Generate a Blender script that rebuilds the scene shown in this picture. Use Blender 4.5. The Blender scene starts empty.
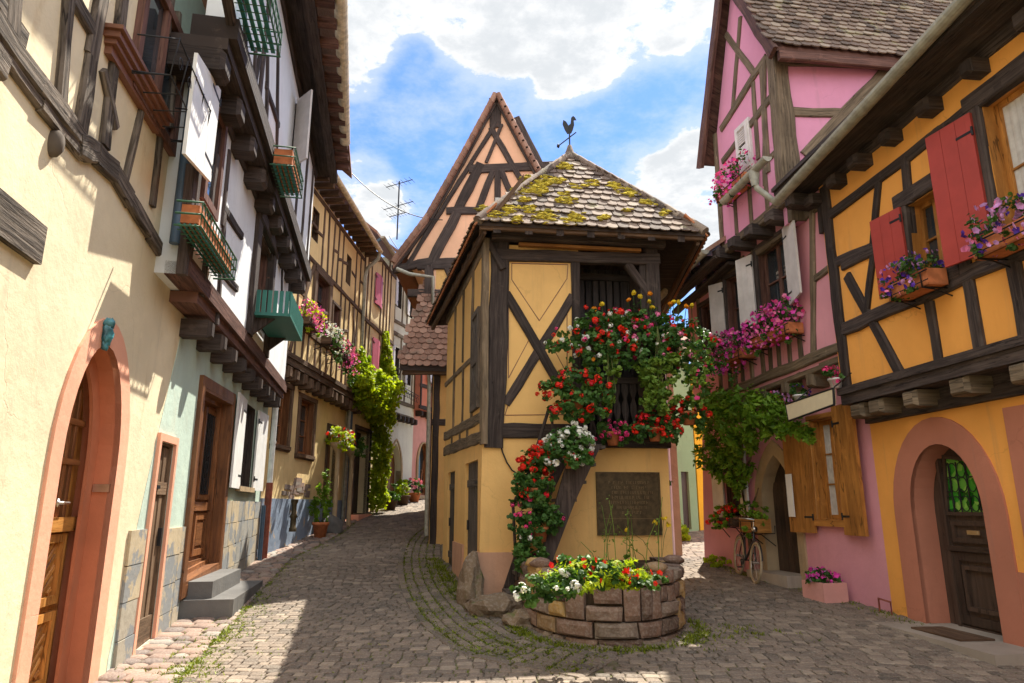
import bpy, math, random
from mathutils import Vector as V, Matrix, noise as mn
from mathutils.geometry import tessellate_polygon

SC = bpy.context.scene
COL = SC.collection
R = math.radians
rnd = random.Random(11)

# ------------------------------------------------------------------ camera, sky, sun, exposure
CAM_POS = V((0, 0, 1.6)); PITCH = R(13.5)
cam = bpy.data.objects.new('camera', bpy.data.cameras.new('camera'))
COL.objects.link(cam)
cam.location = CAM_POS; cam.rotation_euler = (R(90) + PITCH, 0, 0)
cam.data.lens = 24; cam.data.sensor_width = 36; cam.data.clip_end = 2000; cam.data.clip_start = .05
SC.camera = cam
SUN = V((.255, .56, 1.0)).normalized()
sl = bpy.data.lights.new('sun', 'SUN'); sl.energy = 5.0; sl.angle = R(.5); sl.color = (1, .93, .80)
so = bpy.data.objects.new('sun', sl); COL.objects.link(so)
so.rotation_euler = (-SUN).to_track_quat('-Z', 'Y').to_euler(); so.location = SUN * 60
SC.view_settings.view_transform = 'Standard'; SC.view_settings.look = 'None'
SC.view_settings.exposure = 1.25; SC.view_settings.gamma = 1.0
SC.cycles.max_bounces = 8; SC.cycles.diffuse_bounces = 5; SC.cycles.transparent_max_bounces = 8
SC.cycles.sample_clamp_indirect = 8


def px_dir(x, y):
    """Direction in the place of a point measured on the photograph."""
    f = 24 / 36 * 1024; cx = x - 512; cy = 341.5 - y; c, s = math.cos(PITCH), math.sin(PITCH)
    return V((cx, f * c - cy * s, f * s + cy * c))


W = bpy.data.worlds.new('World'); SC.world = W; W.use_nodes = True
wn, wl = W.node_tree.nodes, W.node_tree.links
wn.clear()


def wnode(t, **k):
    n = wn.new(t)
    for a, b in k.items(): setattr(n, a, b)
    return n


def wmath(op, a, b=None, c=None, clamp=False):
    n = wnode('ShaderNodeMath', operation=op, use_clamp=clamp)
    for i, v in enumerate((a, b, c)):
        if v is None: continue
        if isinstance(v, (int, float)): n.inputs[i].default_value = v
        else: wl.new(v, n.inputs[i])
    return n.outputs[0]


sky = wnode('ShaderNodeTexSky', sky_type='NISHITA', sun_disc=False)
sky.sun_elevation = math.asin(SUN.z); sky.sun_rotation = math.atan2(SUN.x, SUN.y)
sky.air_density = 1.0; sky.dust_density = .4; sky.ozone_density = 2.5; sky.altitude = 200
tc = wnode('ShaderNodeTexCoord')
sep = wnode('ShaderNodeSeparateXYZ'); wl.new(tc.outputs['Generated'], sep.inputs[0])
zc_ = wmath('MAXIMUM', sep.outputs[2], .06)
zc_ = wmath('ADD', zc_, .12)
cmb = wnode('ShaderNodeCombineXYZ')
wl.new(wmath('DIVIDE', sep.outputs[0], zc_), cmb.inputs[0]); wl.new(wmath('DIVIDE', sep.outputs[1], zc_), cmb.inputs[1])


def wnoise(scale, det, rough, off=0.0):
    n = wnode('ShaderNodeTexNoise', noise_dimensions='3D')
    n.inputs['Scale'].default_value = scale; n.inputs['Detail'].default_value = det; n.inputs['Roughness'].default_value = rough
    a = wnode('ShaderNodeVectorMath', operation='ADD'); a.inputs[1].default_value = (off, off * .7, off * 1.3)
    wl.new(cmb.outputs[0], a.inputs[0]); wl.new(a.outputs[0], n.inputs['Vector'])
    return n.outputs['Fac']


def blob(px, py, rad, amp):
    d = px_dir(px, py).normalized()
    vd = wnode('ShaderNodeVectorMath', operation='DOT_PRODUCT'); vd.inputs[1].default_value = d
    wl.new(tc.outputs['Generated'], vd.inputs[0])
    mr = wnode('ShaderNodeMapRange', interpolation_type='SMOOTHSTEP')
    wl.new(vd.outputs['Value'], mr.inputs[0])
    mr.inputs[1].default_value = math.cos(R(rad)); mr.inputs[2].default_value = 1.0 - (1 - math.cos(R(rad))) * .15
    mr.inputs[3].default_value = 0; mr.inputs[4].default_value = amp
    return mr.outputs[0]


bias = None
for b_ in ((445, -5, 4.5, .32), (485, 25, 5.0, .32), (560, 30, 6.5, .34), (575, 62, 4.0, .26), (625, 10, 6.5, .34), (690, -5, 5, .30), (540, -40, 8, .3), (362, 12, 4.8, .34), (347, 55, 4.0, .30), (395, -20, 4.5, .3),
           (695, 190, 5.0, .36), (655, 188, 3.6, .30), (722, 165, 5, .36), (705, 230, 5.5, .34), (364, 188, 3.4, .33), (384, 214, 2.8, .30)):
    o_ = blob(b_[0], b_[1], b_[2] * 1.0, b_[3] * 1.06); bias = o_ if bias is None else wmath('ADD', bias, o_)
back = wnode('ShaderNodeMapRange', interpolation_type='SMOOTHSTEP')   # unseen cloud added behind and overhead as white fill light
wl.new(sep.outputs[1], back.inputs[0])
back.inputs[1].default_value = .45; back.inputs[2].default_value = -.1; back.inputs[3].default_value = 0; back.inputs[4].default_value = .42
bias = wmath('ADD', bias, back.outputs[0])
bias = wmath('MINIMUM', bias, .42)
nz = wmath('ADD', wmath('MULTIPLY', wnoise(3.0, 9, .62), 1.2), wmath('MULTIPLY', wnoise(9, 9, .70, 3), .60))
dens = wmath('ADD', nz, bias)
mr = wnode('ShaderNodeMapRange', interpolation_type='SMOOTHSTEP'); wl.new(dens, mr.inputs[0])
mr.inputs[1].default_value = 1.08; mr.inputs[2].default_value = 1.24
thin = wnode('ShaderNodeMapRange', interpolation_type='SMOOTHSTEP'); wl.new(dens, thin.inputs[0])
thin.inputs[1].default_value = .72; thin.inputs[2].default_value = 1.2; thin.inputs[4].default_value = .45
mask = wmath('MAXIMUM', mr.outputs[0], thin.outputs[0])
core = wnode('ShaderNodeMapRange', interpolation_type='SMOOTHSTEP')
wl.new(wmath('ADD', dens, wmath('MULTIPLY', wmath('SUBTRACT', wnoise(5, 5, .6, 9), .5), .35)), core.inputs[0])
core.inputs[1].default_value = 1.12; core.inputs[2].default_value = 1.42
ccol = wnode('ShaderNodeMixRGB'); wl.new(core.outputs[0], ccol.inputs[0])
ccol.inputs[1].default_value = (4.8, 4.8, 4.8, 1); ccol.inputs[2].default_value = (3.4, 3.55, 3.7, 1)
boost_ = wnode('ShaderNodeVectorMath', operation='SCALE'); wl.new(ccol.outputs[0], boost_.inputs[0])   # added clouds behind, opposite the sun, brightened further for fill
wl.new(wmath('ADD', wmath('MULTIPLY', back.outputs[0], 2.6), 1.0), boost_.inputs['Scale'])
skyt = wnode('ShaderNodeMixRGB', blend_type='MULTIPLY'); skyt.inputs[0].default_value = 1
wl.new(sky.outputs[0], skyt.inputs[1]); skyt.inputs[2].default_value = (.52, .72, 1.02, 1)
mx = wnode('ShaderNodeMixRGB'); wl.new(mask, mx.inputs[0]); wl.new(skyt.outputs[0], mx.inputs[1]); wl.new(boost_.outputs[0], mx.inputs[2])
bg = wnode('ShaderNodeBackground'); bg.inputs['Strength'].default_value = .10
wl.new(mx.outputs[0], bg.inputs[0])
wo = wnode('ShaderNodeOutputWorld'); wl.new(bg.outputs[0], wo.inputs[0])

# ------------------------------------------------------------------ materials
def lin(h):
    h = h.lstrip('#'); c = [int(h[i:i + 2], 16) / 255 for i in (0, 2, 4)]
    return tuple((x / 12.92 if x <= .04045 else ((x + .055) / 1.055) ** 2.4) for x in c)


class NT:
    def __init__(s, name):
        s.m = bpy.data.materials.new(name); s.m.use_nodes = True
        s.n, s.l = s.m.node_tree.nodes, s.m.node_tree.links
        s.b = s.n['Principled BSDF']; s.out = s.n['Material Output']
        s.pos = s.n.new('ShaderNodeNewGeometry').outputs['Position']
        s.uv = s.n.new('ShaderNodeTexCoord').outputs['UV']
        a = s.n.new('ShaderNodeAttribute'); a.attribute_name = 'tint'; s.tint = a.outputs['Fac']

    def set(s, node, i, v):
        if isinstance(v, (int, float)): node.inputs[i].default_value = v
        elif isinstance(v, tuple): node.inputs[i].default_value = v if len(v) == 4 else (*v, 1) if node.inputs[i].type == 'RGBA' else v
        else: s.l.new(v, node.inputs[i])

    def math(s, op, a, b=0.0, clamp=False):
        n = s.n.new('ShaderNodeMath'); n.operation = op; n.use_clamp = clamp
        s.set(n, 0, a); s.set(n, 1, b); return n.outputs[0]

    def scale(s, vec, sc):
        n = s.n.new('ShaderNodeMapping'); s.l.new(vec, n.inputs[0]); n.inputs['Scale'].default_value = sc; return n.outputs[0]

    def noise(s, vec, scale, det=5, rough=.6, out='Fac', dist=0.0):
        n = s.n.new('ShaderNodeTexNoise'); s.l.new(vec, n.inputs['Vector'])
        n.inputs['Scale'].default_value = scale; n.inputs['Detail'].default_value = det; n.inputs['Roughness'].default_value = rough
        n.inputs['Distortion'].default_value = dist
        return n.outputs[out]

    def voro(s, vec, scale, feature='F1', out='Distance'):
        n = s.n.new('ShaderNodeTexVoronoi'); n.feature = feature; s.l.new(vec, n.inputs['Vector']); n.inputs['Scale'].default_value = scale
        return n.outputs[out]

    def rng(s, v, a, b, c=0.0, d=1.0):
        n = s.n.new('ShaderNodeMapRange'); n.interpolation_type = 'SMOOTHSTEP'; s.set(n, 0, v)
        for i, q in enumerate((a, b, c, d)): n.inputs[i + 1].default_value = q
        return n.outputs[0]

    def mix(s, f, a, b, mode='MIX'):
        n = s.n.new('ShaderNodeMixRGB'); n.blend_type = mode
        s.set(n, 0, f); s.set(n, 1, a); s.set(n, 2, b); return n.outputs[0]

    def ramp(s, f, stops):
        n = s.n.new('ShaderNodeValToRGB'); s.l.new(f, n.inputs[0]); e = n.color_ramp.elements
        while len(e) < len(stops): e.new(.5)
        for q, (p, c) in zip(e, stops): q.position = p; q.color = (*c, 1)
        return n.outputs[0]

    def bump(s, h, st, dist=.02, prev=None):
        n = s.n.new('ShaderNodeBump'); s.l.new(h, n.inputs['Height']); n.inputs['Strength'].default_value = st; n.inputs['Distance'].default_value = dist
        if prev is not None: s.l.new(prev, n.inputs['Normal'])
        return n.outputs[0]

    def done(s, col, rough=.8, nrm=None, spec=.3, metal=0.0):
        s.set(s.b, 'Base Color', col); s.set(s.b, 'Roughness', rough); s.b.inputs['Specular IOR Level'].default_value = spec
        s.b.inputs['Metallic'].default_value = metal
        if nrm is not None: s.l.new(nrm, s.b.inputs['Normal'])
        return s.m


def mul(c, k): return tuple(min(1, x * k) for x in c)


def plaster(name, c, var=.14, bump=.35, stain=None, samt=.35, patch=None):
    t = NT(name)
    big = t.noise(t.pos, .9, 4, .6); mid = t.noise(t.pos, 5, 6, .65); fine = t.noise(t.pos, 70, 3, .6)
    col = t.mix(t.rng(big, .3, .7), mul(c, 1 - var), mul(c, 1 + var * .5))
    col = t.mix(t.rng(mid, .35, .75, 0, .5), col, mul(c, 1 - var * .8))
    if stain:   # soft weathering streaks and blotches
        st = t.noise(t.scale(t.pos, (2.2, 2.2, .5)), 1.6, 6, .7)
        col = t.mix(t.rng(st, .56, .72, 0, samt), col, stain)
    if patch:   # flaked paint with hard edges
        pm = t.rng(t.noise(t.pos, 2.3, 7, .62), .60, .615)
        col = t.mix(pm, col, patch)
    # hairline cracks, run-off streaks and dull patches of old lime render
    wp = t.n.new('ShaderNodeMixRGB'); wp.blend_type = 'ADD'; wp.inputs[0].default_value = .35; t.l.new(t.pos, wp.inputs[1]); t.l.new(t.noise(t.pos, 3.0, 4, .6, 'Color'), wp.inputs[2])
    ck = t.math('MULTIPLY', t.rng(t.voro(wp.outputs[0], .9, 'DISTANCE_TO_EDGE'), .0, .010, 1, 0), t.rng(t.noise(t.pos, .8, 3, .5), .48, .62))
    col = t.mix(t.math('MULTIPLY', ck, .2), col, mul(c, .35))
    sk = t.noise(t.scale(t.pos, (5, 5, .35)), 1.0, 5, .65)
    col = t.mix(t.rng(sk, .55, .75, 0, .28), col, t.mix(.5, mul(c, .6), (.28, .24, .2)))
    col = t.mix(t.rng(t.noise(t.pos, 1.6, 7, .7), .60, .66, 0, .22), col, mul(c, 1.18))
    n = t.bump(mid, bump, .03); n = t.bump(fine, bump * .5, .004, n); n = t.bump(ck, .3, -.004, n)
    return t.done(col, .9, n, .15)


def wood(name, c, c2, grain=1.0, rough=.75, bump=.5, spec=.25):
    t = NT(name)
    g = t.noise(t.scale(t.uv, (1.6, 26 * grain, 1)), 1.0, 7, .65, dist=.6)
    g2 = t.noise(t.scale(t.uv, (5, 90 * grain, 1)), 1.0, 3, .6)
    blot = t.noise(t.pos, 2.2, 4, .6)
    col = t.mix(t.rng(g, .32, .68), c, c2)
    col = t.mix(t.rng(blot, .3, .75, 0, .45), col, mul(c, .65))
    cr = t.noise(t.scale(t.uv, (.7, 13 * grain, 1)), 1.0, 4, .55, dist=.3)      # drying splits along the grain
    cr = t.math('MULTIPLY', t.rng(t.math('ABSOLUTE', t.math('SUBTRACT', cr, .5)), .004, .016, 1, 0), t.rng(t.noise(t.scale(t.uv, (1.1, 3, 1)), 1.0, 2, .5), .46, .58))
    col = t.mix(t.math('MULTIPLY', cr, .8), col, mul(c, .22))
    col = t.mix(t.rng(t.noise(t.pos, 4.5, 5, .65), .60, .72, 0, .35), col, mul(c2, 1.5))
    k = t.math('ADD', t.math('MULTIPLY', t.tint, .5), .75)
    hv = t.n.new('ShaderNodeHueSaturation'); t.l.new(col, hv.inputs['Color']); t.l.new(k, hv.inputs['Value'])
    n = t.bump(g, bump, .02); n = t.bump(g2, bump * .5, .006, n)
    return t.done(hv.outputs[0], rough, n, spec)


def paint(name, c, rough=.5, var=.1, spec=.35, bump=.12):
    t = NT(name)
    a = t.noise(t.pos, 4, 5, .6); g = t.noise(t.scale(t.uv, (2, 40, 1)), 1, 4, .6)
    col = t.mix(t.rng(a, .3, .75), mul(c, 1 - var), mul(c, 1 + var * .5))
    col = t.mix(t.rng(g, .62, .75, 0, .35), col, mul(c, .6))
    return t.done(col, rough, t.bump(g, bump, .01), spec)


def plain(name, c, rough=.6, metal=0.0, spec=.4, var=.12):
    t = NT(name); a = t.noise(t.pos, 9, 4, .6)
    col = t.mix(t.rng(a, .3, .7), mul(c, 1 - var), mul(c, 1 + var))
    return t.done(col, rough, t.bump(a, .08, .01), spec, metal)


def tinted(name, stops, rough=.85, nscale=8, bump=.4, spec=.2, extra=None, ex_amt=(.6, .72)):
    """Colour picked per piece from its own random value: stones, tiles, setts."""
    t = NT(name)
    col = t.ramp(t.tint, stops)
    a = t.noise(t.pos, nscale, 6, .65); f = t.noise(t.pos, nscale * 7, 3, .6)
    col = t.mix(t.rng(a, .3, .75, 0, .55), col, t.mix(.5, col, (.05, .04, .035)))
    col = t.mix(t.rng(f, .4, .7, 0, .25), col, (.5, .45, .38))
    if extra: col = t.mix(t.rng(t.noise(t.pos, 2.6, 6, .65), ex_amt[0], ex_amt[1], 0, .85), col, extra)
    n = t.bump(a, bump, .02); n = t.bump(f, bump * .6, .004, n)
    return t.done(col, rough, n, spec)


def leafmat(name, lo, hi, trans=.35):
    t = NT(name)
    col = t.ramp(t.tint, [(0, lo), (1, hi)])
    t.set(t.b, 'Base Color', col); t.b.inputs['Roughness'].default_value = .5; t.b.inputs['Specular IOR Level'].default_value = .3
    tr = t.n.new('ShaderNodeBsdfTranslucent'); t.l.new(t.mix(1.0, col, (1.0, 1.0, .45), 'MULTIPLY'), tr.inputs[0])
    ms = t.n.new('ShaderNodeMixShader'); ms.inputs[0].default_value = trans
    t.l.new(t.b.outputs[0], ms.inputs[1]); t.l.new(tr.outputs[0], ms.inputs[2]); t.l.new(ms.outputs[0], t.out.inputs[0])
    return t.m


def glassmat(name, tint=(.02, .024, .028), rough=.04):
    t = NT(name)
    w = t.noise(t.pos, 1.7, 2, .5)
    return t.done(t.mix(t.rng(w, .35, .7), tint, mul(tint, 2.2)), rough, t.bump(w, .06, .05), .7)


M = {}
# plasters
M['cream'] = plaster('cream_plaster', (.76, .66, .46), .14, .35, (.50, .36, .18), .4)
M['mint'] = plaster('mint_plaster', (.50, .62, .54), .14, .4, (.55, .50, .38), .35, None)
M['white'] = plaster('white_plaster', (.74, .76, .78), .08, .3, (.5, .48, .42), .2)
M['ochre'] = plaster('ochre_plaster', (.76, .57, .29), .16, .4, (.45, .30, .14), .35)
M['buff'] = plaster('buff_plaster', (.76, .63, .38), .14, .4, (.5, .38, .2), .3)
M['ivory'] = plaster('ivory_plaster', (.72, .70, .58), .1, .35, (.5, .46, .36), .3)
M['brick_red'] = plaster('red_pink_plaster', (.66, .24, .17), .14, .35)
M['rose'] = plaster('rose_plaster', (.68, .34, .30), .14, .35)
M['pigeon'] = plaster('warm_yellow_plaster', (.82, .51, .19), .10, .35, (.60, .36, .14), .30)
M['pigeon_low'] = plaster('warm_yellow_low', (.76, .46, .17), .12, .4, (.52, .32, .16), .4)
M['plinth_pink'] = plaster('pink_plinth_plaster', (.62, .36, .24), .16, .5, (.35, .22, .16), .4)
M['orange'] = plaster('orange_plaster', (.90, .41, .095), .08, .3, (.74, .29, .06), .3)
M['pink'] = plaster('pink_plaster', (.68, .31, .36), .09, .35, (.62, .27, .28), .35)
M['mauve'] = plaster('mauve_pink_plaster', (.66, .29, .43), .09, .3, (.6, .25, .33), .3)
M['salmon'] = plaster('salmon_surround', (.80, .40, .27), .12, .3, (.5, .2, .12), .35)
M['terracotta'] = plaster('terracotta_surround', (.50, .20, .13), .12, .3, (.38, .15, .1), .3)
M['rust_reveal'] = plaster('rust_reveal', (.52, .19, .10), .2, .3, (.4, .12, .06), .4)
M['peach'] = plaster('peach_plaster', (.84, .50, .32), .1, .3)
M['grey_green'] = plaster('sage_plaster', (.30, .40, .22), .1, .3)
M['amber'] = plaster('amber_plaster', (.90, .48, .04), .1, .3)
M['blue_plinth'] = plaster('slate_blue_plinth', (.24, .30, .40), .2, .5, None, .3, (.46, .36, .25))
M['limestone'] = plaster('old_sandstone', (.45, .33, .20), .25, .6, (.25, .18, .12), .5)
M['greystone'] = plaster('grey_stone', (.15, .145, .14), .25, .5, (.3, .28, .24), .3)
M['concrete'] = plaster('worn_step_stone', (.40, .34, .28), .2, .5, (.2, .17, .14), .4)
# timbers
M['timber'] = wood('dark_timber', (.036, .026, .024), (.095, .072, .062), 1, .8, .6)
M['timber_brown'] = wood('brown_timber', (.075, .043, .026), (.17, .105, .065), 1, .8, .6)
M['timber_old'] = wood('weathered_timber', (.05, .038, .03), (.27, .22, .175), 1, .9, 1.3)
M['timber_red'] = wood('red_brown_timber', (.075, .034, .026), (.20, .10, .075), 1, .7, .5)
M['timber_grey'] = wood('grey_brown_timber', (.10, .075, .05), (.24, .18, .12), 1, .85, .7)
M['oak'] = wood('varnished_oak', (.36, .15, .035), (.62, .30, .08), .6, .4, .3, .4)
M['walnut'] = wood('walnut_door', (.15, .055, .02), (.32, .13, .045), .7, .45, .35, .4)
M['pine'] = wood('orange_pine', (.29, .115, .024), (.50, .22, .05), .4, .5, .3, .35)
M['door_grey'] = wood('grey_brown_door', (.12, .075, .045), (.22, .145, .09), 1, .7, .4)
M['door_dark'] = wood('dark_brown_door', (.05, .032, .024), (.085, .055, .04), .7, .55, .25, .35)
M['plank_grey'] = wood('grey_planks', (.07, .058, .05), (.15, .125, .105), 1, .85, .7)
M['plank_slat'] = wood('dark_slats', (.028, .022, .022), (.06, .05, .048), 1, .85, .6)
# paints
M['white_paint'] = paint('white_shutter_paint', (.78, .78, .76), .5)
M['offwhite_paint'] = paint('aged_white_paint', (.66, .62, .60), .55, .14)
M['red_paint'] = paint('ox_red_paint', (.40, .055, .04), .5, .12)
M['magenta_paint'] = paint('faded_magenta_paint', (.55, .14, .22), .55)
M['green_paint'] = paint('bottle_green_paint', (.03, .16, .13), .5)
M['green_iron'] = plain('green_iron', (.03, .10, .05), .5)
M['brown_paint'] = paint('brown_moulding_paint', (.20, .085, .05), .45)
M['iron'] = plain('black_iron', (.018, .018, .02), .5, .3)
M['steel'] = plain('brushed_steel', (.6, .58, .55), .3, 1)
M['zinc'] = plain('zinc_gutter', (.34, .33, .27), .5, .15, .4, .2)
M['cream_gutter'] = plain('cream_gutter_paint', (.62, .53, .38), .6, 0, .3, .25)
M['pipe_white'] = plain('white_pipe', (.62, .62, .6), .5)
M['pipe_red'] = plain('rust_red_pipe', (.22, .06, .035), .6, 0, .3, .3)
M['pipe_blue'] = plain('blue_grey_pipe', (.06, .10, .15), .5)
M['teal'] = plain('teal_glaze', (.05, .20, .24), .3, 0, .5, .6)
M['bronze'] = NT('bronze_plate')
_t = M['bronze']; _a = _t.noise(_t.pos, 14, 5, .6)
M['bronze'] = _t.done(_t.mix(_t.rng(_a, .3, .7), (.055, .04, .02), (.11, .08, .04)), .5, _t.bump(_a, .15, .01), .4, .55)
M['bronze_hi'] = plain('bronze_relief', (.17, .125, .065), .42, .6)
M['terra'] = plain('terracotta_pot', (.50, .17, .07), .8, 0, .2, .2)
M['whitepot'] = plain('white_glazed_pot', (.75, .72, .74), .3)
M['stonepot'] = plaster('stone_tub', (.55, .46, .34), .2, .5)
M['sign_board'] = plain('sign_board', (.62, .53, .36), .6, 0, .2, .04)
M['rubber'] = plain('cream_tyre', (.38, .31, .21), .8)
M['black'] = plain('black_enamel', (.015, .015, .018), .3, 0, .5)
M['leather'] = plain('brown_leather', (.09, .035, .02), .5)
M['glass'] = glassmat('window_glass')
M['lampglass'] = glassmat('lamp_glass', (.25, .27, .27), .1)
M['curtain'] = plain('curtain', (.55, .53, .5), .9)
_t = NT('green_stained_glass')
_v = _t.voro(_t.pos, 9, 'F1', 'Color'); _s = _t.n.new('ShaderNodeSeparateColor'); _t.l.new(_v, _s.inputs[0])
M['green_glass'] = _t.done(_t.ramp(_s.outputs[0], [(0, (.01, .09, .01)), (.45, (.05, .32, .03)), (1, (.30, .55, .10))]), .12, None, .6)
# stones, tiles, setts
M['tile'] = tinted('clay_tile', [(0, (.055, .036, .028)), (.3, (.12, .075, .056)), (.65, (.20, .135, .10)), (1, (.31, .24, .18))], .85, 9, .5, .2, (.30, .27, .16), (.58, .70))
M['tile_red'] = tinted('red_clay_tile', [(0, (.16, .075, .05)), (.5, (.27, .13, .085)), (1, (.36, .20, .14))], .85, 9, .4, .2, (.17, .12, .09), (.55, .7))
M['tile_edge'] = tinted('orange_clay_edge', [(0, (.38, .12, .05)), (1, (.55, .2, .08))], .85, 9, .4)
M['sett'] = tinted('sandstone_sett', [(0, (.10, .082, .066)), (.3, (.155, .122, .096)), (.6, (.205, .158, .122)), (.85, (.255, .20, .152)), (1, (.31, .25, .19))], .8, 7, .5, .25)
M['cobble'] = tinted('pink_cobble', [(0, (.15, .12, .11)), (.3, (.24, .165, .135)), (.7, (.33, .22, .17)), (1, (.29, .26, .23))], .8, 7, .5, .25)
M['rubble'] = tinted('sandstone_block', [(0, (.09, .06, .045)), (.3, (.18, .11, .08)), (.55, (.25, .155, .11)), (.86, (.22, .17, .13)), (.93, (.34, .21, .09)), (1, (.46, .29, .10))], .9, 5, .7, .2)
M['boulder'] = tinted('boulder_stone', [(0, (.15, .11, .075)), (1, (.29, .20, .12))], .9, 4, .7, .2, (.10, .13, .03), (.58, .68))
M['plinth_tile'] = tinted('stone_plinth', [(0, (.30, .30, .28)), (.45, (.42, .36, .26)), (1, (.52, .42, .27))], .85, 4, .6, .2, (.21, .23, .25), (.50, .54))
M['moss'] = tinted('yellow_moss', [(0, (.26, .22, .02)), (.4, (.54, .41, .02)), (1, (.72, .57, .04))], .95, 30, 1.0, .1)
# plants
M['leaf'] = leafmat('leaf_green', (.02, .055, .012), (.10, .20, .035))
M['leaf_deep'] = leafmat('leaf_deep', (.03, .085, .02), (.11, .24, .05))
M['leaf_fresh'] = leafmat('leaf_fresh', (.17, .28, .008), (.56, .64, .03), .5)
M['leaf_vine'] = leafmat('leaf_vine', (.06, .15, .01), (.28, .46, .045), .45)
M['leaf_ivy'] = leafmat('leaf_ivy', (.08, .17, .02), (.28, .42, .07), .4)
M['grass'] = leafmat('moss_grass', (.07, .11, .008), (.26, .30, .02), .3)
M['stem'] = plain('stem', (.10, .12, .03), .8)
M['bark'] = plain('bark', (.16, .11, .07), .9, 0, .2, .4)
M['soil'] = plain('soil', (.05, .035, .022), .95, 0, .1, .4)
for k_, c_ in dict(scarlet=(.80, .03, .012), red=(.62, .01, .02), hotpink=(.85, .06, .25), magenta=(.72, .06, .42), rosepink=(.85, .22, .42), white=(.85, .85, .82),
                   purple=(.10, .03, .36), lilac=(.62, .30, .62), orangeflower=(.88, .30, .01), yellow=(.85, .62, .03)).items():
    M['f_' + k_] = leafmat('petal_' + k_, mul(c_, .65), mul(c_, 1.2), .25)
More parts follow.
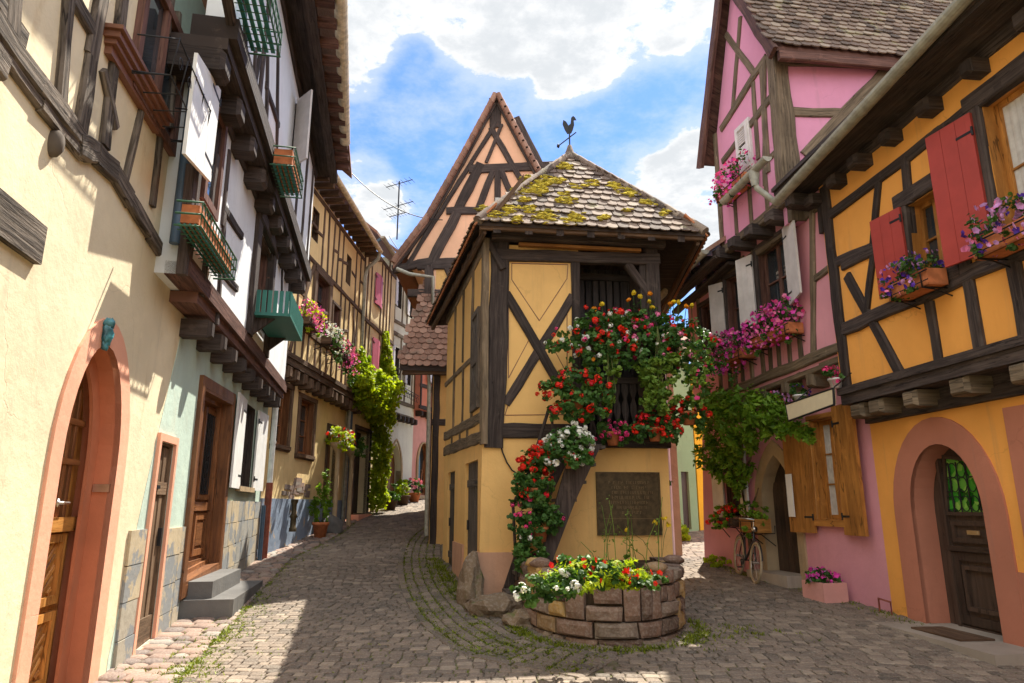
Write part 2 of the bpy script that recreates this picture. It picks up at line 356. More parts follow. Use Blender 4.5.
# ------------------------------------------------------------------ building helpers
class MB:
    """Collects geometry in world space and links it as ONE mesh object."""
    def __init__(s): s.v = []; s.f = []; s.m = []; s.t = []; s.uv = []; s.sm = []

    def face(s, pts, m=0, t=None, uv=None, smooth=False):
        i = len(s.v); s.v += [tuple(p) for p in pts]; s.f.append(tuple(range(i, i + len(pts))))
        s.m.append(m); s.t.append(rnd.random() if t is None else t); s.sm.append(smooth)
        s.uv += uv if uv else [(0, 0)] * len(pts)

    def faces(s, vs, fs, m=0, t=None, uvs=None, smooth=False):
        i = len(s.v); s.v += [tuple(p) for p in vs]; t = rnd.random() if t is None else t
        for f in fs:
            s.f.append(tuple(i + k for k in f)); s.m.append(m); s.t.append(t); s.sm.append(smooth)
            s.uv += [uvs[k] for k in f] if uvs else [(0, 0)] * len(f)

    def hexa(s, b, m=0, t=None):
        """Box from 8 corners: bottom ring then top ring; uv along the longest axis."""
        b = [V(p) for p in b]; e = [(b[1] - b[0]).length, (b[3] - b[0]).length, (b[4] - b[0]).length]
        L = e.index(max(e)); t = rnd.random() if t is None else t; ro = rnd.random() * 20
        for q in ((3, 2, 1, 0), (4, 5, 6, 7), (0, 1, 5, 4), (1, 2, 6, 5), (2, 3, 7, 6), (3, 0, 4, 7)):
            pts = [b[k] for k in q]
            ax = (b[1] - b[0], b[3] - b[0], b[4] - b[0])[L].normalized()
            nn = (pts[1] - pts[0]).cross(pts[2] - pts[1]); nn = nn.normalized() if nn.length > 1e-9 else V((0, 0, 1))
            c = nn.cross(ax)
            uv = [((p - b[0]).dot(ax) + ro, (p - b[0]).dot(c) + ro) for p in pts]
            s.face(pts, m, t, uv)

    def box(s, c, x, y, z, m=0, t=None):
        c, x, y, z = V(c), V(x), V(y), V(z)
        s.hexa([c - x - y - z, c + x - y - z, c + x + y - z, c - x + y - z, c - x - y + z, c + x - y + z, c + x + y + z, c - x + y + z], m, t)

    def cbox(s, c, sx, sy, sz, rz=0, m=0, t=None):
        cr, sr = math.cos(rz), math.sin(rz)
        s.box(c, (cr * sx / 2, sr * sx / 2, 0), (-sr * sy / 2, cr * sy / 2, 0), (0, 0, sz / 2), m, t)

    def beam(s, a, b, w, out, o1=.035, o0=-.06, jit=.12, m=0, t=None, seg=None):
        """Hewn timber between two points of a wall; OUT is the wall's outward normal."""
        a, b, out = V(a), V(b), V(out).normalized(); ax = b - a; L = ax.length
        if L < 1e-4: return
        ax.normalize(); side = out.cross(ax).normalized(); t = rnd.random() if t is None else t
        n = seg or max(2, int(L / .35)); ro = rnd.random() * 30; ch = min(.018, w * .15); rows = []
        for i in range(n + 1):
            k = i / n; p = a + ax * (L * k)
            ww = w * (1 + (rnd.random() - .5) * jit * 1.5); of = side * ((rnd.random() - .5) * w * jit); oo = o1 + (rnd.random() - .5) * .012
            rows.append([p + of + side * x + out * y for x, y in ((-ww / 2, o0), (-ww / 2, oo - ch), (-ww / 2 + ch, oo), (ww / 2 - ch, oo), (ww / 2, oo - ch), (ww / 2, o0))])
        vv = (0, .08, .09, .09 + w, .10 + w, .18 + w)
        vs = [p for r in rows for p in r]; uvs = [(L * i / n + ro, vv[j] + ro) for i in range(n + 1) for j in range(6)]
        fs = [(i * 6 + j, i * 6 + j + 1, i * 6 + j + 7, i * 6 + j + 6) for i in range(n) for j in range(5)]
        fs += [tuple(range(5, -1, -1)), tuple(n * 6 + j for j in range(6))]
        s.faces(vs, fs, m, t, uvs)

    def tube(s, pts, r, sides=8, m=0, t=None, cap=True, smooth=True):
        pts = [V(p) for p in pts]; n = len(pts); rs = r if isinstance(r, (list, tuple)) else [r] * n
        up = V((0, 0, 1)); vs = []; L = 0; uvs = []
        for i, p in enumerate(pts):
            d = (pts[min(i + 1, n - 1)] - pts[max(i - 1, 0)])
            d = d.normalized() if d.length > 1e-9 else V((0, 0, 1))
            x = d.cross(up)
            if x.length < .05: x = d.cross(V((0, 1, 0)))
            x.normalize(); y = x.cross(d)
            if i: L += (p - pts[i - 1]).length
            for k in range(sides):
                a = 2 * math.pi * k / sides; vs.append(p + x * (math.cos(a) * rs[i]) + y * (math.sin(a) * rs[i])); uvs.append((L, k / sides * .3))
        fs = [(i * sides + k, i * sides + (k + 1) % sides, (i + 1) * sides + (k + 1) % sides, (i + 1) * sides + k) for i in range(n - 1) for k in range(sides)]
        s.faces(vs, fs, m, t, uvs, smooth)
        if cap: s.faces(vs[:sides], [tuple(range(sides - 1, -1, -1))], m, t); s.faces(vs[-sides:], [tuple(range(sides))], m, t)

    def lathe(s, c, prof, n=16, m=0, t=None, axis=None):
        c = V(c); rot = V((0, 0, 1)).rotation_difference(V(axis)).to_matrix() if axis is not None else Matrix.Identity(3)
        vs = [c + rot @ V((math.cos(2 * math.pi * k / n) * r, math.sin(2 * math.pi * k / n) * r, z)) for r, z in prof for k in range(n)]
        fs = [(i * n + k, i * n + (k + 1) % n, (i + 1) * n + (k + 1) % n, (i + 1) * n + k) for i in range(len(prof) - 1) for k in range(n)]
        s.faces(vs, fs, m, t, None, True)

    def plate(s, F, poly, o0, o1, m=0, t=None, holes=()):
        """Extruded outline on a facade between two offsets; uv runs up the height."""
        t = rnd.random() if t is None else t; rings = [list(poly)] + [list(h) for h in holes]; allp = [p for r in rings for p in r]; ro = rnd.random() * 9
        tri = tessellate_polygon([[V((u, z, 0)) for u, z in r] for r in rings])
        uv = [(z + ro, u + ro) for u, z in allp]
        s.faces([F.p(u, z, o1) for u, z in allp], tri, m, t, uv)
        s.faces([F.p(u, z, o0) for u, z in allp], [q[::-1] for q in tri], m, t, uv)
        for r in rings:
            for i in range(len(r)):
                a, b = r[i], r[(i + 1) % len(r)]
                L = math.hypot(b[0] - a[0], b[1] - a[1])
                s.face([F.p(*a, o0), F.p(*b, o0), F.p(*b, o1), F.p(*a, o1)], m, t, [(ro, ro), (L + ro, ro), (L + ro, o1 - o0 + ro), (ro, o1 - o0 + ro)])

    def blob(s, c, r, sub=2, amp=.25, m=0, t=None, freq=2.0, smooth=True):
        """A lumpy stone-like ball."""
        c = V(c); vs, fs = ICO[sub]; off = V((rnd.random() * 50, rnd.random() * 50, rnd.random() * 50))
        rr = V(r) if not isinstance(r, (int, float)) else V((r, r, r))
        out = []
        for p in vs:
            k = 1 + amp * mn.noise(p * freq + off)
            out.append(c + V((p.x * rr.x, p.y * rr.y, p.z * rr.z)) * k)
        s.faces(out, fs, m, t, None, smooth)

    def build(s, name, mat, parent=None, loc=None):
        me = bpy.data.meshes.new(name)
        o = bpy.data.objects.new(name, me); COL.objects.link(o)
        if parent is not None:
            o.parent = parent; r = parent
            while r.parent: r = r.parent
            base = r.location
        else:
            base = V(loc) if loc is not None else V((0, 0, 0)); o.location = base
        bx, by, bz = base
        me.from_pydata([(x - bx, y - by, z - bz) for x, y, z in s.v], [], s.f)
        for q in (mat if isinstance(mat, (list, tuple)) else [mat]): me.materials.append(M[q] if isinstance(q, str) else q)
        me.polygons.foreach_set('material_index', s.m); me.polygons.foreach_set('use_smooth', s.sm)
        at = me.attributes.new('tint', 'FLOAT', 'FACE'); at.data.foreach_set('value', s.t)
        ul = me.uv_layers.new(name='UVMap'); ul.data.foreach_set('uv', [x for p in s.uv for x in p])
        me.update()
        return o


def _ico(sub):
    import bmesh
    b = bmesh.new(); bmesh.ops.create_icosphere(b, subdivisions=sub, radius=1)
    r = ([v.co.copy() for v in b.verts], [tuple(v.index for v in f.verts) for f in b.faces]); b.free(); return r


ICO = {1: _ico(1), 2: _ico(2), 3: _ico(3)}


class Fac:
    """A vertical facade from a to b (plan points); side>0 puts the street on the right of a->b."""
    def __init__(s, ax, ay, bx, by, side):
        s.a = V((ax, ay)); d = V((bx - ax, by - ay)); s.L = d.length; s.d = d / s.L
        s.n2 = V((s.d.y, -s.d.x)) if side > 0 else V((-s.d.y, s.d.x)); s.n = V((s.n2.x, s.n2.y, 0)); s.d3 = V((s.d.x, s.d.y, 0))

    def p(s, u, z, o=0): return V((s.a.x + s.d.x * u + s.n2.x * o, s.a.y + s.d.y * u + s.n2.y * o, z))

    def uz(s, x, y, o=0):
        r = px_dir(x, y); q = s.a + s.n2 * o - V((CAM_POS.x, CAM_POS.y)); t = q.dot(s.n2) / (r.x * s.n2.x + r.y * s.n2.y)
        P = CAM_POS + r * t
        return ((P.x - s.a.x - s.n2.x * o) * s.d.x + (P.y - s.a.y - s.n2.y * o) * s.d.y, P.z)

    def box(s, mb, u0, u1, z0, z1, o0, o1, m=0, t=None):
        mb.hexa([s.p(u0, z0, o0), s.p(u1, z0, o0), s.p(u1, z0, o1), s.p(u0, z0, o1), s.p(u0, z1, o0), s.p(u1, z1, o0), s.p(u1, z1, o1), s.p(u0, z1, o1)], m, t)

    def tim(s, mb, pts, w, o=0, o1=.035, conv=None, m=0, jit=.12):
        """A timber along measured points."""
        q = [s.uz(*(conv(*p) if conv else p), o + o1) for p in pts]
        e = .05 / max(.2, math.hypot(q[-1][0] - q[0][0], q[-1][1] - q[0][1]))
        q[0], q[-1] = lerp2(q[0], q[1], -e), lerp2(q[-1], q[-2], -e)
        for a, b in zip(q, q[1:]): mb.beam(s.p(*a, o), s.p(*b, o), w, s.n, o1, -.06, jit, m)

    def tuz(s, mb, a, b, w, o=0, o1=.035, m=0, jit=.12): mb.beam(s.p(*a, o), s.p(*b, o), w, s.n, o1, -.06, jit, m)


def zc(x0, y0, k): return lambda x, y: (x0 + x / k, y0 + y / k)


def thing(name, label, cat, loc, group=None):
    o = bpy.data.objects.new(name, None); COL.objects.link(o); o.location = loc; o.empty_display_size = .2
    return tag(o, label, cat, group)


def tag(o, label, cat, group=None):
    o['label'] = label; o['category'] = cat
    if group: o['group'] = group
    return o


def kind(o, k): o['kind'] = k; return o


def wall(mb, F, outer, holes=(), o=0, depth=.3, m=0, thick=.3):
    """Wall face with real openings and reveals."""
    rings = [list(outer)] + [list(h) for h in holes]; allp = [p for r in rings for p in r]
    tri = tessellate_polygon([[V((u, z, 0)) for u, z in r] for r in rings])
    mb.faces([F.p(u, z, o) for u, z in allp], tri, m)
    for r, dp in [(rings[0], thick)] + [(h, depth) for h in rings[1:]]:
        for i in range(len(r)):
            a, b = r[i], r[(i + 1) % len(r)]
            mb.face([F.p(*a, o), F.p(*b, o), F.p(*b, o - dp), F.p(*a, o - dp)], m)


def mass(mb, F, u0, u1, z0, z1, o, deep, m=0):
    """The rest of a building behind its facade: sides and back."""
    o -= .31
    F.box(mb, u0 + .02, u1 - .02, z0, z1, o - deep, o - .35, m)


def arch(u0, u1, z0, zs, zt, n=14, point=0.0):
    """Outline of an arched opening, counter-clockwise from bottom left."""
    c = (u0 + u1) / 2; r = (u1 - u0) / 2; pts = [(u0, z0), (u1, z0), (u1, zs)]
    for i in range(1, n):
        a = math.pi * i / n; x, y = math.cos(a), math.sin(a)
        if point: y = y * (1 - point) + point * (1 - abs(x)) ** .85
        pts.append((c + r * x, zs + (zt - zs) * y))
    return pts + [(u0, zs)]


def lerp2(a, b, k): return (a[0] + (b[0] - a[0]) * k, a[1] + (b[1] - a[1]) * k)


def inset(poly, d):
    cu = sum(p[0] for p in poly) / len(poly); cz = sum(p[1] for p in poly) / len(poly)
    hu = max(abs(p[0] - cu) for p in poly); hz = max(abs(p[1] - cz) for p in poly)
    return [(cu + (u - cu) * (1 - d / hu), cz + (z - cz) * (1 - d / hz)) for u, z in poly]


def ring(mb, F, outer, d, o0, o1, m=0): mb.plate(F, outer, o0, o1, m, None, [inset(outer, d)])


def rect(u0, u1, z0, z1): return [(u0, z0), (u1, z0), (u1, z1), (u0, z1)]


def fq(F, pts, o=0, conv=None):
    """Four measured corners (bl, br, tr, tl) on a facade."""
    return [F.uz(*(conv(*p) if conv else p), o) for p in pts]


def window(F, root, q, o=0, rec=.16, fw=.07, cols=2, rows=3, frame='walnut', glass='glass', bw=.025, sill=None, name='window', curtain=False, trim=None, tw=.09):
    """A casement in the opening q (bl, br, tr, tl): frame and bars, with panes and sill as sub-parts."""
    mb = MB(); ring(mb, F, q, fw, o - rec - .05, o - rec + .02); ring(mb, F, inset(q, .002), .014, o - rec + .02, o - .002)
    qi = inset(q, fw * .95)
    for i in range(1, cols):
        k = i / cols; a, b = lerp2(qi[0], qi[1], k), lerp2(qi[3], qi[2], k)
        mb.beam(F.p(*a, o - rec), F.p(*b, o - rec), fw * 1.1 if i * 2 == cols else bw, F.n, .02, -.03, .02)
    for j in range(1, rows):
        k = j / rows; a, b = lerp2(qi[0], qi[3], k), lerp2(qi[1], qi[2], k)
        mb.beam(F.p(*a, o - rec), F.p(*b, o - rec), bw, F.n, .012, -.03, .02)
    w = mb.build(name, frame, root)
    g = MB(); g.plate(F, qi, o - rec - .035, o - rec - .022); g.build('pane', glass, w)
    if curtain:
        c = MB(); nW = 14
        for side in (0, 1):
            for i in range(nW):
                k0, k1 = i / nW * .42, (i + 1) / nW * .42
                if side: k0, k1 = 1 - k0, 1 - k1
                d0, d1 = .012 * math.sin(i * 1.7), .012 * math.sin((i + 1) * 1.7)
                a, b, cc, dd = lerp2(qi[0], qi[1], k0), lerp2(qi[0], qi[1], k1), lerp2(qi[3], qi[2], k1), lerp2(qi[3], qi[2], k0)
                c.face([F.p(*a, o - rec - .012 + d0 * .3), F.p(*b, o - rec - .012 + d1 * .3), F.p(*cc, o - rec - .012 + d1 * .3), F.p(*dd, o - rec - .012 + d0 * .3)])
        c.build('curtain', 'curtain', w)
    if trim:
        t = MB(); out = inset(q, -tw)
        for a, b in ((0, 1), (1, 2), (2, 3), (3, 0)):
            pa, pb = lerp2(q[a], out[a], .5), lerp2(q[b], out[b], .5)
            if a in (0, 2):
                e = tw * .5 / max(.01, abs(pb[0] - pa[0])); pa, pb = lerp2(pa, pb, -e), lerp2(pa, pb, 1 + e)
            else:
                e = tw * .5 / max(.01, abs(pb[1] - pa[1])); pa, pb = lerp2(pa, pb, e), lerp2(pa, pb, 1 - e)
            t.beam(F.p(*pa, o), F.p(*pb, o), tw, F.n, .05, -.08, .06)
        t.build('window_frame', trim, w)
    if sill:
        s_ = MB(); a, b = q[0], q[1]; z = min(a[1], b[1])
        F.box(s_, min(a[0], b[0]) - .08, max(a[0], b[0]) + .08, z - .09, z - .005, o - rec + .02, o + .09)
        s_.build('sill', sill, w)
    return w


def shutter(F, root, u0, o0, u1, o1, z0, z1, mat, z0b=None, z1b=None, name='shutter', planks=0, batten=False, t=.035):
    """A board shutter standing from (u0,o0) to (u1,o1)."""
    z0b = z0 if z0b is None else z0b; z1b = z1 if z1b is None else z1b
    a, b = F.p(u0, 0, o0), F.p(u1, 0, o1); d = (b - a).normalized(); nn = V((-d.y, d.x, 0)) * (t / 2)
    if nn.dot(F.n) < 0: nn = -nn
    def P(k, zz, s_): p = a.lerp(b, k); return V((p.x, p.y, zz)) + nn * s_
    def zb(k): return z0 + (z0b - z0) * k
    def zt(k): return z1 + (z1b - z1) * k
    mb = MB(); n = max(1, planks)
    for i in range(n):
        k0, k1 = i / n + (.004 if i else 0), (i + 1) / n - (.004 if i < n - 1 else 0)
        mb.hexa([P(k0, zb(k0), -1), P(k1, zb(k1), -1), P(k1, zb(k1), 1), P(k0, zb(k0), 1), P(k0, zt(k0), -1), P(k1, zt(k1), -1), P(k1, zt(k1), 1), P(k0, zt(k0), 1)])
    if batten:
        for kz in (.16, .84):
            for s0, s1 in ((1, 2.1), (-2.1, -1)):
                za = [zb(k) + (zt(k) - zb(k)) * kz for k in (.05, .95)]
                mb.hexa([P(.05, za[0] - .05, s0), P(.95, za[1] - .05, s0), P(.95, za[1] - .05, s1), P(.05, za[0] - .05, s1),
                         P(.05, za[0] + .05, s0), P(.95, za[1] + .05, s0), P(.95, za[1] + .05, s1), P(.05, za[0] + .05, s1)])
    o = mb.build(name, mat, root)
    for kz in (.14, .86):
        h = MB(); zz = z0 + (z1 - z0) * kz
        h.tube([P(.0, zz - .05, 1.2), P(.0, zz + .05, 1.2)], .014, 6); h.hexa([P(0, zz - .015, 1.05), P(.35, zz - .015, 1.05), P(.35, zz - .015, 1.25), P(0, zz - .015, 1.25), P(0, zz + .015, 1.05), P(.35, zz + .015, 1.05), P(.35, zz + .015, 1.25), P(0, zz + .015, 1.25)])
        h.build('hinge', 'iron', o)
    return o


def joists(F, root, us, z, w, h, o0, o1, mat, name='joist_end'):
    for u in us:
        mb = MB(); w_ = w * (.9 + rnd.random() * .25); dz = (rnd.random() - .5) * .03
        a, b = F.p(u, z + dz, o0), F.p(u, z + dz, o1 + (rnd.random() - .5) * .05)
        d = F.d3 * (w_ / 2); up = V((0, 0, h / 2)); c = (b - a).normalized() * .05; k = .72
        mb.hexa([a - d - up, a + d - up, b - c + d - up, b - c - d - up, a - d + up, a + d + up, b - c + d + up, b - c - d + up])
        e = b - c
        mb.hexa([e - d - up, e + d - up, b + d * k - up * k, b - d * k - up * k, e - d + up, e + d + up, b + d * k + up * k, b - d * k + up * k])
        mb.build(name, mat, root)


def slab(mb, p, t, m=0):
    """Roof slab over polygon p (points in order), thickness t downward."""
    p = [V(q) for q in p]; d = V((0, 0, -t)); n = len(p); tt = rnd.random()
    mb.face(p, m, tt, [(q.x + q.z, q.y) for q in p]); mb.face([q + d for q in p[::-1]], m, tt, [(q.x, q.y) for q in p])
    for i in range(n): a, b = p[i], p[(i + 1) % n]; mb.face([a, b, b + d, a + d], m, tt)


def tiles(mb, P0, along, ups, up, width, expo, tw, inside, thick=.018, m=0, point=.5, seed=1):
    """Rows of beaver-tail clay tiles on the plane P0 + along*s + ups*r; INSIDE(s, r) keeps those on the roof."""
    rg = random.Random(seed); P0, along, ups, up = V(P0), V(along), V(ups), V(up); rows = int(width[1] / expo) + 2
    for j in range(rows):
        r = j * expo - .02; x = width[0][0] - tw * (j % 2) * .5
        while x < width[0][1] + tw:
            w = tw * .96; cx = x + tw / 2; x += tw
            if not inside(cx, r + expo * .5): continue
            jr = rg.gauss(0, .008); jl = rg.gauss(0, .006); jx = rg.gauss(0, .004); ln = expo * 1.7
            prof = [(-w / 2, ln), (-w / 2, w * .3), (-w * .36, w * .12), (-w * .15, w * .02), (w * .15, w * .02), (w * .36, w * .12), (w / 2, w * .3), (w / 2, ln)]
            top = []; bot = []
            for a, b in prof:
                k = 1 - b / ln; h = .006 + k * (thick * 1.6 + .012 + jl)
                q = P0 + along * (cx + a + jx) + ups * (r + b + jr)
                top.append(q + up * (h + thick)); bot.append(q + up * h)
            t = rg.random()
            mb.face(top, m, t, smooth=False)
            for i in range(1, 7): mb.face([bot[i - 1 if i else 0], bot[i], top[i], top[i - 1]], m, t)


# ------------------------------------------------------------------ plants
def rdir():
    while True:
        p = V((rnd.uniform(-1, 1), rnd.uniform(-1, 1), rnd.uniform(-1, 1)))
        if .05 < p.length < 1: return p.normalized()


def leaf(mb, p, size, t, nrm=None, m=0, kind_='round'):
    n = rdir() if nrm is None else (nrm + rdir() * .8).normalized()
    x = n.orthogonal().normalized(); x.rotate(Matrix.Rotation(rnd.random() * 6.28, 3, n)); y = n.cross(x); s_ = size * (.7 + rnd.random() * .6)
    if kind_ == 'round':
        pts = [p + x * (math.cos(a) * s_ * .5) + y * (math.sin(a) * s_ * .5) + n * (s_ * .1 * math.cos(2 * a)) for a in (0, 1.05, 2.09, 3.14, 4.19, 5.24)]
        mb.face(pts, m, t)
    else:
        mb.face([p - x * s_ * .5, p + y * s_ * .2 - n * s_ * .08, p + x * s_ * .5 - n * s_ * .1, p - y * s_ * .2 - n * s_ * .08], m, t)


def foliage(mb, blobs, n, size, kind_='round', hang=0.0, out=.6):
    """Leaves spread through ellipsoids, in light and dark clumps."""
    tot = sum(b[1][0] * b[1][1] + b[1][1] * b[1][2] + b[1][0] * b[1][2] for b in blobs)
    for c, r in blobs:
        k = int(n * (r[0] * r[1] + r[1] * r[2] + r[0] * r[2]) / tot); cl = max(2, k // 14)
        for _ in range(cl):
            d = rdir(); q = .45 + .55 * rnd.random() ** .5; base = rnd.random(); cr = .32
            cc = V(c) + V((d.x * r[0], d.y * r[1], d.z * r[2])) * q
            for _ in range(max(1, k // cl)):
                e = rdir() * rnd.random() ** .6
                p = cc + V((e.x * r[0], e.y * r[1], e.z * r[2])) * cr
                if hang: p.z -= hang * rnd.random()
                leaf(mb, p, size, min(1, max(0, base * .7 + rnd.random() * .3)), d * out + V((0, 0, .5)), 0, kind_)


def bloom(mb, p, kind_, s_, t=None):
    if kind_ == 'umbel':
        for _ in range(18):
            d = rdir(); n = (d + V((0, 0, .3))).normalized(); q = p + V((d.x, d.y, d.z)) * s_ * .8
            x = n.orthogonal().normalized(); y = n.cross(x); e = s_ * .45
            mb.face([q + x * e, q + y * e, q - x * e, q - y * e], 0)
    else:
        n = rdir(); n.z = abs(n.z) * .5
        if n.y > 0 and rnd.random() < .7: n.y = -n.y
        n.normalize(); x = n.orthogonal().normalized(); y = n.cross(x); tt = rnd.random()
        ctr = p - n * s_ * .35; rim = [p + x * math.cos(a * 1.2566) * s_ + y * math.sin(a * 1.2566) * s_ for a in range(5)]
        for i in range(5): mb.face([ctr, rim[i], rim[(i + 1) % 5]], 0, tt)


def blooms(mb, blobs, n, kind_, s_, lo=.85, top=-.35):
    for _ in range(n):
        c, r = rnd.choices(blobs, [b[1][0] * b[1][2] + b[1][0] * b[1][1] for b in blobs])[0]
        for _ in range(20):
            d = rdir()
            if d.z > top: break
        q = lo + rnd.random() * .25
        bloom(mb, V(c) + V((d.x * r[0], d.y * r[1], d.z * r[2])) * q, kind_, s_ * (.5 + rnd.random() * .85))


def fill_plant(root, blobs, n, size, leafm='leaf', flowers=(), kind_='round', hang=0.0):
    if kind_ == 'round': n, size = int(n * 1.6), size * .8
    mb = MB(); foliage(mb, blobs, n, size, kind_, hang); mb.build('foliage', leafm, root)
    for f in flowers:
        col, k, bk, s_ = f[:4]; b = MB(); k, s_ = (int(k * 1.8), s_ * .78) if bk == 'petal' else (int(k * 1.7), s_ * .80); blooms(b, f[4] if len(f) > 4 else blobs, k, bk, s_); b.build('blossom', 'f_' + col, root)


def pot_mesh(c, r, h, rim=True):
    mb = MB(); c = V(c)
    mb.lathe(c, [(r * .02, 0), (r * .68, 0), (r * .95, h * .80), (r * 1.06, h * .80), (r * 1.08, h), (r * .94, h), (r * .9, h * .86), (0, h * .86)], 18)
    return mb


def potted(name, label, cat, base, r, h, blobs, n, size, leafm, flowers=(), group=None, potm='terra', kind_='round', hang=0.0):
    o = thing(name, label, cat, base, group); pot_mesh(base, r, h).build('pot', potm, o)
    B = V(base); bl = [(B + V(c), s_) for c, s_ in blobs]
    fl = []
    for f in flowers: fl.append(f)
    fill_plant(o, bl, n, size, leafm, fl, kind_, hang); return o


def window_box(label, F, u0, u1, z, o0, depth, h, boxm, flowers, n=260, size=.055, leafm='leaf', group=None, rise=.22, spill=.15, iron=True, name='flower_box', blobs=None, fs=None):
    """A flower box on its bracket against a facade; flowers (colour, count, form, size)."""
    c = F.p((u0 + u1) / 2, z, o0 + depth / 2); o = thing(name, label, 'flower box', c, group)
    mb = MB(); t = .02
    F.box(mb, u0, u1, z, z + .02, o0, o0 + depth); F.box(mb, u0, u1, z, z + h, o0, o0 + t); F.box(mb, u0, u1, z, z + h * .98, o0 + depth - t, o0 + depth)
    F.box(mb, u0, u0 + t, z + .003, z + h * .96, o0 + t, o0 + depth - t); F.box(mb, u1 - t, u1, z + .003, z + h * .96, o0 + t, o0 + depth - t)
    F.box(mb, u0 + t, u1 - t, z + .02, z + h * .8, o0 + t, o0 + depth - t, 1); mb.build('box', [boxm, 'soil'], o)
    if iron:
        ib = MB()
        for u in (u0 + .08, u1 - .08):
            ib.tube([F.p(u, z - .22, .01), F.p(u, z - .03, o0 + depth * .5), F.p(u, z - .012, o0 + depth + .02), F.p(u, z + h * .8, o0 + depth + .025)], .009, 6)
            ib.tube([F.p(u, z + h * .5, .0), F.p(u, z - .012, .01), F.p(u, z - .012, o0 + depth + .02)], .009, 6)
        ib.tube([F.p(u0 - .03, z + h * .8, o0 + depth + .025), F.p(u1 + .03, z + h * .8, o0 + depth + .025)], .008, 6)
        ib.tube([F.p(u0 - .03, z + h * .25, o0 + depth + .025), F.p(u1 + .03, z + h * .25, o0 + depth + .025)], .006, 6)
        ib.build('bracket', 'iron', o)
    if flowers is not None:
        k = max(2, int((u1 - u0) / .3)); bl = []
        for i in range(k):
            u = u0 + (u1 - u0) * (i + .5) / k
            bl.append((F.p(u, z + h + rise * .35, o0 + depth * .55), ((u1 - u0) / k * .75, depth * .7 + .06, rise)))
            if spill: bl.append((F.p(u, z + h * .4 - spill * .4, o0 + depth + .04), ((u1 - u0) / k * .55, .09, spill)))
        fill_plant(o, blobs or bl, n, size, leafm, flowers)
    return o
# ------------------------------------------------------------------ ground
def ss(a, b, x): k = min(1, max(0, (x - a) / (b - a))); return k * k * (3 - 2 * k)


def pos(t, w=1.0): return .5 * (t + math.sqrt(t * t + w)) if t < 8 * w else t


def g(x, y):
    yy = min(y, 46)
    z = .055 * pos(yy - 6, .6) + .045 * pos(yy - 15, 1.5) * (1 - ss(-.5, 2.0, x))
    return z + .012 * mn.noise(V((x * .7, y * .7, 0)))


gt = NT('earth_and_moss_joints')
_n = gt.noise(gt.pos, 1.3, 6, .65); _f = gt.noise(gt.pos, 22, 5, .7)
_c = gt.mix(gt.rng(_n, .42, .62), (.13, .105, .08), (.14, .16, .03))
_c = gt.mix(gt.rng(_f, .35, .7, 0, .6), _c, (.24, .20, .16))
M['earth'] = gt.done(_c, .95, gt.bump(_f, .6, .02), .1)


def grid(xs, ys, dz, name, mat):
    mb = MB(); nx = len(xs)
    vs = [(x, y, g(x, y) + dz) for y in ys for x in xs]
    mb.faces(vs, [(j * nx + i, j * nx + i + 1, (j + 1) * nx + i + 1, (j + 1) * nx + i) for j in range(len(ys) - 1) for i in range(nx - 1)], 0, .5, None, True)
    return mb.build(name, mat)


xs_ = [-600, -200, -80, -30, -15] + [-8 + .5 * i for i in range(37)] + [15, 30, 80, 200, 600]
ys_ = [-600, -150, -40, -10, -3] + [.5 * i for i in range(2, 92)] + [50, 60, 90, 200, 900]
kind(grid(xs_, ys_, -.008, 'ground', 'earth'), 'structure')


def gp(x, y):
    """Ground point seen at a measured photograph position."""
    r = px_dir(x, y); t0, t1 = 2.0 / 800, 60.0 / 640
    for _ in range(50):
        t = (t0 + t1) / 2; p = CAM_POS + r * t
        if p.z > g(p.x, p.y): t0 = t
        else: t1 = t
    return CAM_POS + r * t0


def in_view(x, y, m=70):
    p = V((x, y, g(x, y))) - CAM_POS; c, s = math.cos(PITCH), math.sin(PITCH)
    d = p.y * c + p.z * s
    if d < 1: return False
    f = 24 / 36 * 1024; X = 512 + p.x / d * f; Y = 341.5 - (-p.y * s + p.z * c) / d * f
    return -m < X < 1024 + m and Y < 683 + m


def inpoly(x, y, P):
    c = False; j = len(P) - 1
    for i in range(len(P)):
        if (P[i][1] > y) != (P[j][1] > y) and x < (P[j][0] - P[i][0]) * (y - P[i][1]) / (P[j][1] - P[i][1]) + P[i][0]: c = not c
        j = i
    return c


def stone(mb, q, h, t, ch=.02, dome=.0, m=0, dz=0):
    """One paving stone from its four plan corners."""
    c = V((sum(p[0] for p in q) / 4, sum(p[1] for p in q) / 4)); zj = (rnd.random() - .5) * .006 + dz; tx, ty = rnd.gauss(0, .010), rnd.gauss(0, .010)
    def z(p): return g(p[0], p[1]) + zj + (p[0] - c.x) * tx + (p[1] - c.y) * ty
    low = [(p[0], p[1], z(p) - .03) for p in q]; mid = [(p[0], p[1], z(p) + h - ch * .7) for p in q]
    ins = []
    for p in q:
        v = V(p) - c; L = v.length; k = max(.4, 1 - ch * 1.5 / max(L, .01)); ins.append((c.x + v.x * k, c.y + v.y * k, z(p) + h))
    vs = low + mid + ins + [(c.x, c.y, z(c) + h + dome)]
    fs = [(i, (i + 1) % 4, 4 + (i + 1) % 4, 4 + i) for i in range(4)] + [(4 + i, 4 + (i + 1) % 4, 8 + (i + 1) % 4, 8 + i) for i in range(4)] + [(8 + i, 8 + (i + 1) % 4, 12) for i in range(4)]
    mb.faces(vs, fs, m, t, None, dome > 0)


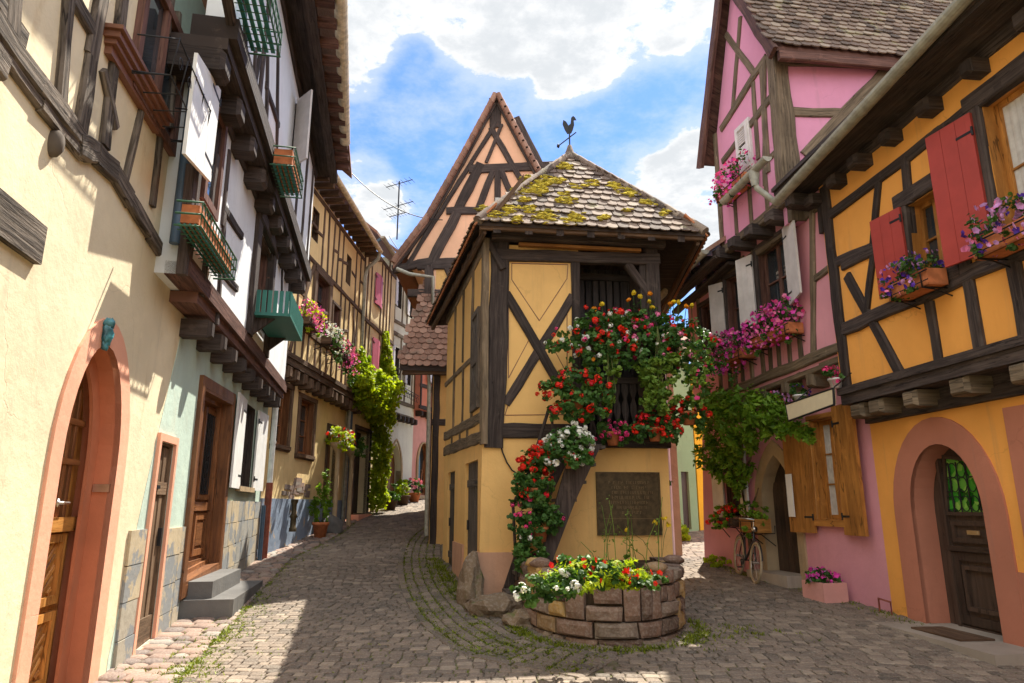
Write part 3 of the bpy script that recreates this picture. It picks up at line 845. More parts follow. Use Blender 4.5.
# curved channel of kerb stones sweeping round the dovecote
z6g = zc(240, 450, 2.932)
KERB = [gp(*z6g(*p)) for p in ((600, 205), (550, 220), (515, 245), (490, 275), (478, 310), (475, 345), (480, 385), (495, 430), (525, 480), (560, 520), (600, 555), (650, 588), (720, 615))]
KERB += [gp(530, 667), gp(585, 677)]
KP = [(p.x, p.y) for p in KERB]
INNER = KP + [(1.0, 7.2), (1.3, 8.4), (2.0, 10.7), (2.2, 18), (-1.6, 22), (KP[0][0] + .3, KP[0][1])]
BUILT = [[(-.42, 10.7), (2.4, 11.1), (2.1, 15.2), (-1.4, 15.2)], [(-2.0, 17.6), (3.8, 17.6), (3.8, 30), (-2.0, 30)]]


def left_wall_x(y):
    pts = [(-2.49, 0), (-5.35, 14.9), (-5.10, 21.6), (-4.75, 25), (-4.0, 27.7), (-3.0, 30), (-1, 34), (3, 40), (8, 46)]
    for (xa, ya), (xb, yb) in zip(pts, pts[1:]):
        if y <= yb: return xa + (xb - xa) * (y - ya) / (yb - ya)
    return 8


def right_wall_x(y): return 6.05 - .1 * y if y < 9.7 else 5.08 - .212 * (y - 9.7) if y < 14.8 else 7.0


def walk_w(y): return .52 * (1 - ss(17, 24, y)) + .20


def paving():
    mb = MB(); y = 5.0; j = 0
    while y < 33:
        dy = .118 if y < 12 else .14 if y < 15 else .19 if y < 20 else .26
        xl, xr = left_wall_x(y) + walk_w(y), right_wall_x(y); x = xl + rnd.random() * .1
        while x < xr:
            w = rnd.uniform(.11, .19) * (1 if y < 14 else 1.35)
            def Y(xx, yy): return yy + .14 * math.sin(xx * .55 + .4) + .05 * math.sin(xx * 1.9 + j * .13) - .045 * xx
            cx, cy = x + w / 2, Y(x + w / 2, y + dy / 2)
            if in_view(cx, cy) and not inpoly(cx, cy, INNER) and not any(inpoly(cx, cy, b) for b in BUILT):
                e = .005 + rnd.random() * .004; a = [rnd.gauss(0, .006) for _ in range(8)]
                q = [(x + e + a[0], Y(x, y + e) + a[1]), (x + w - e + a[2], Y(x + w, y + e) + a[3]), (x + w - e + a[4], Y(x + w, y + dy - e) + a[5]), (x + e + a[6], Y(x, y + dy - e) + a[7])]
                patch = mn.noise(V((cx * .35, cy * .35, 3))) * .25
                stone(mb, q, .012, min(1, max(0, rnd.gauss(.5 + patch, .24))), .011)
            x += w
        y += dy; j += 1
    # rows following the curve inside the channel
    n = len(KERB)
    def kp(s, off):
        s = max(0, min(n - 1.001, s)); i = int(s); k = s - i; a, b = V(KP[i]), V(KP[i + 1]); p = a.lerp(b, k)
        a2 = V(KP[max(0, i - 1)]); b2 = V(KP[min(n - 1, i + 2)]); d = ((b - a).normalized() * .6 + (b2 - a2).normalized() * .4).normalized()
        nn = V((-d.y, d.x)); return p + nn * off
    seg = [(V(KP[i + 1]) - V(KP[i])).length for i in range(n - 1)]
    for row in range(0, 13):
        o0 = .03 + row * .155; s = 0.0
        while s < n - 1.05:
            w = rnd.uniform(.15, .3); ds = w / max(.05, seg[int(min(s, n - 2))])
            q = [kp(s + ds * .06, o0 + .01), kp(s + ds * .94, o0 + .01), kp(s + ds * .94, o0 + .145), kp(s + ds * .06, o0 + .145)]
            c = (q[0] + q[2]) / 2
            if in_view(*c) and not any(inpoly(c.x, c.y, b) for b in BUILT) and c.x > left_wall_x(c.y) + .8 and (q[0] - q[2]).length < .6 and inpoly(c.x, c.y, INNER):
                stone(mb, [tuple(p) for p in q], .014, min(1, max(0, rnd.gauss(.42, .2))), .02)
            s += ds
    o = mb.build('street_paving', 'sett'); kind(o, 'structure')
    kb = MB(); s = 0.0
    while s < n - 1.05:
        w = rnd.uniform(.3, .5); ds = w / max(.05, seg[int(min(s, n - 2))])
        q = [kp(s + ds * .03, -.09), kp(s + ds * .97, -.09), kp(s + ds * .97, .02), kp(s + ds * .03, .02)]
        stone(kb, [tuple(p) for p in q], .022, min(1, max(0, rnd.gauss(.3, .2))), .02); s += ds
    kind(kb.build('kerb_channel', 'sett'), 'structure')
    # rounded cobbles along the foot of the left-hand houses
    cb = MB(); y = 4.5
    while y < 24:
        dy = rnd.uniform(.16, .24); xl = left_wall_x(y) - .05; x = xl; xe = left_wall_x(y) + walk_w(y)
        while x < xe - .06:
            w = min(rnd.uniform(.14, .34), xe - x); c = (x + w / 2, y + dy / 2 + rnd.gauss(0, .02))
            if in_view(*c):
                k = 7; a0 = rnd.random(); ring_ = []
                e = [rnd.uniform(.86, 1.06) for _ in range(4)]
                q = [(x + .012, c[1] - dy * .46 * e[0]), (x + w - .012, c[1] - dy * .46 * e[1]), (x + w - .012, c[1] + dy * .46 * e[2]), (x + .012, c[1] + dy * .46 * e[3])]
                stone(cb, q, .022, rnd.random(), .03, .008)
            x += w
        y += dy
    kind(cb.build('pavement_cobbles', 'cobble'), 'structure')
    # grass and moss in the joints
    gb = MB()
    def tuft(x, y, n, h):
        for _ in range(n):
            p = V((x + rnd.gauss(0, .05), y + rnd.gauss(0, .05), 0)); p.z = g(p.x, p.y); a = rnd.random() * 6.28; d = V((math.cos(a), math.sin(a), 0)) * .012
            tip = p + V((rnd.gauss(0, .035), rnd.gauss(0, .035), h * (.5 + rnd.random())))
            gb.face([p - d, p + d, tip], 0)
    for _ in range(900):
        y = rnd.uniform(5.5, 21) if rnd.random() < .6 else rnd.uniform(5.5, 11)
        tuft(left_wall_x(y) + walk_w(y) + rnd.gauss(.08, .16), y, rnd.randint(2, 6), .022)
    for _ in range(350):   # fringe in front, along the rows
        x, y = rnd.uniform(-3.6, 1), rnd.uniform(5.8, 9.5)
        if mn.noise(V((x * .8, y * .8, 7))) > .05: tuft(x, y, rnd.randint(2, 5), .018)
    for _ in range(1000):
        s = rnd.uniform(1, n - 1.2); q = kp(s, rnd.choice((.02, .02, .02, .175, .33, .49, .64)) + rnd.gauss(0, .012)); tuft(q.x, q.y, rnd.randint(4, 10), .025)
    for _ in range(200):
        u = rnd.random(); p = V((-.47 - u * .95, 10.5 + u * 4.4)); tuft(p.x - .12 - abs(rnd.gauss(0, .16)), p.y, rnd.randint(4, 9), .05)
    for _ in range(260):
        a = rnd.uniform(-.2, 3.3); x, y = 1.15 + math.cos(a) * 1.12, 9.0 - math.sin(a) * 1.25; tuft(x, y, rnd.randint(4, 9), .04)
    for _ in range(200):
        y = rnd.uniform(8.0, 14); tuft(right_wall_x(y) - abs(rnd.gauss(.08, .1)) - .05, y, rnd.randint(2, 7), .03)
    for (px_, py_, sp, k) in ((745, 632, .25, 30), (178, 672, .2, 40), (700, 642, .2, 30), (215, 640, .2, 30)):
        c = gp(px_, py_)
        for _ in range(k): tuft(c.x + rnd.gauss(0, sp), c.y + rnd.gauss(0, sp), 6, .035)
    go = gb.build('joint_grass', 'grass'); kind(go, 'stuff'); tag(go, 'bright green grass and moss sprouting between the street stones', 'grass')


paving()
# ------------------------------------------------------------------ left-hand row
FL = Fac(-2.30, -1, -5.302, 14.8, 1)
Z1 = zc(0, 0, 3.415); Z2 = zc(170, 0, 3.794); Z3 = zc(170, 160, 3.794); Z4 = zc(250, 230, 3.415); Z5 = zc(170, 370, 3.794)


def gf(F, u, o=0): p = F.p(u, 0, o); return g(p.x, p.y)


# --- cream house with the arched portal
h = thing('timber_house', 'cream plastered house with weathered grey beams and a salmon arched portal', 'house', FL.p(4, 0, -.5), 'timber-framed houses lining the lane')
PA = arch(6.46, 7.62, -.2, 1.95, 2.98, 16); PO = arch(6.26, 7.84, -.2, 1.95, 3.22, 16)
mb = MB()
wall(mb, FL, [(-3, -.6), (8.1, -.6), (8.1, .2), (8.6, 1.86), (9.32, 3.86), (9.05, 5), (9.05, 6.4), (7.5, 6.4), (7.5, 8.2), (-3, 8.2)], [arch(6.44, 7.64, -.2, 1.95, 3.0, 16), rect(3.2, 5.22, 1.2, 3.10)], 0, .05)
mass(mb, FL, -3, 8.0, -.6, 8.2, 0, 6)
mb.build('wall', 'cream', h)
mb = MB(); mb.plate(FL, PO, -.03, .025, 0, None, [PA])
pts = PA
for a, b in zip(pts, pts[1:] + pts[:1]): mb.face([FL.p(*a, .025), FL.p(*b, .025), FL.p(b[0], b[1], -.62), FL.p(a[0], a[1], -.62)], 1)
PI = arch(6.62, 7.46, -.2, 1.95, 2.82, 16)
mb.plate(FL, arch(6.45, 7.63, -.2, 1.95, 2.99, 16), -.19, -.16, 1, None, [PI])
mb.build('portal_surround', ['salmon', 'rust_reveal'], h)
# door: lower boarded panels, upper barred lights
dr = MB(); DO = -.27
dr.plate(FL, arch(6.47, 7.61, -.15, 1.95, 2.97, 16), DO - .08, DO - .03)
for u0, u1 in ((6.62, 7.00), (7.04, 7.46)):
    for z0, z1 in ((.12, .72), (.78, 1.36)):
        ring(dr, FL, rect(u0, u1, z0, z1), .07, DO - .03, DO + .02)
        nn = 7
        for i in range(nn):   # diagonal boards
            k = (i + .5) / nn; ua, ub = u0 + .08, u1 - .08; w_ = ub - ua; hz = z1 - z0 - .16
            za = z0 + .08 + hz * (k * 1.5 - .5); zb = za + hz * .5
            if za < z0 + .08: ua += w_ * (z0 + .08 - za) / (zb - za); za = z0 + .08
            if zb > z1 - .08: ub -= (ub - ua) * (zb - z1 + .08) / (zb - za); zb = z1 - .08
            dr.beam(FL.p(ua, za, DO - .03), FL.p(ub, zb, DO - .03), .05, FL.n, .018, -.02, .02)
FL.box(dr, 6.56, 7.52, 1.38, 1.50, DO - .03, DO + .05); FL.box(dr, 6.99, 7.07, .0, 2.85, DO - .03, DO + .04)
d_ = dr.build('door', 'oak', h)
gb = MB(); gb.plate(FL, arch(6.64, 7.44, 1.52, 1.95, 2.80, 12), DO - .03, DO - .015); gb.build('pane', 'glass', d_)
bb = MB()
for i in range(1, 7):
    u = 6.64 + .8 * i / 7; bb.beam(FL.p(u, 1.5, DO - .01), FL.p(u, 2.62, DO - .01), .055, FL.n, .03, -.02, .03)
for z in (1.95, 2.3): FL.box(bb, 6.62, 7.46, z, z + .05, DO - .01, DO + .035)
bb.build('bar', 'walnut', d_)
hb = MB(); hb.lathe(FL.p(7.12, 1.62, DO + .04), [(0, 0), (.035, 0), (.035, .01), (.012, .015), (.012, .05), (0, .05)], 12, 0, None, FL.n)
hb.tube([FL.p(7.12, 1.62, DO + .09), FL.p(7.22, 1.62, DO + .09)], .011, 8); hb.build('handle', 'steel', d_)
ip = MB(); p_ = FL.p(7.615, 1.72, -.08); ip.hexa([p_ + FL.d3 * a + FL.n * b + V((0, 0, c)) for c in (0, .07) for a, b in ((0, -.07), (0, .07), (-.02, .07), (-.02, -.07))]); ip.build('bell_plate', 'steel', h)
# weathered timber frame
mb = MB()
FL.tim(mb, [(0, 68), (150, 285), (292, 470)], .17, 0, .06, Z1); FL.tim(mb, [(0, 128), (150, 348), (288, 520)], .13, 0, .045, Z1)
FL.tim(mb, [(285, 492), (345, 520), (405, 590), (455, 680)], .20, 0, .06, Z1); FL.tim(mb, [(128, 190), (152, 232), (176, 272), (190, 300)], .17, 0, .055)
for pts, w_ in ((((62, -40), (48, 80)), .19), (((252, -40), (222, 330)), .13), (((365, -40), (325, 200), (288, 440)), .18), (((262, -10), (322, 90)), .15), (((432, -20), (405, 200), (368, 490)), .16),
                (((368, 260), (400, 420)), .10), (((492, 380), (438, 610)), .07), (((560, 440), (532, 690)), .11), (((620, 60), (590, 420)), .07), (((-60, -80), (80, 120)), .16)):
    FL.tim(mb, pts, w_, 0, .045, Z1)
a_ = FL.uz(0, 68); FL.tuz(mb, (a_[0] - 3, a_[1] + .35), a_, .17, 0, .06)
FL.tuz(mb, (7.42, 6.5), (7.42, 8.1), .16, 0, .04)
mb.build('timber_frame', 'timber_old', h)
mb = MB(); FL.box(mb, 3.0, 5.62, 3.24, 3.52, -.2, .05); mb.build('lintel', 'timber_old', h)
window(FL, h, rect(3.2, 5.22, 1.2, 3.10), 0, .25, .08, 2, 3, 'walnut')
# small oval peg below the rail
pg = MB(); q_ = FL.uz(52, 143); pg.lathe(FL.p(q_[0], q_[1], .0), [(0, .075), (.04, .07), (.062, .04), (.066, 0)], 12, 0, None, FL.n)
pg.v = [tuple(V((x, y, q_[1] + (z - q_[1]) * 1.7))) for x, y, z in pg.v]; pg.build('beam_peg', 'timber_old', h)
# upper window with its moulded brown sill
qa = FL.uz(150, 40, .02); qs = FL.uz(146, 90, .2)
wq = rect(qa[0] - .35, qa[0] + 1.02, 5.35, 6.75)
mb = MB(); ring(mb, FL, wq, .10, -.02, .07); FL.box(mb, wq[0][0] + .62, wq[0][0] + .72, 5.42, 6.7, -.02, .06)
wf = mb.build('window', 'timber_red', h)
g_ = MB(); g_.plate(FL, inset(wq, .08), .004, .012); g_.build('pane', 'glass', wf)
sb = MB()
e0, e1 = FL.uz(128, 30, .16), FL.uz(168, 146, .16)
zs = (e0[1] + e1[1]) / 2
for k_, (o1, dz0, dz1) in enumerate(((.06, -.06, .02), (.10, .02, .07), (.13, .07, .13), (.16, .13, .17))):
    FL.box(sb, e0[0] - .03 * k_, e1[0] + .03 * k_, zs + dz0, zs + dz1 - .002, -.01, o1)
sb.build('moulded_sill', 'brown_paint', h)

bk = thing('iron_basket', 'empty black wire flower basket below the brown moulded sill of the cream house', 'flower basket', FL.p(e1[0] - .3, zs, .2))
ib = MB(); u0, u1 = e0[0] + .35, e1[0] + .25
for z, o in ((zs + .02, .42), (zs + .40, .46)): ib.tube([FL.p(u0, z, .1), FL.p(u0, z, o), FL.p(u1, z, o), FL.p(u1, z, .1)], .008, 6)
for i in range(5):
    u = u0 + (u1 - u0) * i / 4; ib.tube([FL.p(u, zs + .42, .46), FL.p(u, zs + .02, .42), FL.p(u, zs + .0, .1)], .007, 6)
for i in range(4):
    u = u0 + (u1 - u0) * (i + .5) / 4
    ib.tube([FL.p(u + .07 * math.cos(a * .6) * (1 - a / 16), zs + .23 + .09 * math.sin(a * .6) * (1 - a / 16), .445) for a in range(14)], .005, 5)
ib.build('wire_frame', 'iron', bk)

# carved ornament over the portal
om = thing('wall_ornament', 'small teal glazed mask hanging at the crown of the salmon portal', 'ornament', FL.p(7.3, 2.85, .05))
ob = MB(); q_ = FL.uz(111, 333, .08)
ob.blob(FL.p(q_[0], q_[1], .05), (.045, .05, .13), 3, .6, 0, None, 3); ob.blob(FL.p(q_[0], q_[1] + .09, .055), (.055, .055, .045), 2, .6); ob.blob(FL.p(q_[0], q_[1] - .11, .045), (.03, .04, .05), 2, .6)
ob.build('mask', 'teal', om)

# --- mint house
h = thing('timber_house', 'mint green ground floor house with white infill, jettied storeys and stone plinth', 'house', FL.p(12, 0, -.5), 'timber-framed houses lining the lane')
E1 = 16.0
nd = [FL.uz(*p) for p in ((133, 640), (155, 632), (173, 452), (165, 452))]
nd = [(nd[0][0], gf(FL, nd[0][0]) + .02), (nd[0][0] + .62, gf(FL, nd[0][0]) + .06), (nd[0][0] + .62, 2.3), (nd[0][0] + .06, 2.3)]
md = [(10.42, gf(FL, 10.4) + .42), (12.35, gf(FL, 12.3) + .42), (12.22, 3.22), (10.38, 3.16)]
sw = [(13.35, 1.93), (14.62, 1.93), (14.55, 3.42), (13.25, 3.42)]
mb = MB()
wall(mb, FL, [(8.1, -.6), (E1, -.6), (E1, 4.0), (9.32, 4.0), (8.6, 1.86), (8.1, .2)], [nd, md, sw], .004, .35)
mass(mb, FL, 9.4, E1, -.6, 9.4, 0, 6)
mb.build('wall', 'mint', h)
for nm, o, z0, z1, u0 in (('upper_wall', .30, 4.0, 6.5, 8.0), ('attic_wall', .62, 6.62, 9.35, 7.6)):
    mb = MB(); hs = []
    if nm == 'upper_wall':
        ow = [FL.uz(*p, .3) for p in (Z3(318, 440), Z3(385, 440), Z3(380, 200), Z3(325, 190))]; UW = rect(ow[0][0], ow[1][0] - .15, 4.72, 6.1); hs = [UW]
    wall(mb, FL, rect(u0, E1, z0, z1), hs, o, .3); mb.build(nm, 'white', h)
# plinth of stone slabs, flaked
mb = MB(); u = 8.12
def plinth_run(a, b, top):
    rows = 4
    for r_ in range(rows):
        u = a
        while u < b - .05:
            w_ = min(rnd.uniform(.45, .62), b - u); z0 = gf(FL, u) - .1; hh = (top - z0) / rows
            FL.box(mb, u + .006, u + w_ - .006, z0 + hh * r_ + .005, z0 + hh * (r_ + 1) - .005, -.05, .028 + rnd.random() * .008); u += w_
for a_, b_, t_ in ((8.22, nd[0][0] - .06, 1.36), (nd[1][0] + .1, 10.30, 1.34), (12.48, E1, 1.68)): mb = MB(); plinth_run(a_, b_, t_); mb.build('plinth', 'plinth_tile', h)
# narrow door
mb = MB(); ring(mb, FL, inset(nd, -.09), .085, -.02, .04)
mb.build('door_surround', 'salmon', h)
ln = MB(); ring(ln, FL, inset(nd, -.004), .03, -.3, .0); ln.build('door_lining', 'door_grey', h)
db = MB(); db.plate(FL, nd, -.10, -.05); u0, u1 = nd[0][0] + .03, nd[1][0] - .02
for i in range(5): FL.box(db, u0 + (u1 - u0) * i / 5 + .008, u0 + (u1 - u0) * (i + 1) / 5 - .008, nd[0][1] + .1, 2.25, -.05, -.03 + (i % 2) * .012)
FL.box(db, u0, u1, nd[0][1] + .02, nd[0][1] + .3, -.05, -.003); FL.box(db, u0, u1, 1.72, 1.86, -.05, -.003)
nd_o = db.build('door', 'door_grey', h)
hb = MB(); FL.box(hb, u0 + .1, u0 + .22, 1.78, 1.82, -.003, .02); FL.box(hb, u1 - .12, u1 - .08, 1.15, 1.35, -.02, .02); hb.build('handle', 'iron', nd_o)
# main door in its deep oak frame
mb = MB()
ring(mb, FL, inset(md, -.16), .155, -.30, .06); ring(mb, FL, inset(md, -.012), .05, -.33, .055); ring(mb, FL, inset(md, .03), .07, -.22, -.10)
mb.build('door_frame', 'walnut', h)
db = MB(); a0, a1 = md[0][0] + .1, md[1][0] - .1; zb = md[0][1] + .06; zt = 3.1; DO = -.19
FL.box(db, a0, a1, zb, zt, DO - .06, DO); FL.box(db, a0, a1, zb, zb + .16, DO, DO + .05); FL.box(db, a0, a1, zb + .86, zb + .98, DO, DO + .06)
for i in range(2):
    b0 = a0 + (a1 - a0) * i / 2 + .08; b1 = a0 + (a1 - a0) * (i + 1) / 2 - .08
    ring(db, FL, rect(b0, b1, zb + .22, zb + .82), .09, DO, DO + .035); ring(db, FL, rect(b0, b1, zb + 1.02, zt - .06), .07, DO, DO + .035)
    FL.box(db, b0 + .14, b1 - .14, zb + .36, zb + .68, DO, DO + .03)
dd = db.build('door', 'walnut', h)
gb = MB(); ig = MB()
for i in range(2):
    b0 = a0 + (a1 - a0) * i / 2 + .15; b1 = a0 + (a1 - a0) * (i + 1) / 2 - .15
    FL.box(gb, b0, b1, zb + 1.1, zt - .13, DO + .002, DO + .008)
    for j in range(5):
        u = b0 + (b1 - b0) * (j + .5) / 5; ig.tube([FL.p(u, zb + 1.1, DO + .03), FL.p(u, zt - .13, DO + .03)], .008, 6)
    for j in range(5):
        z = zb + 1.25 + j * .25; ig.tube([FL.p((b0 + b1) / 2 + .09 * math.cos(a * .7), z + .09 * math.sin(a * .7), DO + .03) for a in range(10)], .006, 5)
gb.build('pane', 'glass', dd); ig.build('grille', 'iron', dd)
hb = MB(); hb.tube([FL.p(a0 + .12, zb + .93, DO + .05), FL.p(a0 + .12, zb + .93, DO + .12), FL.p(a0 + .3, zb + .95, DO + .12)], .018, 8); hb.build('handle', 'steel', dd)
# two worn steps
mb = MB(); gs = gf(FL, 11.2, .6)
FL.box(mb, 10.55, 12.45, -.2, gs + .40, -.1, .36); mb.build('door_step', 'greystone', h)
mb = MB(); FL.box(mb, 10.42, 12.75, -.2, gs + .19, -.1, .66); mb.build('door_step', 'greystone', h)
# ground-floor window
window(FL, h, sw, 0, .14, .08, 2, 3, 'timber', sill='limestone')
shutter(FL, h, sw[0][0] - .02, .05, sw[0][0] - .98, .10, 1.88, 3.42, 'white_paint', planks=3)
shutter(FL, h, sw[1][0] + .02, .05, sw[1][0] + .85, .10, 1.88, 3.42, 'white_paint', planks=3)
# jetty between ground and upper floor
mb = MB()
FL.box(mb, 8.6, E1, 3.86, 3.99, -.05, .30); FL.box(mb, 8.0, E1, 3.99, 4.14, .1, .355); FL.box(mb, 8.02, E1, 4.14, 4.22, .2, .335)
mb.build('jetty_beam', 'timber_red', h)
joists(FL, h, [9.2 + i * .78 for i in range(9)], 3.70, .17, .22, -.1, .34, 'timber')
# upper frame
mb = MB()
zt3 = Z3
for pts, w_ in ((((100, 40), (65, 420)), .12), (((185, 0), (158, 205)), .12), (((215, 190), (186, 610)), .12), (((232, -20), (206, 235)), .10), (((213, 185), (276, 285)), .13), (((205, 425), (258, 485)), .12),
                (((150, 300), (130, 500)), .12), (((390, 285), (395, 450)), .14), (((468, 330), (455, 520)), .2), (((430, 380), (428, 520)), .08), (((130, -60), (95, 120)), .10)):
    FL.tim(mb, pts, w_, .30, .035, Z3)
ub = UW[0][0]
FL.tuz(mb, (ub - .12, 4.2), (ub - .12, 6.4), .30, .30, .07); FL.tuz(mb, (UW[1][0] + .08, 4.2), (UW[1][0] + .08, 6.4), .22, .30, .07)
FL.tuz(mb, (ub - .25, 6.22), (UW[1][0] + .2, 6.22), .22, .30, .10); FL.tuz(mb, (8.0, 6.42), (E1, 6.42), .18, .30, .05); FL.tuz(mb, (ub - .2, 4.66), (UW[1][0] + .2, 4.66), .12, .3, .05)
FL.tuz(mb, (8.08, 4.2), (8.06, 6.4), .15, .30, .03)
mb.build('timber_frame', 'timber', h)
window(FL, h, UW, .3, .2, .09, 2, 3, 'timber_red')
# upper left window with its white shutter swung out
q_ = [FL.uz(*Z3(*p), .3) for p in ((100, 205), (165, 215))]
w2 = rect(q_[0][0], q_[1][0], 4.98, 6.3)
mb = MB(); ring(mb, FL, w2, .10, .28, .36); w_o = mb.build('window', 'timber_red', h)
g_ = MB(); g_.plate(FL, inset(w2, .08), .301, .31); g_.build('pane', 'glass', w_o)
s0, s1 = FL.uz(199, 96, .48), FL.uz(218, 136, .48)
shutter(FL, h, s1[0] + .08, .42, s0[0] - .12, .44, FL.uz(215, 180, .45)[1] - .08, FL.uz(221, 92, .45)[1] + .05, 'white_paint', FL.uz(194, 142, .55)[1] - .08, FL.uz(204, 50, .55)[1] + .05, planks=3)
# upper jetty
mb = MB(); FL.box(mb, 7.55, E1 + .05, 6.46, 6.60, -.05, .60); FL.box(mb, 7.55, E1 + .1, 6.60, 6.86, .2, .69)
mb.build('jetty_beam', 'timber', h)
joists(FL, h, [7.7, 8.6, 9.5, 10.4, 11.3, 12.2, 13.1, 14.0, 14.9, 15.7], 6.34, .30, .26, .0, .60, 'timber')
# attic frame
mb = MB()
for pts, w_ in ((((285, -40), (300, 300)), .10), (((345, 225), (322, 370)), .10), (((376, 225), (370, 500)), .11), (((330, 200), (325, 330)), .08), (((372, 330), (415, 470)), .10), (((415, 180), (410, 640)), .11), (((225, -60), (262, 150)), .12)):
    FL.tim(mb, pts, w_, .62, .035, Z2)
for u in (9.2, 13.3, 14.4, 15.5): FL.tuz(mb, (u, 6.8), (u, 9.3), .14, .62, .035)
FL.tuz(mb, (7.6, 9.25), (E1, 9.25), .22, .62, .05)
mb.build('timber_frame', 'timber', h)
for uu in (12.3,):
    w3 = rect(uu, uu + .8, 7.55, 8.8); mb = MB(); ring(mb, FL, w3, .09, .6, .68); w_o = mb.build('window', 'timber', h); g_ = MB(); g_.plate(FL, inset(w3, .07), .624, .632); g_.build('pane', 'glass', w_o)
    shutter(FL, h, uu - .02, .66, uu - .42, .95, 7.5, 8.85, 'offwhite_paint', planks=3)
# eaves: boarded soffit, rafters, roof and gutter
mb = MB(); FL.box(mb, 7.6, E1 + .3, 9.34, 9.40, .3, 1.12); FL.box(mb, 7.6, E1 + .3, 9.20, 9.34, .95, 1.12); mb.build('soffit', 'timber', h)
for i in range(15):
    mb = MB(); u = 8.6 + i * .5; FL.box(mb, u, u + .14, 9.27, 9.40, 1.12, 1.42); mb.build('rafter', 'timber_red', h)
mb = MB(); slab(mb, [FL.p(8.0, 9.50, 1.45), FL.p(E1 + .4, 9.50, 1.45), FL.p(E1 + .4, 13.4, -3.2), FL.p(8.0, 13.4, -3.2)], .10)
slab(mb, [FL.p(8.0, 13.4, -3.2), FL.p(E1 + .4, 13.4, -3.2), FL.p(E1 + .4, 9.3, -8.2), FL.p(8.0, 9.3, -8.2)], .10); mb.build('roof', 'tile_red', h)


def gutter(F, root, ua, za, ub, zb, o, r=.075, mat='zinc', name='gutter', end=True):
    mb = MB(); n = 9; a, b = F.p(ua, za, o), F.p(ub, zb, o); L = (b - a); k = max(2, int(L.length / .7))
    out = []
    for q, rr in ((0, r), (1, r * .92)):
        out.append([(-math.cos(math.pi * i / (n - 1)) * rr, -math.sin(math.pi * i / (n - 1)) * rr) for i in range(n)])
    for s_ in range(k):
        p0, p1 = a + L * (s_ / k), a + L * ((s_ + 1) / k)
        for w_, prof in enumerate(out):
            for i in range(n - 1):
                pts = [p0 + F.n * prof[i][0] + V((0, 0, prof[i][1])), p0 + F.n * prof[i + 1][0] + V((0, 0, prof[i + 1][1])), p1 + F.n * prof[i + 1][0] + V((0, 0, prof[i + 1][1])), p1 + F.n * prof[i][0] + V((0, 0, prof[i][1]))]
                mb.face(pts if w_ else pts[::-1], 0, None, None, True)
        c = p1 if s_ < k - 1 else p1 - L.normalized() * .02   # seam bead
        ring_ = [c + F.n * (x * 1.06) + V((0, 0, y * 1.06)) for x, y in out[0]]; d = L.normalized() * .018
        for i in range(n - 1): mb.face([ring_[i] - d, ring_[i + 1] - d, ring_[i + 1] + d, ring_[i] + d], 0)
    for p in ((a, b) if end else ()):
        mb.face([p + F.n * x + V((0, 0, y)) for x, y in out[0]], 0)
    return mb.build(name, mat, root)


FG = Fac(-2.80, 9.15, -3.78, 13.6, 1)
gutter(FG, h, -4, 9.52, FG.L, 9.40, .10, .11, 'cream_gutter')
mb = MB(); q_ = FL.uz(186, 70, .1); mb.tube([FL.p(7.9, 4.3, .2), FL.p(7.9, 6.9, .2)], .055, 10); mb.build('downpipe', 'pipe_blue', h)
# corner downpipe shared with the next house, white above and rust red below
mb = MB(); zj = 2.05
mb.tube([FL.p(E1 + .12, zj, .14), FL.p(E1 + .12, 4.0, .14)], .06, 10); mb.tube([FL.p(E1 + .12, 2.9, .14), FL.p(E1 + .12, 2.96, .14)], .072, 10)
dp = mb.build('downpipe', 'pipe_white', h)
mb = MB(); mb.tube([FL.p(E1 + .12, gf(FL, E1) - .05, .14), FL.p(E1 + .12, zj + .02, .14)], .075, 10); mb.build('cast_shoe', 'pipe_red', dp)
mb = MB(); mb.tube([FL.p(E1 - .12, gf(FL, E1), .1), FL.p(E1 - .12, 1.6, .1)], .045, 8); mb.build('standpipe', 'pipe_blue', h)

# --- baskets and balcony box on the mint house
def crate_basket(label, u0, u1, z, o0, dep, hh, slats, extra=None):
    b = thing('wire_planter', label, 'planter basket', FL.p((u0 + u1) / 2, z, o0), 'green wire planters of the mint house')
    ib = MB()
    for zz in (z, z + hh * .5, z + hh): ib.tube([FL.p(u0, zz, o0), FL.p(u0, zz, o0 + dep), FL.p(u1, zz, o0 + dep), FL.p(u1, zz, o0)], .012, 6)
    k = max(4, int((u1 - u0) / .12))
    for i in range(k + 1):
        u = u0 + (u1 - u0) * i / k; ib.tube([FL.p(u, z + hh, o0 + dep), FL.p(u, z, o0 + dep), FL.p(u, z, o0)], .007, 5)
    ib.build('wire_frame', 'green_iron', b)
    sb = MB()
    for i in range(4):
        o = o0 + .03 + (dep - .05) * i / 4; FL.box(sb, u0 + .03, u1 - .03, z + .015, z + .035, o, o + (dep - .05) / 4 - .03)
    sb.build('slat', slats, b)
    if extra:
        eb = MB(); FL.box(eb, u0 + .05, u1 - .05, z + .05, z + hh * .95, o0 + .04, o0 + dep - .04); eb.build('trough', extra, b)
    return b


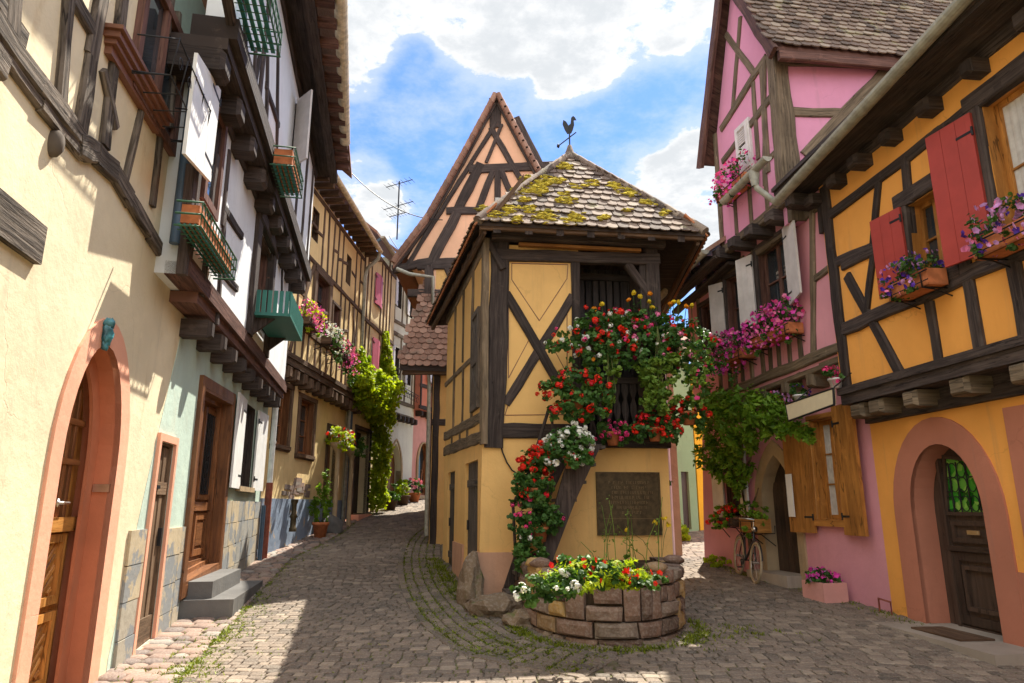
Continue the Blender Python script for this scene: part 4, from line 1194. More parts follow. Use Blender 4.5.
q0, q1 = FL.uz(*Z3(85, 270), .5), FL.uz(*Z3(225, 425), .5)
crate_basket('green wire planter holding a terracotta trough under the swung-out white shutter', q0[0], q1[0], (q0[1] + q1[1]) / 2 - .02, .32, .25, .26, 'green_paint', 'terra')
q1 = FL.uz(*Z2(410, 215), 1.0)
crate_basket('long green wire planter high below the dark eaves, nearest the cream house', q1[0] - 1.25, q1[0], q1[1], .66, .36, .34, 'green_paint')
q1 = FL.uz(*Z3(500, 145), 1.0)
crate_basket('narrow green wire planter with a terracotta pot beside the last attic shutter', q1[0] - 1.1, q1[0], q1[1], .66, .34, .30, 'green_paint', 'terra')
bb_ = thing('balcony_planter', 'green picket planter box on brackets under the dark framed window', 'planter', FL.p(13, 4.6, .5))
q0 = FL.uz(*Z3(300, 530), .4); u0 = UW[0][0] - .05; u1 = u0 + 1.75; zb = 4.55
mb = MB(); FL.box(mb, u0, u1, zb, zb + .05, .36, .92); mb.build('floor_board', 'green_paint', bb_)
mb = MB()
for i in range(15):
    u = u0 + .02 + (u1 - u0 - .06) * i / 14; FL.box(mb, u, u + .06, zb + .05, zb + .42, .885, .915)
for i in range(6):
    o = .38 + i * .088; FL.box(mb, u0 + .0, u0 + .025, zb + .05, zb + .42, o, o + .06); FL.box(mb, u1 - .025, u1, zb + .05, zb + .42, o, o + .06)
FL.box(mb, u0 + .026, u1 - .026, zb + .30, zb + .35, .865, .885)
mb.build('picket', 'green_paint', bb_)
for u in (u0 + .2, u1 - .2):
    mb = MB(); mb.hexa([FL.p(u - .03, zb - .28, .34), FL.p(u + .03, zb - .28, .34), FL.p(u + .03, zb - .24, .38), FL.p(u - .03, zb - .24, .38), FL.p(u - .03, zb, .34), FL.p(u + .03, zb, .34), FL.p(u + .03, zb, .66), FL.p(u - .03, zb, .66)]); mb.build('bracket', 'timber', bb_)

# --- ochre house
L3 = Fac(-5.38, 14.95, -5.12, 21.0, 1)
h = thing('timber_house', 'ochre house with close-set brown studs, two dark framed street windows and a bracketed jetty', 'house', L3.p(3, 0, -.5), 'timber-framed houses lining the lane')
E3 = L3.L
W1 = rect(.38, 1.30, 2.95, 4.3); W2 = rect(1.98, 3.08, 2.85, 4.22); D3 = [(4.35, .8), (5.25, .8), (5.25, 3.75), (4.35, 3.75)]
mb = MB(); wall(mb, L3, rect(0, E3, -.3, 4.75), [W1, W2, D3], 0, .3); mass(mb, L3, 0, E3, -.3, 9.4, 0, 6); mb.build('wall', 'ochre', h)
U1 = [rect(1.70, 2.75, 5.85, 7.4), rect(3.15, 3.75, 5.9, 7.0)]; U2 = [rect(1.1, 1.6, 8.15, 9.0), rect(4.2, 4.7, 8.0, 8.9)]
mb = MB(); wall(mb, L3, rect(-.05, E3, 4.75, 9.5), U1 + U2, .3, .25); mb.build('upper_wall', 'ochre', h)
mb = MB(); u = 0
L3.box(mb, .02, E3, -.3, 1.75, -.05, .03); mb.build('plinth', 'blue_plinth', h)
mb = MB()
for i in range(26):
    u = rnd.uniform(1.0, 2.9); z = 1.75 + rnd.random() * .45 * (1 - abs(u - 2.2) / 2.6); L3.box(mb, u, u + .32, z, z + .10, -.02, .012 + rnd.random() * .012)
mb.build('bare_brick', 'cobble', h)
for w_ in (W1, W2): window(L3, h, w_, 0, .18, .09, 2, 3, 'walnut', trim='timber_brown', tw=.13, sill='timber_brown')
mb = MB(); ring(mb, L3, inset(D3, -.1), .1, -.1, .05); mb.build('door_frame', 'timber_brown', h)
mb = MB(); mb.plate(L3, D3, -.25, -.2)
for i in range(4): L3.box(mb, 4.5 + i * .21, 4.68 + i * .21, 1.4, 3.6, -.2, -.17)
mb.build('door', 'walnut', h)
mb = MB(); L3.box(mb, -.05, E3, 4.70, 4.86, .0, .34); L3.box(mb, -.05, E3, 4.86, 4.98, .2, .37); mb.build('jetty_beam', 'timber_brown', h)
joists(L3, h, [.3 + i * .52 for i in range(13)], 4.55, .20, .28, -.1, .34, 'timber_brown')
mb = MB()
for i in range(15):
    u = .05 + i * .47
    for z0, z1 in ((4.98, 6.0), (6.0, 7.6), (7.6, 9.4)):
        if any(w[0][0] - .05 < u < w[1][0] + .05 and z0 < w[2][1] and z1 > w[0][1] + .2 for w in U1 + U2): continue
        L3.tuz(mb, (u + rnd.gauss(0, .03), z0), (u + rnd.gauss(0, .05), z1), .10, .3, .025)
for z in (5.75, 7.6, 9.38): L3.tuz(mb, (-.05, z), (E3, z), .13, .3, .035)
for z in (6.6, 8.5):
    for i in range(14):
        if rnd.random() < .55: L3.tuz(mb, (.05 + i * .47, z + rnd.gauss(0, .06)), (.52 + i * .47, z + rnd.gauss(0, .06)), .09, .3, .022)
for a, b in (((.2, 5.0), (1.4, 7.5)), ((5.9, 5.0), (5.1, 7.5)), ((.3, 7.7), (.9, 9.3))): L3.tuz(mb, a, b, .12, .3, .04)
mb.build('timber_frame', 'timber_brown', h)
window(L3, h, U1[0], .3, .15, .08, 2, 3, 'timber_red', trim='timber_brown', tw=.2)
window(L3, h, U1[1], .3, .15, .07, 1, 3, 'timber_red', trim='timber_brown', tw=.1)
for w_ in U2: window(L3, h, w_, .3, .12, .06, 1, 2, 'timber_brown')
mb = MB(); slab(mb, [L3.p(-.6, 9.75, .8), L3.p(E3, 9.75, .8), L3.p(E3, 13, -3), L3.p(-.6, 13, -3)], .10); slab(mb, [L3.p(-.6, 13, -3), L3.p(E3, 13, -3), L3.p(E3, 9, -7), L3.p(-.6, 9, -7)], .10); mb.build('roof', 'tile_red', h)
for i in range(16): mb = MB(); L3.box(mb, -.2 + i * .45, -.08 + i * .45, 9.52, 9.66, .25, .76); mb.build('rafter', 'timber_brown', h)
gutter(L3, h, -.4, 9.78, E3 - .1, 9.62, .86, .08, 'cream_gutter')
mb = MB(); mb.tube([L3.p(E3 - .15, 9.55, .86), L3.p(E3 - .12, 9.35, .8), L3.p(E3 - .08, 9.05, .45), L3.p(E3 - .08, 8.8, .40), L3.p(E3 - .08, 4.9, .40), L3.p(E3 - .08, 4.5, .12), L3.p(E3 - .08, 1.0, .12)], .06, 10); mb.build('downpipe', 'zinc', h)
mb = MB(); mb.lathe(L3.p(1.72, 1.0, .14), [(.09, 0), (.09, .08), (.07, .1), (.07, .3), (.1, .34), (.06, .42), (.06, .62), (.09, .68), (.09, .74)], 10); mb.build('pump_pipe', 'bronze', h)

# --- narrow buff house with the vine
L4 = Fac(-5.10, 21.05, -4.75, 25, 1); E4 = L4.L
h = thing('timber_house', 'narrow buff house with faded magenta shutters behind a bright green vine', 'house', L4.p(1.7, 0, -.5), 'timber-framed houses lining the lane')
D4 = rect(.9, 2.45, 1.35, 4.0); P4 = [rect(1.25, 2.05, 5.9, 7.1), rect(1.25, 2.05, 8.3, 9.4)]
mb = MB(); wall(mb, L4, rect(0, E4, -.2, 4.9), [D4], .02, .4); wall(mb, L4, rect(0, E4, 4.9, 10.2), P4, .28, .3); mass(mb, L4, 0, E4, -.2, 10.2, 0, 6); mb.build('wall', 'buff', h)
mb = MB(); ring(mb, L4, inset(D4, -.12), .12, -.1, .06); mb.plate(L4, D4, -.35, -.3); mb.build('door', 'timber', h)
mb = MB()
for i in range(9):
    u = .1 + i * .4
    for z0, z1 in ((5.0, 7.4), (7.6, 10.1)): 
        if 1.2 < u < 2.1: continue
        L4.tuz(mb, (u, z0), (u, z1), .09, .28, .03)
for z in (4.95, 5.75, 7.5, 10.1): L4.tuz(mb, (0, z), (E4, z), .15, .28, .035)
mb.build('timber_frame', 'timber_brown', h)
for w_ in P4:
    window(L4, h, w_, .28, .1, .06, 2, 3, 'white_paint')
    shutter(L4, h, w_[0][0] + .0, .33, w_[0][0] + .37, .38, w_[0][1], w_[2][1], 'magenta_paint', planks=2); shutter(L4, h, w_[1][0], .33, w_[1][0] - .37, .38, w_[0][1], w_[2][1], 'magenta_paint', planks=2)
mb = MB(); mb.plate(L4, rect(.05, .62, .8, 2.1), .0, .08); mb.build('plinth', 'salmon', h)
for k_ in range(3): mb = MB(); L4.box(mb, .5 - k_ * .05, 1.9, .5, 1.32 - k_ * .2, .05 + k_ * .32, .37 + k_ * .32); mb.build('door_step', 'salmon', h)
mb = MB(); slab(mb, [L4.p(-.1, 10.35, .7), L4.p(E4, 10.35, .7), L4.p(E4, 13, -2.5), L4.p(-.1, 13, -2.5)], .1); mb.build('roof', 'tile_red', h)
gutter(L4, h, .0, 10.2, E4, 10.05, .85, .08, 'zinc')
mb = MB(); mb.tube([L4.p(.02, 10.1, .8), L4.p(.05, 9.6, .12), L4.p(.05, 1.2, .12)], .055, 8); mb.build('downpipe', 'pipe_blue', h)

# --- ivory house
L5 = Fac(-4.75, 25, -4.0, 27.7, 1); E5 = L5.L
h = thing('timber_house', 'pale ivory house with pointed doorway and a wall lantern', 'house', L5.p(1.2, 0, -.5), 'timber-framed houses lining the lane')
AD = arch(.75, 1.75, 1.5, 2.9, 3.9, 12, .3); P5 = [rect(.7, 1.25, 6.3, 7.6), rect(1.9, 2.4, 6.3, 7.6), rect(.75, 1.25, 9.2, 10.3), rect(1.9, 2.35, 9.1, 10.2)]
mb = MB(); wall(mb, L5, rect(0, E5, 0, 11), [AD] + P5, 0, .4); mass(mb, L5, 0, E5, 0, 11, 0, 6); mb.build('wall', 'ivory', h)
mb = MB(); mb.plate(L5, AD, -.3, -.25); mb.build('door', 'walnut', h)
mb = MB(); ring(mb, L5, arch(.63, 1.87, 1.5, 2.9, 4.08, 12, .3), .12, -.2, .04); mb.build('door_surround', 'limestone', h)
mb = MB()
for z in (5.0, 5.5, 8.1, 8.6, 10.9): L5.tuz(mb, (0, z), (E5, z), .15, 0, .04)
for u in (.06, .6, 1.35, 1.8, 2.5, 2.75):
    for z0, z1 in ((5.5, 8.1), (8.6, 10.9)): L5.tuz(mb, (u, z0), (u, z1), .1, 0, .03)
mb.build('timber_frame', 'timber_grey', h)
joists(L5, h, [.2 + .4 * i for i in range(7)], 4.85, .16, .22, -.05, .25, 'timber')
for w_ in P5: window(L5, h, w_, 0, .1, .06, 1, 3, 'timber'); shutter(L5, h, w_[0][0], .06, w_[0][0] - .32, .12, w_[0][1], w_[2][1], 'offwhite_paint', planks=2)
mb = MB(); slab(mb, [L5.p(-.1, 11.1, .5), L5.p(E5, 11.1, .5), L5.p(E5, 14, -3), L5.p(-.1, 14, -3)], .1); mb.build('roof', 'tile_red', h)
gutter(L5, h, .0, 10.95, E5, 10.85, .55, .08, 'zinc')

# --- red-pink house at the bend
L6 = Fac(-4.0, 27.7, -2.6, 30.9, 1); E6 = L6.L
h = thing('timber_house', 'rose house at the bend with arched window under a red infill upper floor', 'house', L6.p(1.5, 0, -.5), 'timber-framed houses lining the lane')
A6 = arch(.45, 1.25, 2.0, 3.3, 4.1, 12); U6 = [rect(.9, 1.5, 6.6, 7.8)]
mb = MB(); wall(mb, L6, rect(0, E6, 0, 5.4), [A6, rect(2.1, 2.6, 1.9, 4.0)], 0, .35); mass(mb, L6, 0, E6, 0, 9.1, 0, 4); mb.build('wall', 'rose', h)
mb = MB(); wall(mb, L6, rect(0, E6, 5.4, 9.2), U6, .25, .25); mb.build('upper_wall', 'brick_red', h)
window(L6, h, A6, 0, .15, .08, 2, 3, 'walnut'); window(L6, h, U6[0], .25, .12, .06, 2, 3, 'timber')
mb = MB(); ring(mb, L6, inset(A6, -.14), .13, -.1, .05); mb.build('window_frame', 'limestone', h)
mb = MB(); mb.plate(L6, rect(2.1, 2.6, 1.9, 4.0), -.25, -.2); mb.build('door', 'door_dark', h)
mb = MB()
for z in (5.5, 6.4, 8.0, 9.1): L6.tuz(mb, (0, z), (E6, z), .16, .25, .04)
for u in (.08, .8, 1.6, 2.3, 3.1):
    for z0, z1 in ((5.5, 8.0), (8.0, 9.1)): L6.tuz(mb, (u, z0), (u, z1), .12, .25, .035)
mb.build('timber_frame', 'timber', h)
joists(L6, h, [.2 + .42 * i for i in range(7)], 5.25, .16, .22, -.05, .28, 'timber')
shutter(L6, h, .88, .3, .5, .4, 6.6, 7.8, 'offwhite_paint')
mb = MB(); slab(mb, [L6.p(-.1, 9.3, .55), L6.p(E6, 9.3, .55), L6.p(E6, 11, -2), L6.p(-.1, 11, -2)], .1); mb.build('roof', 'tile_red', h)

# --- things on and before the far left-hand houses
window_box('flower box of pink blooms with lime leaves at the nearest window of the ochre house', L3, .55, 1.5, 5.75, .34, .26, .18, 'timber_brown',
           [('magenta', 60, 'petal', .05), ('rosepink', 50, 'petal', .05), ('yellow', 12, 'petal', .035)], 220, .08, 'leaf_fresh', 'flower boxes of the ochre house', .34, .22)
window_box('flower box of white blooms at the wide framed window of the ochre house', L3, 1.75, 2.75, 5.55, .5, .26, .18, 'timber_brown',
           [('white', 110, 'petal', .045), ('rosepink', 10, 'petal', .04)], 260, .08, 'leaf', 'flower boxes of the ochre house', .32, .3)
window_box('flower box of trailing pink blooms next to the grey downpipe of the ochre house', L3, 2.85, 3.9, 5.4, .5, .26, .18, 'timber_brown',
           [('rosepink', 90, 'petal', .05), ('magenta', 40, 'petal', .05)], 260, .08, 'leaf', 'flower boxes of the ochre house', .34, .45)
window_box('small box of red flowers below the upper window of the rose house', L6, .8, 1.6, 6.2, .3, .25, .18, 'timber_brown', [('red', 30, 'petal', .07), ('rosepink', 16, 'petal', .06)], 120, .1, 'leaf', None, .25, .15)

v = thing('climbing_vine', 'lush lime green vine climbing over the doorway of the narrow buff house', 'vine', L4.p(2.6, 1.4, .1))
mb = MB(); bp = [L4.p(2.75, 1.35, .12), L4.p(2.7, 2.6, .12), L4.p(2.85, 4.2, .14), L4.p(2.6, 5.6, .14), L4.p(2.6, 7.4, .34)]
mb.tube(bp, [.07, .06, .05, .04, .02], 7); mb.tube([bp[2], L4.p(1.6, 4.75, .16), L4.p(-.4, 5.2, .16)], [.04, .03, .02], 6); mb.build('trunk', 'bark', v)
blobs = []
for u, z, ru, rz in ((2.9, 7.2, .12, .45), (2.9, 6.6, .30, .55), (2.9, 6.0, .42, .6), (2.4, 5.3, .8, .6), (1.5, 5.2, .8, .6), (.6, 5.2, .8, .6), (-.2, 5.3, .5, .5), (-.1, 5.9, .25, .45), (2.9, 4.4, .5, .7), (2.9, 3.5, .42, .7), (2.85, 2.6, .38, .6), (2.8, 1.9, .4, .45), (2.0, 4.6, .6, .35), (1.0, 4.7, .6, .3), (3.2, 4.9, .3, .4)):
    blobs.append((L4.p(u - .35, z, .40 if u > 2.6 else .55), (ru * .85, .26, rz)))
for u, z, o in ((5.6, 5.2, .5), (5.2, 5.35, .5), (5.9, 5.6, .45), (6.3, 5.0, .5), (5.9, 4.9, .55)): blobs.append((L3.p(u, z, o), (.45, .2, .38)))
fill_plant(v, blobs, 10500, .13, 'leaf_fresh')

lt = thing('street_lantern', 'black wall lantern on a scrolled iron bracket on the ivory house', 'lantern', L5.p(.4, 7.2, .0))
c = L5.p(.5, 7.0, 1.0)
mb = MB(); mb.tube([L5.p(.4, 6.6, .02), L5.p(.45, 6.62, .6), c + V((0, 0, -.35))], .025, 6); mb.tube([L5.p(.4, 6.2, .02), L5.p(.42, 6.3, .35), L5.p(.45, 6.6, .5)], .018, 6); mb.build('bracket', 'iron', lt)
mb = MB(); mb.lathe(c, [(0, -.36), (.08, -.34), (.1, -.3), (.17, .14), (.2, .15), (.2, .18), (.1, .33), (.04, .36), (.03, .44), (0, .46)], 6)
mb.build('lamp_body', 'iron', lt)
mb = MB(); mb.lathe(c, [(.115, -.28), (.178, .13)], 6); mb.build('pane', 'lampglass', lt)
rl = thing('iron_bracket', 'wrought iron scroll rail low on the ivory house below the lantern', 'bracket', L5.p(1.5, 5.6, .3))
mb = MB(); 
for o in (.05, .3): mb.tube([L5.p(.5, 6.05, o), L5.p(2.6, 5.9, o)], .015, 5)
for i in range(9): mb.tube([L5.p(.6 + i * .23 + .09 * math.cos(a), 5.85 + .12 * math.sin(a) - i * .015, .3) for a in (0, .7, 1.4, 2.1, 2.8, 3.5, 4.2, 4.9, 5.6)], .010, 5)
mb.build('scroll', 'iron', rl)

pg_ = 'pots and tubs standing before the left-hand houses'
B = gp(322, 524); potted('potted_shrub', 'tall feathery shrub in a clay pot by the ochre house doorway', 'potted plant', (*(L3.p(3.05, 0, .38).xy), gf(L3, 3.05, .38)), .2, .38, [((0, 0, .8), (.26, .26, .45)), ((.02, 0, 1.25), (.18, .18, .4)), ((-.05, -.1, .7), (.26, .25, .3))], 700, .12, 'leaf_vine', (), pg_, 'terra', 'long')
b_ = thing('boulder', 'grey rounded guard stone at the foot of the ochre house doorway', 'stone', L3.p(5.0, 0, .5)); q_ = L3.p(4.0, gf(L3, 4.0, .4), .35); mb = MB(); mb.blob(q_ + V((0, 0, .12)), (.32, .38, .34), 3, .35, 0, .3); mb.build('stone', 'greystone', b_)
def pillar(label, u, z, cols):
    p = thing('pillar_planter', label, 'planter', L3.p(u, 1.2, .4), 'bowl planters on posts at the ochre doorway')
    mb = MB(); c = L3.p(u, .7, .45); mb.tube([c, c + V((0, 0, z - 1.05))], .065, 10); mb.build('post', 'limestone', p)
    mb = MB(); c = L3.p(u, z - .35, .45); mb.lathe(c, [(.07, 0), (.09, .08), (.20, .22), (.24, .32), (.21, .32), (.15, .26), (0, .25)], 14); mb.build('bowl', 'limestone', p)
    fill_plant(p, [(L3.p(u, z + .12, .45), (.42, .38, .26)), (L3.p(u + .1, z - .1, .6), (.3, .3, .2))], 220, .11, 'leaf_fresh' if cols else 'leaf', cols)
pillar('stone bowl on a post filled with red and white blooms at the ochre doorway', 3.95, 3.3, [('scarlet', 16, 'petal', .06), ('white', 16, 'petal', .05)])
pillar('stone bowl on a post with plain green trailing plant beside the vine', 5.35, 3.25, [])
for (px_, py_, lab, n_, h_) in ((432, 497, 'low dark tub with greenery at the far end of the lane', 90, .3), (414, 502, 'clay pot with pink blooms by the pointed doorway', 100, .45), (403, 505, 'small shrub in a box between vine and pointed doorway', 140, .5), (390, 510, 'leafy wooden tub at the foot of the vine', 150, .45)):
    B = gp(px_, py_); cols = [('rosepink', 30, 'petal', .07)] if 'pink' in lab else []
    potted('flower_tub', lab, 'potted plant', (B.x, B.y, g(B.x, B.y)), .25, .35, [((0, 0, .35 + h_ * .5), (.36, .36, h_ * .7))], n_, .14, 'leaf_fresh' if 'shrub' in lab else 'leaf', cols, pg_, 'terra' if 'clay' in lab else 'timber_brown')

# --- antenna and cables against the sky
a_ = thing('tv_antenna', 'thin metal television antenna on the roof of the ivory house', 'antenna', L5.p(1, 13, -2))
mb = MB(); c = L5.p(1.2, 12.2, -.3); mb.tube([c, c + V((0, 0, 2.6))], .03, 6)
for z, L_ in ((2.5, .9), (1.5, 1.0), (1.1, .6)):
    d = V((.93, -.36, .1)); mb.tube([c + V((0, 0, z)) - d * L_ * .7, c + V((0, 0, z)) + d * L_ * .7], .018, 5)
    for k_ in range(-3, 4): e = c + V((0, 0, z)) + d * L_ * .22 * k_; mb.tube([e - V((.3, .8, 0)) * .3, e + V((.3, .8, 0)) * .3], .010, 4)
mb.build('mast', 'iron', a_)
for lab, A, Bp, sag in (('black overhead cable sagging from the ochre eaves to the peach gable', L3.p(2.0, 10.4, .9), V((-1.9, 17.4, 9.2)), .35), ('thin lower cable crossing behind the antenna to the peach house', L4.p(1.0, 10.6, .8), V((-2.2, 17.4, 7.9)), .3)):
    mb = MB(); pts = [A.lerp(Bp, i / 20) - V((0, 0, sag * 4 * (i / 20) * (1 - i / 20))) for i in range(21)]; mb.tube(pts, .014, 5)
    o = mb.build('overhead_cable', 'iron', None, A); tag(o, lab, 'cable')
# ------------------------------------------------------------------ peach gable house behind
P1 = zc(420, 200, 4.269); P2 = zc(420, 340, 3.794); P3 = zc(540, 230, 3.794); P4 = zc(490, 400, 3.252); PG = zc(390, 80, 3.103)
G = Fac(-2.25, 17.5, 3.9, 17.5, 1)          # gable facing the camera
h = thing('gable_house', 'tall peach gabled house with crossed dark timbers and a steep red tiled roof', 'house', (0.5, 18, .6))
ax = G.uz(495, 97); el = G.uz(398, 262); bl = G.uz(427, 300)
er = (2 * ax[0] - el[0] + .4, el[1] + .2)
mb = MB()
wall(mb, G, [(bl[0] + .25, 0), (6.1, 0), (6.1, 7.0), (er[0], er[1]), (ax[0], ax[1] - .25), (el[0] + .25, el[1] + .1), (bl[0] + .05, 7.6), (bl[0] + .05, 6.6), (bl[0] + .25, 6.2)], [], 0, .2, 0, 9)
mb.build('wall', 'peach', h)
# side towards the lane
SL = Fac(-2.05, 17.5, -1.6, 27, -1)
mb = MB(); wall(mb, SL, rect(0, 9, 0, 8), [], 0); mb.build('side_wall', 'pigeon_low', h)
mb = MB(); SL.tuz(mb, (0, 3.6), (6, 3.6), .2, 0, .03); SL.tuz(mb, (.1, 0), (.1, 6), .22, 0, .03); SL.tuz(mb, (0, 5.2), (6, 5.2), .18, 0, .03); mb.build('side_frame', 'timber', h)
mb = MB()
for pts, w_ in ((((90, 570), (430, 560)), .30), (((180, 405), (480, 400)), .22), (((250, 275), (520, 262)), .26), (((120, 560), (120, 800)), .25), (((55, 570), (330, 130)), .12),
                (((130, 560), (205, 415)), .27), (((205, 410), (280, 262)), .28), (((315, 150), (420, 330)), .16), (((345, 140), (300, 250)), .09), (((318, 285), (272, 400)), .18), (((334, 285), (334, 400)), .17), (((345, 280), (395, 400)), .16),
                (((165, 560), (200, 640)), .14), (((60, 660), (330, 660)), .2), (((325, 60), (325, 140)), .34), (((390, 120), (480, 300)), .3), (((12, 585), (130, 560)), .22)):
    G.tim(mb, pts, w_, 0, .06, PG)
mb.build('timber_frame', 'timber', h)
# roof and verge
mb = MB(); ov = .18
lp = [(el[0] - .1, el[1] - .1), (el[0] + (ax[0] - el[0]) * .30, el[1] + (ax[1] - el[1]) * .24), (el[0] + (ax[0] - el[0]) * .65, el[1] + (ax[1] - el[1]) * .60), (ax[0], ax[1] - .10)]
rp = [(2 * ax[0] - u + (.4 if i == 0 else .1), z) for i, (u, z) in enumerate(lp)]
for side in (lp, rp):
    for a, b in zip(side, side[1:]):
        q = [G.p(*a, ov), G.p(*b, ov), G.p(*b, -9), G.p(*a, -9)]; slab(mb, q, .14)
mb.build('roof', 'tile_red', h)
mb = MB()
for side in (lp, rp):
    for a, b in zip(side, side[1:]):
        n_ = max(2, int(math.hypot(b[0] - a[0], b[1] - a[1]) / .22))
        for i in range(n_):
            p, q = lerp2(a, b, i / n_), lerp2(a, b, (i + 1.12) / n_); mb.tube([G.p(p[0], p[1] + .03, ov), G.p(q[0], q[1] + .06, ov)], .085, 7)
mb.build('verge_tile', 'tile_red', h)
mb = MB()
for side in (lp, rp):
    for a, b in zip(side, side[1:]): mb.beam(G.p(a[0], a[1] - .15, ov - .1), G.p(b[0], b[1] - .15, ov - .1), .11, G.n, .03, -.05)
mb.build('bargeboard', 'timber', h)
mb = MB(); a = G.uz(400, 268, .5); mb.tube([G.p(a[0] - .1, a[1], .45), G.p(a[0] + .25, a[1] - .15, .45), G.p(a[0] + .85, a[1] - .18, .3), G.p(a[0] + .85, a[1] - 1.3, .12)], .055, 8); mb.build('downpipe', 'zinc', h)
gutter(G, h, 0, 0, 0, 0, 0) if False else None
# low tiled roof leaning against it over the lane
PQ = [G.uz(*p, .9) for p in ((400, 366), (452, 374), (452, 310), (424, 305))]
r_ = []
a, b = G.p(PQ[0][0], PQ[0][1], .9), G.p(PQ[0][0] + 3.2, PQ[0][1] - .1, .9); c_ = G.p(bl[0] + 3.2, 7.15, -.02); d_ = G.p(bl[0] - .12, 7.15, -.02)
mb = MB(); slab(mb, [a, b, c_, d_], .10); ups = (d_ - a) - (b - a).normalized() * (d_ - a).dot((b - a).normalized()); Lr = ups.length; ups.normalize(); al = (b - a).normalized(); up = al.cross(ups)
sh = (d_ - a).dot(al)
tiles(mb, a + up * .01, al, ups, up, ((0, (b - a).length), Lr), .17, .19, lambda s, r: s > sh * r / Lr - .05, .02, 1)
mb.build('lean_to_roof', ['timber', 'tile_red'], h)
mb = MB(); a2 = G.p(bl[0] + .2, 5.1, .5)
mb.beam(G.p(PQ[0][0] + .05, PQ[0][1] - .12, .75), G.p(PQ[0][0] + 3, PQ[0][1] - .16, .75), .14, G.n, .08, -.05); mb.build('eaves_beam', 'timber_brown', h)
FE = Fac(-1.98, 16.9, 3, 16.9, 1)
mb = MB(); wall(mb, FE, rect(0, 3.4, 0, 5.2), [], 0, .3, 0, .6); mb.build('annex_wall', 'pigeon_low', h)
mb = MB(); FE.tuz(mb, (0, 4.9), (1.5, 4.9), .25, 0, .03); FE.tuz(mb, (.1, 0), (.1, 5.0), .16, 0, .03); FE.tuz(mb, (0, 3.6), (1.5, 3.6), .16, 0, .03); mb.build('annex_frame', 'timber', h)
mb = MB(); mb.tube([FE.p(-.35, 5.0, .1), FE.p(-.1, 4.8, .1), FE.p(-.08, 4.5, .1), FE.p(-.05, .9, .12)], .05, 8); mb.build('annex_downpipe', 'zinc', h)

# ------------------------------------------------------------------ the dovecote
PF = Fac(-.45, 10.45, 2.45, 10.85, 1); PL = Fac(-.45, 10.45, -1.46, 14.96, -1); PR = Fac(2.45, 10.85, 2.2, 15.2, 1)
h = thing('dovecote', 'free-standing yellow timbered dovecote with mossy pyramid roof at the fork of two lanes', 'dovecote', (1, 12.5, .3))
mb = MB()
wall(mb, PF, [(-.04, 0), (2.93, 0), (2.86, 2.62), (0, 2.62)], [], 0, .2)
PLD = [(.33, .2), (1.62, .2), (1.66, 2.30), (.38, 2.30)]; PLD2 = [(2.95, .3), (3.95, .3), (3.95, 2.25), (2.95, 2.25)]
wall(mb, PL, [(0, 0), (4.6, 0), (4.6, 2.75), (0, 2.62)], [PLD, PLD2], 0, .25)
wall(mb, PR, rect(0, 4.3, 0, 5.6), [], 0)
mb.build('wall', 'pigeon', h)
BK = Fac(-1.4, 14.9, 2.2, 15.2, -1)
mb = MB(); wall(mb, BK, rect(0, 3.6, 0, 5.6), [], 0); mb.build('rear_wall', 'pigeon', h)
mb = MB(); PF.box(mb, -.05, .62, 0, .93, -.02, .035); PL.box(mb, -.037, .33, 0, .93, -.02, .035); mb.build('plinth', 'plinth_pink', h)
mb = MB(); PL.box(mb, 1.68, 2.9, .0, .95, -.02, .03); mb.build('plinth', 'plinth_pink', h)
UPo = .02; ON = -.07
mb = MB()
LG = rect(1.56, 2.78, 2.62, 5.46)
wall(mb, PF, [(.2, 2.6), (1.56, 2.6), (1.56, 5.75), (.2, 5.75)], [], .0, .2)
wall(mb, PL, [(-.05, 2.62), (4.6, 2.75), (4.6, 5.75), (-.05, 5.75)], [], .0, .2)
mb.build('upper_wall', 'pigeon', h)
# painted lines inside the panels
mb = MB()
def pline(F, pts, o=.006):
    q = [F.uz(*p, o) for p in pts]
    for a, b in zip(q, q[1:] + q[:1]): mb.beam(F.p(*a, 0), F.p(*b, 0), .013, F.n, o, -.004, .02)
pline(PF, [P1(*p) for p in ((392, 270), (632, 276), (628, 335), (510, 515), (392, 340))])
pline(PF, [P1(*p) for p in ((378, 445), (470, 588), (378, 760))]); pline(PF, [P1(*p) for p in ((628, 470), (628, 740), (545, 588))])
pline(PF, [P2(*p) for p in ((322, 285), (545, 283), (530, 190), (452, 55), (345, 215))])
mb.build('painted_line', 'brown_paint', h)
# timbers of the front
mb = MB()
PF.tuz(mb, (.17, 2.45), (.27, 5.98), .30, 0, .06); PF.tuz(mb, (.2, 5.56), (2.95, 5.62), .20, 0, .07); PF.tuz(mb, (.1, 5.84), (3.0, 5.86), .14, .12, .10)
PF.tuz(mb, (.1, 2.70), (1.6, 2.72), .22, 0, .05); PF.tuz(mb, (1.50, 2.5), (1.50, 5.5), .15, 0, .05)
x0 = [PF.uz(*P1(*p), .03) for p in ((375, 375), (560, 665))]; x1 = [PF.uz(*P1(*p), .03) for p in ((645, 385), (440, 683))]
PF.tuz(mb, (.36, 4.92), (1.46, 3.02), .15, 0, .045); PF.tuz(mb, (1.46, 4.92), (.36, 3.12), .15, 0, .030)
PF.tuz(mb, (2.84, 2.5), (2.80, 5.9), .24, 0, .06); PF.tuz(mb, (1.5, 2.55), (2.95, 2.55), .16, .0, .10)
PF.tuz(mb, (2.80, 4.92), (2.40, 5.52), .12, 0, .05); PF.tuz(mb, (.30, 5.3), (.05, 5.8), .1, .05, .06)
mb.build('timber_frame', 'timber', h)
mb = MB(); PF.box(mb, .55, 2.6, 5.70, 5.75, .05, .14); mb.build('eaves_strip', 'pine', h)
